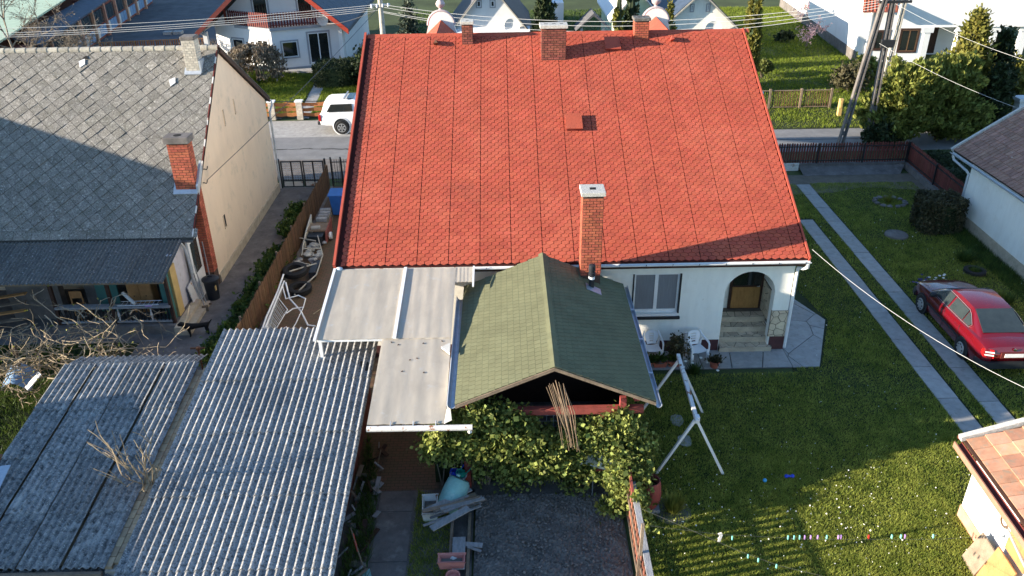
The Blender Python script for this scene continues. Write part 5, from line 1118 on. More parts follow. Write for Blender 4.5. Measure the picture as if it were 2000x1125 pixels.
def pickup():
    t=thing('pickup_truck','white pickup truck with a hard canopy parked across the street','pickup truck',(0,0,0))
    def add(mb,name,mat,smooth=True,bevel=0):
        o=mb.build(name,mat,None,smooth=smooth,bevel=bevel); o.parent=t; return o
    # built along y with the nose at +y, then turned
    body=loft([(y,[(hw*.93,zb),(hw,zb+.12),(hw,.85),(hw*.97,zt-.05),(hw*.93,zt),(0,zt+.01)]) for y,hw,zb,zt in ((-2.62,.78,.55,1.02),(-2.58,.86,.50,1.06),(-2.2,.91,.46,1.08),(0,.915,.44,1.10),(1.1,.91,.44,1.10),(1.3,.90,.45,1.12),(2.2,.88,.46,1.06),(2.5,.80,.48,.98),(2.62,.66,.52,.88))]); add(body,'body','car_white',30)
    add(loft([(y,[(hb,1.06),(hr,zr-.08),(hr*.9,zr),(0,zr+.03)]) for y,hb,hr,zr in ((-2.5,.83,.80,1.16),(-2.30,.85,.72,1.68),(-2.1,.86,.70,1.76),(-.75,.87,.70,1.80),(-.62,.87,.71,1.76))]),'canopy','car_white',30)
    add(loft([(y,[(hb,1.08),(hr,zr-.10),(hr*.88,zr),(0,zr+.03)]) for y,hb,hr,zr in ((-.58,.88,.70,1.72),(-.45,.88,.68,1.80),(.6,.88,.66,1.80),(1.25,.87,.78,1.14),(1.35,.86,.80,1.10))]),'cab','car_white',30)
    for s_ in (-1,1):
        sx=lambda z:.872-(z-1.08)/.6*.15
        for poly in ([(-2.2,1.20),(-.80,1.22),(-.82,1.60),(-1.95,1.58)],[(-.45,1.18),(.22,1.18),(.22,1.62),(-.40,1.63)],[(.28,1.18),(1.0,1.17),(.62,1.60),(.28,1.62)]):
            pp=[(s_*(sx(z)+.012),y,z) for y,z in poly]; add(MB().prism(pp if s_>0 else pp[::-1],(s_*.006,0,.002)),'side_window','glass_dark',False)
        add(MB().box(s_*.80-.09,s_*.80+.09,-2.66,-2.52,.72,1.05),'tail_lamp','lamp_red',True,.02)
        for y in (-1.45,1.75):
            add(MB().lathe([(.50,-.02),(.48,.03),(.43,.04),(.43,.0)],(s_*.90,y,.44),24,M=Matrix.Rotation(math.pi/2*s_,3,'Y'),cap=False),'wheel_arch','car_white',40); add(MB().lathe([(.43,-.02),(.43,.018)],(s_*.905,y,.43),24,M=Matrix.Rotation(math.pi/2*s_,3,'Y')),'arch_gap','black_plastic',False); wheel(t,s_*.84,y,.37,s_,'alloy',.25,6)
        add(MB().obox((s_*.925,-.05,.95),(.03,.16,.04)),'door_handle','chrome'); add(MB().box(s_*.9165-.004,s_*.9165+.004,-.60,-.58,.50,1.05),'door_gap','black_plastic',False)
    add(MB().box(-.80,.80,-2.76,-2.60,.50,.68),'bumper','black_plastic',True,.03); add(MB().box(-.70,.70,-1.25,-1.17,1.84,1.90),'roof_bar','alloy'); add(MB().box(-.55,.55,-1.1,-.75,1.822,1.838),'roof_vent_panel','glass_grey',False)
    t.location=(-7.28,43.85,0); t.rotation_euler=(0,0,-math.pi/2); t.scale=(1.0,1.0,1.02)
pickup()
# ================================================================ neighbouring houses
def window(parent,p,u,w_,h,z,mat_f='grey_render',mat_g='glass_dark',sash='white_paint',door=False,d=.05,mull=1,fr=.10):
    """a framed window on a wall: p = foot point on the wall line, u = unit vector along the wall, outward = u rotated -90 deg"""
    p=V3((p[0],p[1],0)); u=V3((u[0],u[1],0)).normalized(); n=Vector((u.y,-u.x,0))
    def slab(a,b,z0,z1,t0,t1): 
        q=[p+u*a+n*t0,p+u*b+n*t0,p+u*b+n*t1,p+u*a+n*t1]; return [(v.x,v.y,z0) for v in q],z1-z0
    def part(name,mat,items,par):
        mb=MB()
        for it in items: poly,hh=slab(*it); mb.prism(poly,(0,0,hh))
        return mb.build(name,mat,par)
    f=part('window' if not door else 'glazed_door',mat_f,[(-fr,0,z-(0 if door else fr),z+h+fr,-.02,d*.6),(w_,w_+fr,z-(0 if door else fr),z+h+fr,-.02,d*.6),(0,w_,z+h,z+h+fr,-.02,d*.6)]+([] if door else [(0,w_,z-fr,z,-.02,d)]),parent)
    s=.06; items=[(0,s,z,z+h,-.02,d*.4),(w_-s,w_,z,z+h,-.02,d*.4),(s,w_-s,z+h-s,z+h,-.02,d*.4),(s,w_-s,z,z+s*(2 if door else 1),-.02,d*.4)]
    for k_ in range(1,mull): items.append((w_*k_/mull-s*.6,w_*k_/mull+s*.6,z+s,z+h-s,-.02,d*.4))
    part('sash',sash,items,f)
    for k_ in range(mull):
        a=s if k_==0 else w_*k_/mull+s*.6; b=w_-s if k_==mull-1 else w_*(k_+1)/mull-s*.6
        part('pane',mat_g,[(a,b,z+s,z+h-s,-.02,d*.15)],f)
    return f
# ---- white house with a balcony
WA_=thing('white_balcony_house','white gabled house with a brown balcony and red barge boards across the street','house',(-15.7,62,0))
A_,B_,C_=(-20.2,59.4),(-15.75,57.25),(-11.05,58.95)
MB().prism([(A_[0],A_[1],0),(B_[0],B_[1],0),(C_[0],C_[1],0),(C_[0],70,0),(A_[0],70,0)],(0,0,2.95)).build('wall','white_wall',WA_)
MB().prism([(-20.2,59.4,2.95),(-11.05,59.4,2.95),(-15.7,59.4,6.75)],(0,.3,0)).build('gable_wall','white_wall',WA_)
MB().prism([(A_[0],A_[1]-.02,0),(B_[0],B_[1]-.02,0),(C_[0]+.02,C_[1]-.02,0),(C_[0]+.02,62,0),(C_[0],62,0),(C_[0]-.1,C_[1]+.1,0),(B_[0],B_[1]+.1,0)],(0,0,.25)).build('plinth','grey_render',WA_)
for sx,ex,ez in ((1,-10.5,2.55),(-1,-21.0,2.45)):
    MB().prism([(-15.7,57.6,6.95),(ex,57.6,ez),(ex,57.6,ez+.18),(-15.7,57.6,7.15)],(0,14,0)).build('roof','far_tile',WA_)
    MB().prism([(-15.7,57.5,6.80),(ex,57.5,ez-.10),(ex,57.5,ez+.24),(-15.7,57.5,7.18)],(0,.12,0)).build('barge_board','red_barge' if sx>0 else 'maroon_trim',WA_)
    MB().beam((-15.7+sx*3.6,59.35,2.9),(-15.7+sx*3.1,57.7,4.45),.13,.16,(1,0,0)).build('brace','maroon_trim',WA_); MB().beam((-15.7+sx*4.0,59.3,3.55),(-15.7+sx*4.0,57.6,3.5),.13,.16).build('purlin_end','maroon_trim',WA_)
# tiled rows on the right slope
k_=0
for r_ in range(14):
    z=2.78+.30*r_; x=-10.55-.355*r_
    for q in range(9): MB().prism([(x,57.8+1.35*q,z-.02),(x-.36,57.8+1.35*q,z+.28),(x-.36,59.12+1.35*q,z+.28),(x,59.12+1.35*q,z-.02)],(.02,0,.04)).build('roof_tile','blue_metal',WA_)
ud=lambda a,b:(((b[0]-a[0])/math.dist(a,b)),((b[1]-a[1])/math.dist(a,b)))
uR=ud(B_,C_); uL=ud(A_,B_); on=lambda a,u,t:(a[0]+u[0]*t,a[1]+u[1]*t)
window(WA_,on(B_,uR,.62),uR,1.05,1.05,.95); window(WA_,on(B_,uR,2.45),uR,1.40,2.1,.35,door=True,mull=2,fr=.12)
window(WA_,on(A_,uL,1.45),uL,.95,1.10,.95); window(WA_,on(A_,uL,3.65),uL,.95,1.20,.95,mull=2)
for x in (-17.3,-14.2): window(WA_,(x,59.38),(1,0),1.0,2.0,3.1,'grey_render',mull=1,door=True)
MB().prism([(-19.0,58.85,2.80),(-15.75,57.05,2.80),(-12.5,58.35,2.80),(-12.5,59.4,2.80),(-19.0,59.4,2.80)],(0,0,.18)).build('balcony_slab','grey_render',WA_)
bal=MB().beam((-18.95,58.8,3.85),(-15.75,57.1,3.85),.06,.06).beam((-15.75,57.1,3.85),(-12.55,58.35,3.85),.06,.06).beam((-18.95,58.8,3.15),(-15.75,57.1,3.15),.05,.05).beam((-15.75,57.1,3.15),(-12.55,58.35,3.15),.05,.05).build('balcony_rail','maroon_trim',WA_)
for a,b in (((-18.95,58.8),(-15.75,57.1)),((-15.75,57.1),(-12.55,58.35))):
    u=ud(a,b); L=math.dist(a,b); n=int(L/.19)
    for i in range(n):
        c=on(a,u,(i+.5)*L/n); MB().obox((c[0]+u[1]*.04,c[1]-u[0]*.04,3.5),(.11,.025,.95),math.atan2(u[1],u[0])).build('baluster','maroon_trim',bal)
for x,y in ((-11.25,58.75),(-20.6,58.6)): MB().box(x-.14,x+.14,y-.35,y-.05,0,2.6).build('post','white_wall',WA_)
MB().lathe([(.0,0),(.25,.03),(.38,.10)],(-12.3,58.2,3.3),16,M=Matrix.Rotation(math.pi/2,3,'X'),cap=False).build('satellite_dish','cloth_pale',WA_,smooth=True)
struct(MB().prism([(-15.4,56.9,.0),(-11.4,57.1,0),(-11.3,58.9,0),(-15.6,57.2,0)],(0,0,.14)).build('patio','concrete'))
tag(MB().box(-11.3,-11.0,58.95,70,0,.2).build('kerb','grey_render',None),'grey kerb along the side of the white balcony house','kerb')
# ---- small white gabled house behind the ridge
def gable_house(name,label,cx,hw,y,ez,az,depth,wm,rm,over=.35,slits=(),th=.14,rows=True):
    t=thing(name,label,'house',(cx,y+depth/2,0))
    MB().prism([(cx-hw,y,0),(cx+hw,y,0),(cx+hw,y,ez),(cx,y,az),(cx-hw,y,ez)],(0,depth,0)).build('wall',wm,t)
    s=(az-ez)/hw
    for sx in (-1,1):
        ex=cx+sx*(hw+over); e=ez-s*over+.05
        MB().prism([(cx,y-over,az+.05),(ex,y-over,e),(ex,y-over,e+th),(cx,y-over,az+.05+th)],(0,depth+over*2,0)).build('roof',rm,t)
        MB().prism([(cx,y-over-.03,az+.0),(ex,y-over-.03,e-.06),(ex,y-over-.03,e+.05),(cx,y-over-.03,az+.13)],(0,.03,0)).build('barge_board','pole_concrete',t)
    for (x,z,w_,h) in slits: window(t,(x,y),(1,0),w_,h,z,'grey_render','glass_dark','white_paint',d=.06,fr=.07)
    return t
b=gable_house('white_gable_house','small white gabled house with twin attic windows behind the ridge','-0.8' and -.85,2.75,60,2.0,5.25,9,'white_wall','far_tile',slits=((-1.72,3.7,.28,.42),(-.75,3.7,.28,.42)))
MB().lathe([(.0,0),(.35,.04),(.55,.13)],(.75,59.75,2.45),18,M=Matrix.Rotation(math.pi/2,3,'X'),cap=False).build('satellite_dish','white_wall',b,smooth=True)
MB().box(-3.5,1.8,59.3,59.9,0,1.9).build('annex_wall','white_wall',b); MB().prism([(-3.7,59.2,1.9),(2.0,59.2,1.9),(2.0,59.95,2.3),(-3.7,59.95,2.3)],(0,0,.06)).build('lean_to_roof','white_wall',b)
c=gable_house('cream_gable_house','cream gabled house with two dark attic slits behind the right end of the ridge',13.6,2.9,58,2.15,4.75,10,'cream_wall','blue_metal',slits=((13.0,3.55,.16,.42),(14.1,3.55,.16,.42)))
MB().lathe([(.0,0),(.35,.04),(.6,.13)],(14.6,57.75,2.35),18,M=Matrix.Rotation(math.pi/2,3,'X'),cap=False).build('satellite_dish','white_wall',c,smooth=True)
g=gable_house('pale_green_house','narrow pale green house with a whitish roof left of the cream gable',9.6,1.55,60,2.9,4.6,8,'green_metal','white_wall')
# ---- well house in the dark garden
t=thing('draw_well','covered draw well with a spoked wheel in the dark garden','well',(6.1,57.5,0))
MB().box(5.5,6.9,57,58.2,0,1.0).build('shaft','concrete',t)
for x in (5.45,6.95): MB().box(x-.08,x+.08,57.0,57.16,0,2.7).build('post','white_wall',t)
MB().prism([(5.0,56.6,2.6),(6.2,56.6,3.75),(7.4,56.6,2.6),(6.2,56.6,3.55)],(0,2.0,0)).build('roof','far_tile',t)  # dark tile colour puts the garden's shade into the well roof
wh=MB(); wh.tube([(6.2+.55*math.cos(a),56.9,1.75+.55*math.sin(a)) for a in np.linspace(0,6.284,20)],.03,5)
for a in np.linspace(0,6.283,10,endpoint=False): wh.tube([(6.2,56.9,1.75),(6.2+.55*math.cos(a),56.9,1.75+.55*math.sin(a))],.018,4)
wh.build('wheel','wood_dark',t)
boxthing('garden_wall','pale garden shed wall in the dark garden behind the ridge','shed',[(3.6,5.0,68,70,0,2.6),(4.1,4.5,67.95,68,0,1.9)],'white_wall')
# ---- white porch house on the right
WD=thing('white_porch_house','large white house with a columned porch at the top right','house',(30,66,0))
MB().prism([(24.75,57.5,0),(29.2,57.3,0),(29.2,59.6,0),(36.3,59.4,0),(36.3,80,0),(26.4,80,0)],(0,0,2.35)).build('wall','white_wall',WD)
MB().prism([(24.75,57.5,2.35),(36.3,57.0,2.35),(36.3,80,2.35),(26.4,80,2.35)],(0,0,3.9)).build('upper_wall','white_wall',WD)
MB().prism([(24.70,57.45,0),(24.78,57.42,0),(26.4,80,0),(26.3,80,0)],(0,0,.75)).build('plinth','concrete_dark',WD)
for x in (29.35,31.7,34.0,36.1): MB().box(x-.22,x+.22,57.25,57.65,0,2.0).build('column','white_wall',WD); MB().box(x-.38,x+.38,57.2,57.7,2.0,2.36).build('capital','white_wall',WD)
window(WD,(27.6,57.36),(1,-.04),1.15,1.45,.75,'wood_dark','glass_dark','picket_brown',mull=2); window(WD,(30.2,59.55),(1,-.03),.95,2.0,.1,'wood_dark','wood_dark','wood_dark',door=True); window(WD,(34.6,59.42),(1,-.03),1.0,1.4,.6,'wood_dark','glass_dark','wood_dark')
u=ud((26.35,79),(24.78,58)); 
for tt in (10.5,14.5): window(WD,on((26.3,79.5),u,tt),u,1.0,.75,3.15,'cloth_pale','cloth_pale','white_wall')
window(WD,(25.9,57.45),(1,-.04),.9,1.2,.9,'wood_dark','glass_dark','wood_dark',mull=2)
cnp=MB().prism([(24.2,56.4,3.55),(26.6,56.3,3.55),(26.8,57.4,4.2),(24.6,57.5,4.2)],(0,0,.06)).build('tiled_canopy','brick_dark',WD)
for i in range(10): MB().beam((24.3+.24*i,56.4,3.64),(24.7+.22*i,57.45,4.28),.10,.05).build('tile','brick',cnp)
MB().box(36.0,37.6,56.4,57.6,2.7,2.85).build('verge','picket_orange',WD)
for x,z in ((25.3,0),): MB().tube([(x,57.38,5.5),(x,57.38,.1)],.06,8).build('downpipe','white_paint',WD)
# white balustrade wall at the right edge
t=thing('garden_balustrade','white masonry pier with lattice panels beside the thujas','balustrade',(27,44,0))
for x,y in ((26.55,43.6),(27.5,42.2)): MB().box(x-.25,x+.25,y-.25,y+.25,0,1.5).build('pier','white_wall',t); MB().box(x-.38,x+.38,y-.38,y+.38,1.5,1.66).build('coping','white_wall',t)
for i in range(5): MB().beam((25.2+.27*i,43.7,.45),(25.47+.27*i,43.7,1.2),.05,.05).build('lattice_bar','white_wall',t); MB().beam((25.47+.27*i,43.7,.45),(25.2+.27*i,43.7,1.2),.05,.05).build('lattice_bar','white_wall',t)
for z in (.4,1.22): MB().box(25.1,26.3,43.65,43.75,z,z+.08).build('rail','white_wall',t)
# ---- brown-roofed house at the right edge
WE=thing('brown_roofed_house','pale house with a lichen-spotted brown tiled roof at the right edge','house',(20.5,26,0))
MB().prism([(18.32,30.0,0),(18.0,21,0),(25,21,0),(25,30.0,0)],(0,0,2.55)).build('wall','cream_wall',WE)
MB().prism([(18.30,30.02,0),(17.97,20.98,0),(18.1,20.98,0),(18.4,30.02,0)],(0,0,.5)).build('plinth','sandstone',WE)
es=R(33); ce,se=math.cos(es),math.sin(es)
def ep(u,v,h=0): return (18.05+u*ce-h*se, v, 2.66+u*se+h*ce)       # u up the slope, v along y
er=MB().prism([ep(0,20.5),ep(0,31.0),ep(5.5,31.3),ep(5.5,20.5)],Vector((-se,0,ce))*.06).build('roof','wood_dark',WE)
n=0; rest=MB()
for j in range(0,46):
    for i in range(0,17):
        y=30.98-.215*j; u=i*.31
        if y<21.5: continue
        q=MB(); lo=[ep(u,y-.105,.10),ep(u,y+.105,.085),ep(u+.33,y+.105,.065),ep(u+.33,y-.105,.075)]; q.prism(lo,Vector((-se,0,ce))*.022)
        if n<300 and u<3.2: q.build('tile','brown_tile',er); n+=1
        else: rest.add(q.v,q.f)
stuff(rest.build('tile_field','brown_tile',er))
MB().prism([ep(-.05,31.0,.02),ep(5.5,31.3,.02),ep(5.5,31.3,.16),ep(-.05,31.0,.16)],(0,.12,0)).build('verge','concrete_cap',er)
gutter((18.0,20.5,2.60),(18.0,31.1,2.62),.075,'zinc',WE); MB().tube([(18.0,30.95,2.52),(18.05,30.9,2.36),(18.25,30.2,2.15),(18.3,30.06,2.05),(18.3,30.05,.1)],.05,8).build('downpipe','zinc',WE,smooth=True)
# ---- garage with clay tiles at the bottom right
WF=thing('garage','white-walled outbuilding with weathered clay tiles at the bottom right','outbuilding',(12,10,0))
MB().prism([(10.26,13.75,0),(9.9,5,0),(15,5,0),(15,13.75,0)],(0,0,1.95)).build('wall','white_wall',WF)
MB().prism([(10.235,13.77,0),(9.87,4.98,0),(10.0,4.98,0),(10.3,13.77,0)],(0,0,.33)).build('plinth','clay_tile',WF)
fs_=R(14); cf,sf=math.cos(fs_),math.sin(fs_)
def fp(u,v,h=0): return (9.98+u*cf-h*sf-(13.9-v)*.04, v, 1.98+u*sf+h*cf)
fr_=MB().prism([fp(0,5),fp(0,13.95),fp(5,14.3),fp(5,5)],Vector((-sf,0,cf))*.05).build('roof','wood_dark',WF)
for j in range(26):
    for i in range(9):
        y=13.92-.36*j+.012*i*1.2; u=.05+i*.40
        if y<6: continue
        lo=[fp(u,y-.35,.085+random.uniform(0,.012)),fp(u,y,.085),fp(u+.43,y,.06),fp(u+.43,y-.35,.06)]; MB().prism(lo,Vector((-sf,0,cf))*.025).build('tile','clay_tile',fr_)
MB().prism([fp(-.05,13.93,.05),fp(5,14.30,.05),fp(5,14.30,.16),fp(-.05,13.93,.16)],(0,.13,0)).build('verge','concrete_cap',fr_)
MB().prism([fp(-.05,14.06,.0),fp(5,14.43,.0),fp(5,14.43,.07),fp(-.05,14.06,.07)],(0,.06,0)).build('verge_board','maroon_trim',fr_)
gutter((9.90,14.0,1.96),(9.55,5.2,1.92),.085,'maroon_trim',WF)
MB().beam((9.82,14.0,1.90),(9.47,5.2,1.86),.03,.14).build('fascia','clay_tile',WF)
MB().prism([(10.08,11.9,.95),(10.05,11.2,.95),(10.05,11.2,1.7),(10.08,11.9,1.7)],(-.03,0,0)).build('shutter','wood_orange',WF)
wrs=MB()
for r_ in (.10,.13): wrs.tube([(10.02,12.1+r_*math.cos(a),1.45+r_*math.sin(a)) for a in np.linspace(0,6.28,16)],.014,4)
wrs.build('coiled_wire','picket_brown',WF)
MB().beam((10.05,12.0,1.35),(9.95,10.6,1.05),.03,.06).build('wall_rail','concrete',WF)
for i,(y,l,h,mt,lab) in enumerate(((12.55,.55,.7,'wood_old','grey-brown board leaning on the outbuilding wall'),(12.0,.7,.85,'wood_orange','orange board leaning on the outbuilding wall'),(11.2,.6,.8,'wood_old','dark board leaning lowest on the outbuilding wall'))):
    tag(MB().prism([(9.75+.02*i,y,.0),(9.72,y-l,.0),(10.0,y-l,h),(10.03,y,h)],(-.03,0,0)).build('leaning_board',mt,None),lab,'board')
# ---- factory yard at the top left
struct(MB().prism([(-36,48,-.0),(-21.5,48,0),(-21.5,95,0),(-45,95,0),(-36,78,0)],(0,0,.012)).build('yard_asphalt','asphalt_dark'))
FA=thing('workshop','long workshop with a pale green roof, salmon pillars and dark glazing','workshop',(-34,68,0))
fa,fb_=(-30.6,52),(-35.8,88)
MB().prism([(fa[0],fa[1],0),(fb_[0],fb_[1],0),(fb_[0]-14,fb_[1],0),(fa[0]-14,fa[1],0)],(0,0,2.6)).build('wall','brick_dark',FA)
MB().prism([(-30.2,55,2.45),(-32.3,66,2.45),(-33.6,74,2.55),(-35.2,74,2.85),(-32.0,55,2.9)],(0,0,.12)).build('lean_to_roof','blue_metal',FA)
MB().prism([(-29.5,46,3.5),(-30.3,50,3.5),(-34.6,69.5,3.5),(-38,88,3.5),(-70,88,3.7),(-60,46,3.7)],(0,0,.12)).build('roof','green_metal',FA)
u=ud(fa,fb_)
for i,tt in enumerate(np.arange(3,36,3.3)):
    c=on(fa,u,tt); MB().obox((c[0]+.12,c[1],1.3),(.28,.35,2.6),math.atan2(u[1],u[0])).build('pillar','clay_tile',FA)
    for k_ in range(3):
        c2=on(fa,u,tt+.35+.95*k_); MB().obox((c2[0]+.04,c2[1]+.40,1.75),(.85,.06,1.1),math.atan2(u[1],u[0])).build('pane','glass_grey',FA); MB().obox((c2[0]+.05,c2[1]+.40,.65),(.85,.06,.8),math.atan2(u[1],u[0])).build('panel','tarp_blue' if k_ else 'cloth_pale',FA)
boxthing('grit_box','stack of pale crates on the workshop asphalt yard','crates',[(-28.6,-27.9,71,71.6,.012,.25),(-27.8,-27.1,71.1,71.7,.012,.25)],'concrete')
picket_fence('orange picket fence in front of the workshop yard',(-29.6,61.6),(-22.2,62.6),1.30,.09,.07,'picket_orange','wood_orange',railside=-1,z0=.08,rails=(.15,.98),name='picket_fence',postmat='wood_orange')
tp=MB(); P=[[(-32.5+.5*i,56+.5*j,1.0+.25*math.sin(i*1.9)*math.cos(j*1.3)-.02*i) for i in range(9)] for j in range(5)]; tp.grid(P); tag(tp.build('tarpaulin','tarp_blue',None,smooth=True),'crumpled light blue tarpaulin behind the grey ridge','tarpaulin')
tag(MB().prism([(-40,50,.0),(-31.5,50,.0),(-31.5,53,.0),(-40,53,.0)],(0,0,1.1)).build('rubble_heap','brick_dark',None),'low dark red brick wall behind the grey ridge','wall')
# ---- neighbours just outside the left edge of the picture (they shade the grey roof and sheds)
def neighbour(name,label,x0,x1,y0,y1,ez,az,wm,rm):
    t=thing(name,label,'house',((x0+x1)/2,(y0+y1)/2,0)); xm=(x0+x1)/2
    MB().box(x0,x1,y0,y1,0,ez).build('wall',wm,t); MB().prism([(x0,y0,ez),(x1,y0,ez),(xm,y0,az-.1)],(0,y1-y0,0)).build('gable','cream_wall',t)
    for ex in (x0-.4,x1+.4): MB().prism([(xm,y0-.3,az),(ex,y0-.3,ez-.3),(ex,y0-.3,ez-.15),(xm,y0-.3,az+.15)],(0,y1-y0+.6,0)).build('roof',rm,t)
    return t
neighbour('neighbour_house','brown-roofed neighbour house outside the left edge',-30,-22,18.3,31.5,3.0,7.55,'cream_wall','brown_tile')
neighbour('neighbour_shed','tall neighbour shed outside the bottom left edge',-18.5,-13.6,4,14.5,2.2,3.6,'brick_tan','asbestos_old')
# ================================================================ vegetation
def leaf_mesh(name,mat,parent,P,size,up=None,stretch=1.6,seed=0,flat=0.0,quad=True):
    """many small leaf faces at points P (N,3); up = preferred long axis (N,3) or None"""
    r=np.random.default_rng(seed); N=len(P)
    a=r.normal(size=(N,3)); 
    if up is not None: a=a*.55+up
    a/=np.linalg.norm(a,axis=1,keepdims=True)
    b=r.normal(size=(N,3)); 
    if flat: b[:,2]*=(1-flat)
    b-=a*(a*b).sum(1,keepdims=True); b/=np.linalg.norm(b,axis=1,keepdims=True)
    s=(size*r.uniform(.6,1.35,N))[:,None]
    c=np.cross(a,b)
    V=np.stack([P-a*s*stretch*.5,P+b*s*.5+c*s*.10,P+a*s*stretch*.5,P-b*s*.5+c*s*.10],1).reshape(-1,3)
    F=np.arange(4*N).reshape(N,4)
    return build_mesh(name,V,F,mat,parent)
def in_poly(X,Y,poly):
    n=len(poly); ins=np.zeros(len(X),bool); j=n-1
    for i in range(n):
        xi,yi=poly[i]; xj,yj=poly[j]
        c=((yi>Y)!=(yj>Y))&(X<(xj-xi)*(Y-yi)/(yj-yi+1e-12)+xi); ins^=c; j=i
    return ins
def vnoise(X,Y,s,seed=0):
    r=np.random.default_rng(seed); T=r.random((64,64)); x=X*s; y=Y*s; i=np.floor(x).astype(int); j=np.floor(y).astype(int); fx=x-i; fy=y-j; fx=fx*fx*(3-2*fx); fy=fy*fy*(3-2*fy)
    g=lambda a,b:T[a%64,b%64]
    return (g(i,j)*(1-fx)+g(i+1,j)*fx)*(1-fy)+(g(i,j+1)*(1-fx)+g(i+1,j+1)*fx)*fy
def grass(name,label,poly,n,h,w_,mat,holes=(),seed=0,patch=.9,z=.0,fade=None):
    r=np.random.default_rng(seed); xs=[p[0] for p in poly]; ys=[p[1] for p in poly]
    X=r.uniform(min(xs),max(xs),n); Y=r.uniform(min(ys),max(ys),n); k=in_poly(X,Y,poly)
    for hp in holes: k&=~in_poly(X,Y,hp)
    k&= r.random(n) < .55+patch*vnoise(X,Y,1.7,seed)*vnoise(X,Y,.45,seed+1)*1.9
    if fade: k&= r.random(n) < np.clip((fade[0]-Y)/(fade[0]-fade[1]),0,1)
    X,Y=X[k],Y[k]; N=len(X); H=h*r.uniform(.5,1.3,N)*(.6+.9*vnoise(X,Y,.9,seed+2)); a=r.uniform(0,6.28,N); ln=r.uniform(.2,.9,N)*H; t=r.uniform(0,6.28,N)
    B=np.stack([X,Y,np.full(N,z)],1); dx=np.stack([np.cos(a)*w_/2,np.sin(a)*w_/2,np.zeros(N)],1); tip=B+np.stack([np.cos(t)*ln,np.sin(t)*ln,H],1)
    V=np.stack([B-dx,B+dx,tip],1).reshape(-1,3); F=np.arange(3*N).reshape(N,3)
    o=build_mesh(name,V,F,mat); o['label']=label; o['category']='grass'; return stuff(o)
def strip_poly(a): return a
tracks=[[(11.78,11),(12.44,11),(12.66,30.6),(12.03,30.6)],[(12.83,11),(13.46,11),(13.84,34.5),(13.18,34.5)]]
houseF=[(9.9,5),(10.3,13.8),(16,13.8),(16,5)]; terr=[(2.9,19.85),(9.25,19.85),(10.4,22.5),(9.95,25.1),(8.4,25.1)]
grass('lawn_grass','short shaded and sunlit grass of the lawn',[(2.95,9),(12,9),(18.3,12),(18.0,24),(18.3,30),(18.5,34.5),(8.5,34.5),(8.5,19.6),(2.95,19.6)],640000,.062,.019,'grass_blade',tracks+[houseF,terr],1)
grass('lawn_grass','denser grass at the bottom of the lawn near the outbuilding',[(2.95,9),(10.3,9),(10.3,13.9),(13.4,19.4),(2.95,19.4)],400000,.055,.015,'grass_blade',tracks+[houseF],3,fade=(19.4,13.5))
grass('verge_grass','bright grass in front of the porch house across the street',[(12.4,42.6),(30,42.6),(26,58),(27,80),(16,80),(12.4,50)],120000,.13,.05,'grass_far',(),5)
grass('garden_grass','bright grass in front of the balcony house',[(-21,46.2),(-6,46.2),(-6,58),(-11.4,56.6),(-15.6,57),(-20,58.5)],70000,.13,.05,'grass_far',[[(-12.0,45),(-11.1,45),(-11.9,57),(-12.6,57)]],6)
grass('garden_grass','dark grass of the garden behind the ridge',[(-8,50),(12,50),(12,80),(-8,80)],40000,.14,.06,'weed',(),7)
grass('path_grass','dark grass beside the garden path and dug bed',[(-2.25,9),(-1.35,9),(-1.35,14.6),(-2.2,14.9)],14000,.08,.016,'grass_blade',(),8)
grass('yard_grass','grass tufts along the yard edge by the sheds',[(-13.5,18.4),(-8.2,18.4),(-8.2,19.2),(-13.5,19.6)],9000,.12,.02,'weed',(),9)
grass('edge_grass','dry weeds along the shed wall by the garden path',[(-3.6,9),(-3.0,9),(-3.15,15),(-3.7,17)],6000,.22,.02,'weed',(),10)
grass('wall_grass','weeds along the foot of the brown-roofed house',[(17.2,20),(18.0,20),(18.3,29.8),(17.5,29.8)],12000,.14,.025,'weed',(),12)
grass('corner_weeds','dark weeds at the left edge beside the shadowed shed',[(-17,12),(-11.5,12),(-11.6,18.3),(-11.8,21.8),(-17,21.8)],34000,.14,.025,'weed',(),13)
# daisies
r=np.random.default_rng(21); N=3800; X=r.uniform(3,18,N); Y=r.uniform(11,31,N); k=in_poly(X,Y,[(2.95,9),(10.2,9),(10.3,13.9),(18,17),(18.2,31),(10.6,31),(9,19.5),(3,19.5)]); k&=r.random(N)<(.10+1.6*(np.exp(-((X-7.4)**2/3+(Y-13.6)**2/2))+.5*np.exp(-((X-4.6)**2/3+(Y-14)**2/3)))+.10)
for tp in tracks: k&=~in_poly(X,Y,tp)
P=np.stack([X[k],Y[k],r.uniform(.05,.085,k.sum())],1); o=leaf_mesh('daisies','petal_white',None,P,.036,None,1.0,2,0); o['label']='tiny white daisies dotted over the lawn'; o['category']='flowers'; stuff(o)
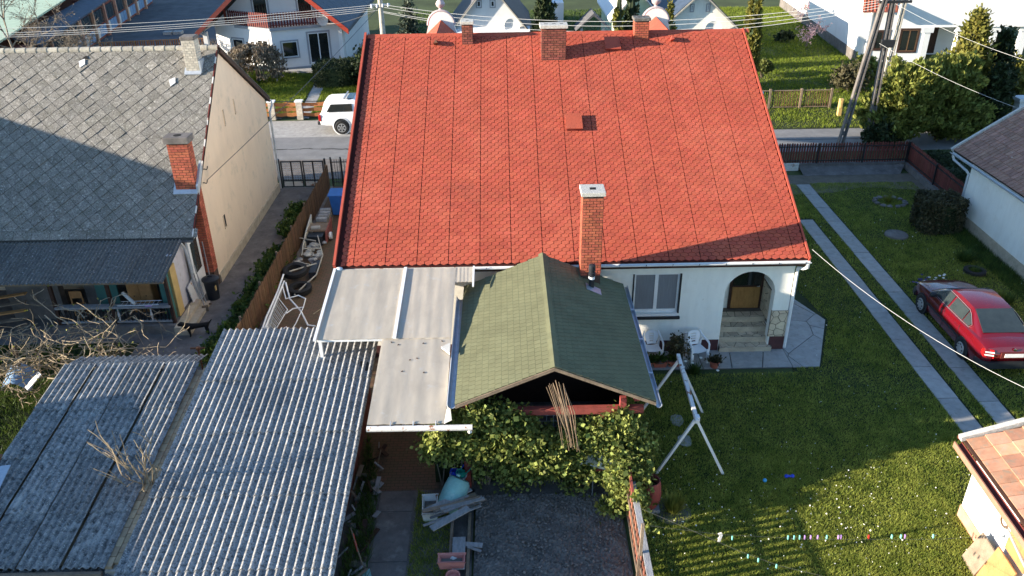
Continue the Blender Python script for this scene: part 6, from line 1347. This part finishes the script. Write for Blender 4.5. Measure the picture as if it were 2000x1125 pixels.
# ---- tree builders
def crown_points(n,f,seed,clumps=60,spread=.22,z0=0,shell=.5):
    """points of leaf clumps; f(r) -> array of n clump centres"""
    r=np.random.default_rng(seed); C=f(r,clumps); k=r.integers(0,clumps,n); return C[k]+r.normal(size=(n,3))*spread*np.array([1,1,.8])
def cone_tree(name,label,cat,x,y,h,rad,leafmat,n,size,group=None,z0=.15,power=.8,seed=0,trunk=.08,clumps=None,spread=None,belly=.25,upb=.8,core=True):
    t=thing(name,label,cat,(x,y,0),group); r=np.random.default_rng(seed)
    MB().tube([(x,y,0),(x+.02,y,h*.5),(x,y,h*.9)],[trunk,trunk*.7,trunk*.2],7).build('trunk','bark',t)
    def R_(v): return rad*np.where(v<belly,.72+.28*v/belly,np.clip((1-v)/(1-belly),0,1)**power)
    K=clumps or 160; v=1-np.sqrt(r.random(K))*.98; v=np.clip(v*1.15,0,.985); a=r.uniform(0,6.28,K); rr=R_(v)*r.uniform(.72,1.08,K)
    C=np.stack([x+rr*np.cos(a),y+rr*np.sin(a),z0+(h-z0)*v],1)
    sp=spread or rad*.18; k=r.integers(0,K,n); P=C[k]+r.normal(size=(n,3))*sp*np.array([.8,.8,1.2]); P[:,2]=np.clip(P[:,2],.05,None)
    d=P-np.array([x,y,0]); d[:,2]=0; d/=np.linalg.norm(d,axis=1,keepdims=True)+1e-6; upv=d*.6+np.array([0,0,upb])
    c=leaf_mesh('crown',leafmat,t,P,size,upv,1.9,seed)
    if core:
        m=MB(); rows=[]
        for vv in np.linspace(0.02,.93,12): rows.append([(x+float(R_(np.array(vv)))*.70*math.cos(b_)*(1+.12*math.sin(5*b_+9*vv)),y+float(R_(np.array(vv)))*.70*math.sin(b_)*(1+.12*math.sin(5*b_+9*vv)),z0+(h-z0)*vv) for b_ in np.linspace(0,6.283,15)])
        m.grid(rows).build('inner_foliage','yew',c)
    return t
def blob_plant(name,label,cat,c,rad,leafmat,n,size,group=None,seed=0,clumps=40,spread=.2,stem=True,zmin=.02,flat=.0,core=.55,up=(0,0,.5),stems=3):
    t=thing(name,label,cat,(c[0],c[1],0),group); r=np.random.default_rng(seed)
    d=r.normal(size=(clumps,3)); d/=np.linalg.norm(d,axis=1,keepdims=True); d[:,2]=np.abs(d[:,2])*1.0-.25*r.random(clumps)
    C=np.array(c)+d*np.array(rad)*r.uniform(.62,1.05,(clumps,1)); k=r.integers(0,clumps,n); P=C[k]+r.normal(size=(n,3))*spread*np.array(rad).mean(); P=P[P[:,2]>zmin]
    cr=leaf_mesh('foliage',leafmat,t,P,size,np.tile(np.array(up,float),(len(P),1)),1.7,seed)
    if stem:
        for i in range(stems): MB().tube([(c[0]+r.uniform(-.1,.1),c[1]+r.uniform(-.1,.1),0),(c[0]+r.uniform(-.5,.5)*rad[0],c[1]+r.uniform(-.5,.5)*rad[1],c[2]+.3*rad[2])],[.035,.012],5).build('stem','bark',t)
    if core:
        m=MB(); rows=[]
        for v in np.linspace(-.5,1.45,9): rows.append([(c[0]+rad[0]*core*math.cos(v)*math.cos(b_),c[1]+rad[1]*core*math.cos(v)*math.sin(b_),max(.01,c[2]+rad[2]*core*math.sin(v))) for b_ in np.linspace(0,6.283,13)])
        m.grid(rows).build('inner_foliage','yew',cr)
    return t
# conifers by the street
cone_tree('thuja_tree','tall golden thuja behind the spreading conifer','tree',24.0,42.0,5.75,1.3,'thuja_gold',20000,.13,'conifers by the street',seed=31,power=.75,clumps=240)
cone_tree('thuja_tree','dark shaded thuja right of the golden one','tree',25.75,42.3,4.9,.95,'yew',9000,.13,'conifers by the street',seed=32,power=.6,clumps=180)
cone_tree('thuja_tree','second dark thuja at the right edge behind the brown roof','tree',24.9,40.6,3.6,.8,'yew',6000,.13,'conifers by the street',seed=37,power=.6,clumps=140)
cone_tree('thuja_tree','rounded golden thuja at the right edge by the white balustrade','tree',28.0,44.6,2.9,1.1,'thuja_gold',9000,.13,'conifers by the street',seed=33,power=.45,clumps=180)
def spreading(label,x,y,seed):
    t=thing('spreading_conifer',label,'tree',(x,y,0),'conifers by the street'); r=np.random.default_rng(seed)
    P=[]; U=[]; br=MB()
    for i in range(120):
        a=r.uniform(0,6.28); z0=r.uniform(.2,3.3); L=(2.2-.40*z0)*r.uniform(.55,1.1)+.5; el=r.uniform(.1,.6)+.15*z0
        d=np.array([math.cos(a)*math.cos(el),math.sin(a)*math.cos(el)*.8,math.sin(el)]); b=np.array([x,y,z0]); e=b+d*L
        br.tube([tuple(b),tuple(e)],[.035,.008],4,False)
        m=int(190*L); f=r.random(m)**.6; Q=b+np.outer(f*L,d)+r.normal(size=(m,3))*np.array([.17,.17,.12])*(1.1-.4*f)[:,None]; P.append(Q); U.append(np.tile(d*.8+np.array([0,0,.45]),(m,1)))
    P=np.concatenate(P); U=np.concatenate(U); k=P[:,2]>.08
    MB().tube([(x,y,0),(x,y,2.2),(x+.1,y,3.3)],[.14,.09,.02],8).build('trunk','bark',t)
    cr=leaf_mesh('crown','pine',t,P[k],.12,U[k],2.2,seed); br.build('branches','bark',cr)
spreading('wide spreading green conifer beside the concrete poles',20.2,39.9,41); spreading('second spreading conifer merging with the first behind the brown roof',22.4,40.4,42)
blob_plant('shrub','low dark evergreen shrub under the concrete poles','shrub',(19.0,39.4,.5),(.8,.7,.9),'yew',5000,.12,seed=43,clumps=50)
blob_plant('shrub','leafy shrub in front of the white balustrade','shrub',(26.2,42.4,.6),(.7,.6,.9),'pine',3500,.13,seed=44)
blob_plant('shrub','brownish shrub in front of the white porch house','shrub',(21.4,50.0,.6),(.9,.7,.9),'hedge',1800,.12,seed=45,core=0,spread=.35)
blob_plant('shrub','green shrub at the corner of the white porch house','shrub',(23.2,52.5,.6),(1.0,.8,.9),'pine',3500,.14,seed=46)
# hedges
def hedge(label,x0,x1,y0,y1,h,mat,n,seed,rnd=.15,cat='hedge'):
    t=thing('hedge',label,cat,((x0+x1)/2,(y0+y1)/2,0)); r=np.random.default_rng(seed)
    cx,cy=(x0+x1)/2,(y0+y1)/2; a,b=(x1-x0)/2,(y1-y0)/2
    m=int(n*.45); th=r.uniform(0,6.28,m); e=.55; S=lambda q:np.sign(q)*np.abs(q)**e
    sd_=np.stack([cx+a*S(np.cos(th)),cy+b*S(np.sin(th)),r.uniform(.03,h,m)],1); m2=n-m; q=np.sqrt(r.random(m2)); th=r.uniform(0,6.28,m2)
    tp=np.stack([cx+a*q*S(np.cos(th)),cy+b*q*S(np.sin(th)),np.full(m2,h)-.12*q**4],1); P=np.concatenate([sd_,tp])+r.normal(size=(n,3))*.045
    k=leaf_mesh('foliage',mat,t,P,.07,None,1.5,seed)
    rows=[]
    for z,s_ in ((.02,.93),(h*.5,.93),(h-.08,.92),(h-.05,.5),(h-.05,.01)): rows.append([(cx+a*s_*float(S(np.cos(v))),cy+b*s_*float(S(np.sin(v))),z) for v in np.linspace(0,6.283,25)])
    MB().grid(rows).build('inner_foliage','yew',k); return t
hedge('clipped brownish hedge block on the lawn by the picket fence',16.35,17.95,28.75,30.2,1.35,'hedge',9000,51)
hedge('low dark hedge beyond the picket fence by the brown-roofed house',19.25,22.5,31.5,36.2,.9,'yew',16000,52)
hedge('dark rounded yew bush in front of the balcony house',-12.3,-9.5,52.6,55.4,1.35,'yew',8000,53,cat='bush')
# cypresses and garden trees behind the ridge
cone_tree('cypress_tree','tall slim sunlit cypress right of the ridge end','tree',15.05,50.0,6.3,.50,'thuja_gold',9000,.13,'slim cypresses behind the ridge',seed=61,power=.35,clumps=200)
cone_tree('cypress_tree','slim yellow-green cypress behind the ridge right of the well','tree',6.95,50.0,6.2,.38,'thuja_gold',5000,.12,'slim cypresses behind the ridge',seed=62,power=.35,clumps=120)
cone_tree('cypress_tree','slim cypress behind the right-hand curved parapet','tree',10.0,50.0,5.4,.42,'thuja_gold',5000,.12,'slim cypresses behind the ridge',seed=63,power=.35,clumps=120)
cone_tree('cypress_tree','dark cypress behind the ridge left of the well','tree',3.1,58.0,5.5,.75,'yew',5000,.15,'slim cypresses behind the ridge',seed=64,power=.4,clumps=120)
cone_tree('cypress_tree','dark cypress close behind the yellow-green one','tree',8.3,54.0,5.5,.55,'yew',5000,.15,'slim cypresses behind the ridge',seed=65,power=.4,clumps=120)
cone_tree('cypress_tree','tall dark cypress shading the garden behind the ridge','tree',2.6,53.0,5.6,.7,'yew',5000,.15,'slim cypresses behind the ridge',seed=165,power=.4,clumps=120)
cone_tree('spruce_tree','small grey-green spruce behind the ridge beside the round pole','tree',-5.7,52.0,5.3,1.25,'spruce',7000,.12,seed=66,power=1.0,belly=.1,clumps=200,upb=.1,core=False)
blob_plant('bush','dark clipped ball bush at the foot of the tall cypress','bush',(17.1,53.6,.65),(.62,.62,.62),'thuja',3500,.10,seed=67,clumps=60,spread=.12)
blob_plant('bush','small dark bush on the grass below the blossom tree','bush',(21.9,64.5,.3),(.7,.5,.4),'yew',900,.14,seed=68,clumps=20)
blob_plant('bush','low dark evergreen mass behind the ridge beside the round pole','bush',(-8.0,53.5,.9),(1.6,1.4,1.4),'yew',5000,.15,seed=69,clumps=60)
# dry weeping tree in front of the balcony house
t=thing('weeping_tree','dome of pale dry weeping branches in front of the balcony house','tree',(-16.3,54.6,0)); r=np.random.default_rng(71); P=[];U=[];br=MB()
MB().tube([(-16.3,54.6,0),(-16.3,54.6,1.9)],[.12,.08],7).build('trunk','bark',t)
for i in range(120):
    a=r.uniform(0,6.28); L=r.uniform(.9,2.0); pts=[np.array([-16.3,54.6,2.1])]
    for s_ in np.linspace(.15,1,7): pts.append(np.array([-16.3+L*math.sin(s_*1.6)*math.cos(a),54.6+.85*L*math.sin(s_*1.6)*math.sin(a),2.2+.25*math.sin(s_*2.2)-1.75*s_**2.2]))
    br.tube([tuple(p) for p in pts],[.016]*7+[.006],4,False)
    for k_ in range(2,8): P.append(pts[k_]+r.normal(size=(9,3))*.10); U.append(np.tile([0,0,-1.],(9,1)))
P=np.concatenate(P);U=np.concatenate(U); c=leaf_mesh('crown','dry_leaf',t,P[P[:,2]>.05],.10,U[P[:,2]>.05],1.8,71); br.build('branches','twig_pale',c)
# ---- bare trees
def branchy(mb,p,d,L,r0,depth,rr,bend=.25,kids=3,spread=.6,grav=0,tips=None):
    p=V3(p); d=V3(d).normalized(); n=5; pts=[p.copy()]; q=p.copy(); dd=d.copy()
    for i in range(n):
        dd=(dd+Vector((rr.gauss(0,bend),rr.gauss(0,bend),rr.gauss(0,bend*.7)-grav))*.5).normalized(); q=q+dd*L/n; pts.append(q.copy())
    mb.tube(pts,[max(.009 if r0<.05 else .014,r0*(1-.65*i/n)) for i in range(n+1)],5 if r0>.02 else 3,False)
    if tips is not None: tips.append(tuple(q))
    if depth>0:
        for k_ in range(kids):
            i=rr.randint(2,n); nd=(dd+Vector((rr.gauss(0,spread),rr.gauss(0,spread),rr.gauss(.05,spread*.6)))).normalized()
            branchy(mb,pts[i],nd,L*rr.uniform(.5,.8),r0*.5,depth-1,rr,bend,kids,spread,grav,tips)
def bare_tree(name,label,x,y,h,r0,mat,seed,depth=4,kids=3,stems=1,spread=.55,leaf=None,z=0,lean=(0,0),group=None):
    t=thing(name,label,'tree',(x,y,z),group); rr=random.Random(seed); mb=MB(); tips=[]
    for s_ in range(stems):
        branchy(mb,(x+rr.uniform(-.1,.1)*(stems>1),y+rr.uniform(-.1,.1)*(stems>1),z),(lean[0]+rr.gauss(0,.12),lean[1]+rr.gauss(0,.12),1),h*.5,r0,depth,rr,.22,kids,spread,0,tips)
    o=mb.build('trunk_and_branches',mat,t)
    if leaf:
        T=np.array(tips); k=np.random.default_rng(seed).integers(0,len(T),leaf[1]); leaf_mesh('blossom',leaf[0],t,T[k]+np.random.default_rng(seed).normal(size=(leaf[1],3))*.10,leaf[2],None,1.2,seed)
    return t
bare_tree('bare_tree','bare branched tree at the top left corner before the green roof',-28.3,49.5,7.0,.18,'twig_grey',81,5,4,1,.6,('dry_leaf',500,.07))
bare_tree('bare_tree','thicket of bare branches left of the salmon workshop pillars',-25.4,50.5,5.0,.10,'twig_grey',82,5,3,4,.65,('dry_leaf',900,.07))
bare_tree('bare_tree','bare bush between the workshop yard and the balcony house',-21.4,58.5,2.2,.07,'twig_grey',83,4,3,4,.6,('dry_leaf',500,.08))
bare_tree('blossom_tree','small pink blossom tree beside the white porch house',23.0,62.5,3.4,.08,'twig_grey',84,4,3,1,.6,('petal_pink',900,.09))
bare_tree('young_tree','leafless sapling growing up between the two sheds',-7.78,13.55,2.3,.035,'twig_pale',86,2,4,3,.30,z=.9,lean=(-.12,.05))
# tangled leafless climber at the left edge
t=thing('bare_climber','tangle of pale leafless climber stems at the left edge by the porch','climber',(-12.5,19.6,0)); rr=random.Random(91); mb=MB(); tips=[]
for i in range(100):
    p=(rr.uniform(-14.9,-10.9),rr.uniform(18.2,21.2),rr.uniform(.4,1.6)); a=rr.uniform(0,6.28)
    branchy(mb,p,(math.cos(a),math.sin(a)*.7,rr.uniform(-.1,.35)),rr.uniform(.7,1.5),rr.uniform(.014,.026),2,rr,.45,2,.9,.03,tips)
mb.build('stems','twig_pale',t)
for x,y in ((-13.9,19.4),(-11.6,19.5)): MB().tube([(x,y,0),(x+.1,y+.05,1.5)],.05,6).build('trunk','bark',t)
T=np.array(tips); k=np.random.default_rng(3).integers(0,len(T),260); leaf_mesh('buds','yellow_green',t,T[k]+np.random.default_rng(4).normal(size=(260,3))*.05,.05,None,1.3,4)['kind']='stuff'
P=[[(-14.2+.8*u,18.9+.6*v,.45+.15*math.sin(4*u)+.3*v) for u in np.linspace(0,1,8)] for v in np.linspace(0,1,6)]; m=MB().grid(P); tag(m.build('tarpaulin','tarp_blue',None,smooth=True),'pale blue plastic sheet caught in the leafless climber','tarpaulin')
tag(MB().beam((-13.0,18.2,.9),(-12.7,18.5,1.2),.2,.03).build('white_board','white_paint',None),'small white board at the left corner of the shadowed shed roof','board')
tag(MB().tube([(-10.7,19.4,0),(-11.0,19.5,1.55)],.03,6).build('iron_stake','black_iron',None),'thin dark iron stake in front of the porch','stake')
# ---- ivy thicket under the pergola
t=thing('ivy_thicket','thick ivy growing over the pergola front behind the dug bed','ivy',(.6,15.1,0)); r=np.random.default_rng(101); P=[]
def top(x): return np.interp(x,[-2.0,-1.5,-.8,0,.9,1.5,2.2,2.7,3.2],[1.35,2.1,2.5,2.35,1.65,1.7,2.1,2.2,1.35])
K=520; cx=r.uniform(-1.95,3.15,K); tz=top(cx); cz_=tz*np.sqrt(r.random(K)); cy=14.72+.5*r.random(K)-.12*(1-cz_/tz)
C=np.stack([cx,cy-.05,cz_],1); k=r.integers(0,K,27000); P.append(C[k]+r.normal(size=(27000,3))*np.array([.13,.12,.11]))
K=90; C=np.stack([r.normal(2.72,.26,K),r.uniform(13.9,14.9,K),r.uniform(.35,1.75,K)],1); C[:,2]*=np.clip((C[:,1]-13.4)/1.2,.4,1); k=r.integers(0,K,6500); P.append(C[k]+r.normal(size=(6500,3))*.11)
C=np.array([[2.95,13.7,.7],[3.0,13.45,.55],[3.08,13.2,.4],[2.8,13.5,1.0],[3.0,14.7,1.1],[3.05,14.5,.95]]); k=r.integers(0,6,900); P.append(C[k]+r.normal(size=(900,3))*.06)
P=np.concatenate(P); P=P[P[:,2]>.04]; P=P[~((P[:,0]<-.85)&(P[:,1]<15.25)&(P[:,2]<1.05))]; big=P[::6]; P=P[np.arange(len(P))%6!=0]; leaf_mesh('leaves','ivy',t,big+np.array([0,-.03,.03]),.12,np.tile([0.,-.5,.3],(len(big),1)),1.1,102); lv=leaf_mesh('leaves','ivy',t,P,.078,np.tile([0.,-.5,.3],(len(P),1)),1.15,101)
for i in range(30):
    x=random.uniform(-1.7,2.9); MB().tube([(x,15.1,0),(x+random.uniform(-.2,.2),15.15,.8),(x+random.uniform(-.4,.4),15.05,float(top(x))*.9)],[.02,.014,.006],4).build('stem','twig_grey',t)
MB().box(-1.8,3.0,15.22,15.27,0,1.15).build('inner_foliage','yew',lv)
tw=MB()
for z in np.arange(1.2,2.2,.16): tw.box(-.4,1.5,15.16,15.165,z,z+.006)
for x in np.arange(-.4,1.5,.16): tw.box(x,x+.006,15.165,15.17,1.1,2.2)
o=stuff(tw.build('trellis_wire','galvanised',None)); o['label']='rusty wire mesh trellis behind the ivy'; o['category']='trellis'
# ---- weeds along the paling fence
for i,(x,y,s_) in enumerate(((-8.75,32.0,.6),(-8.6,30.2,.75),(-8.55,27.6,.7),(-8.55,26.2,.8),(-8.5,24.9,.75),(-8.55,23.5,.7),(-8.6,22.2,.7),(-8.75,21.0,.8))):
    blob_plant('weed_clump',('farthest','second farthest','third farthest','fourth farthest','fourth nearest','third nearest','second nearest','nearest')[i]+' green weed clump along the concrete path by the paling fence','weeds',(x,y,.12),(.60*s_,.95*s_,.42*s_),'weed',2200,.085,'weeds along the paling fence',110+i,30,.25,False,core=.5)
# ---- flower clumps and border plants
def clump(name,label,x,y,h,rad,n,mat,cat,flower=None,nf=0,seed=0,group=None):
    t=thing(name,label,cat,(x,y,0),group); r=np.random.default_rng(seed); a=r.uniform(0,6.28,n); ln=r.uniform(.2,1,n)*rad; H=h*r.uniform(.6,1.1,n)
    B=np.stack([x+.35*ln*np.cos(a),y+.35*ln*np.sin(a),np.zeros(n)+.01],1); tip=np.stack([x+ln*np.cos(a),y+ln*np.sin(a),H],1); dx=np.stack([-np.sin(a),np.cos(a),np.zeros(n)],1)*.014
    V=np.stack([B-dx,B+dx,tip],1).reshape(-1,3); lv=build_mesh('leaves',V,np.arange(3*n).reshape(n,3),mat,t)
    for i in range(nf):
        q=r.normal(size=2)*rad*.55; z=h*r.uniform(.8,1.15); MB().lathe([(.012,-.02),(.05,.01),(.045,.02),(.0,.012)],(x+q[0],y+q[1],z),6).build('flower',flower,t)
    return t
clump('narcissus_clump','white narcissus in bloom just in front of the red car bonnet',15.1,24.75,.28,.40,160,'weed','flowers','petal_white',14,121)
clump('narcissus_clump','white narcissus by the timber post on the terrace edge',5.45,19.65,.35,.35,200,'weed','flowers','petal_white',6,122)
clump('iris_clump','violet flowers left of the white narcissus before the car',14.45,24.7,.18,.35,120,'weed','flowers','petal_violet',26,123)
clump('leafy_clump','upright green clump on the lawn near the red barrel',3.78,14.1,.45,.38,420,'yellow_green','plant',None,0,124)
tag(MB().lathe([(.42,0),(.44,.02),(.30,.025),(.02,.02)],(3.75,14.05,0),20,cap=False).build('bed_ring','soil',None),'round patch of bare earth under the green clump by the barrel','earth patch')
clump('leafy_clump','large green tuft by the foot of the brown-roofed house wall',16.9,26.6,.42,.55,420,'weed','plant',None,0,125)
clump('leafy_clump','bright green tuft right of the red car roof',16.6,23.4,.45,.50,420,'weed','plant',None,0,126)
clump('leafy_clump','green tuft in a half buried tyre near the right edge',16.75,25.6,.25,.35,220,'weed','plant',None,0,127)
clump('leafy_clump','green tuft in a tyre at the right edge beside the car',16.35,21.2,.3,.35,220,'weed','plant',None,0,128)
tyre('tyre planter half buried near the foot of the house wall',16.75,25.6,.05,.38,.0); tyre('tyre planter at the right edge beside the car',16.45,21.2,.08,.40,.0)
clump('yucca','yellow-green spiky plant inside a ring of stones at the back of the lawn',16.45,32.2,.38,.35,140,'yellow_green','plant',None,0,129)
t=thing('stone_ring','ring of pale edging stones round the spiky plant','stones',(16.5,32.2,0))
for a in np.linspace(0,6.283,13,endpoint=False): MB().ico((16.5+.62*math.cos(a),32.15+.55*math.sin(a),.05),.13,.25,(1,1,.6)).build('stone','concrete_dark',t)
tag(MB().lathe([(.45,0),(.42,.08),(.25,.12),(.0,.13)],(15.35,28.85,0),16).build('tree_stump','concrete_dark',None,smooth=True),'flat pale stump mound in the middle of the side lawn','stump')
t=blob_plant('climbing_shrub','thin leafy shrub climbing beside the timber post','shrub',(5.02,20.1,.5),(.22,.18,.55),'hedge',900,.06,None,131,30,.28,True,core=0)
for i,p in enumerate(pots):
    q=p.location; clp=leaf_mesh('plant','weed' if i!=3 else 'hedge',p,np.random.default_rng(140+i).normal(size=(260,3))*np.array([.10,.07,.05])+np.array([q.x,q.y,.28]),.06,np.tile([0,0,1.],(260,1)),1.8,140+i)
# scattered debris by the shed wall
db=thing('debris_heap','heap of sticks, boards and rubble along the shed wall by the garden path','debris',(-3.5,13.5,0)); rr=random.Random(151)
for i in range(34):
    x,y=rr.uniform(-3.75,-3.05),rr.uniform(11.2,16.6); a=rr.uniform(0,3.1); L=rr.uniform(.15,.6); c=Vector((x,y,.05+rr.uniform(0,.15))); d=Vector((math.cos(a)*.5,math.sin(a),rr.uniform(-.1,.4)))
    MB().beam(c-d*L/2,c+d*L/2,rr.choice((.03,.05,.1)),.025).build('stick',rr.choice(('wood_old','wood_dark','wood_grey')),db)
for i in range(14): MB().ico((rr.uniform(-3.7,-3.1),rr.uniform(11,16),.06),rr.uniform(.05,.13),.3).build('stone',rr.choice(('concrete_dark','soil','bark')),db)
t=thing('spade','spade with a red handle leaning by the shed wall','spade',(-3.15,12.4,0)); MB().tube([(-3.45,13.0,.75),(-3.15,12.45,.12)],.018,6).build('shaft','wood_old',t); MB().tube([(-3.40,12.92,.65),(-3.28,12.68,.38)],.022,6).build('grip','red_plastic',t); MB().obox((-3.08,12.32,.06),(.2,.28,.02),.3).build('blade','teal_barrel',t)
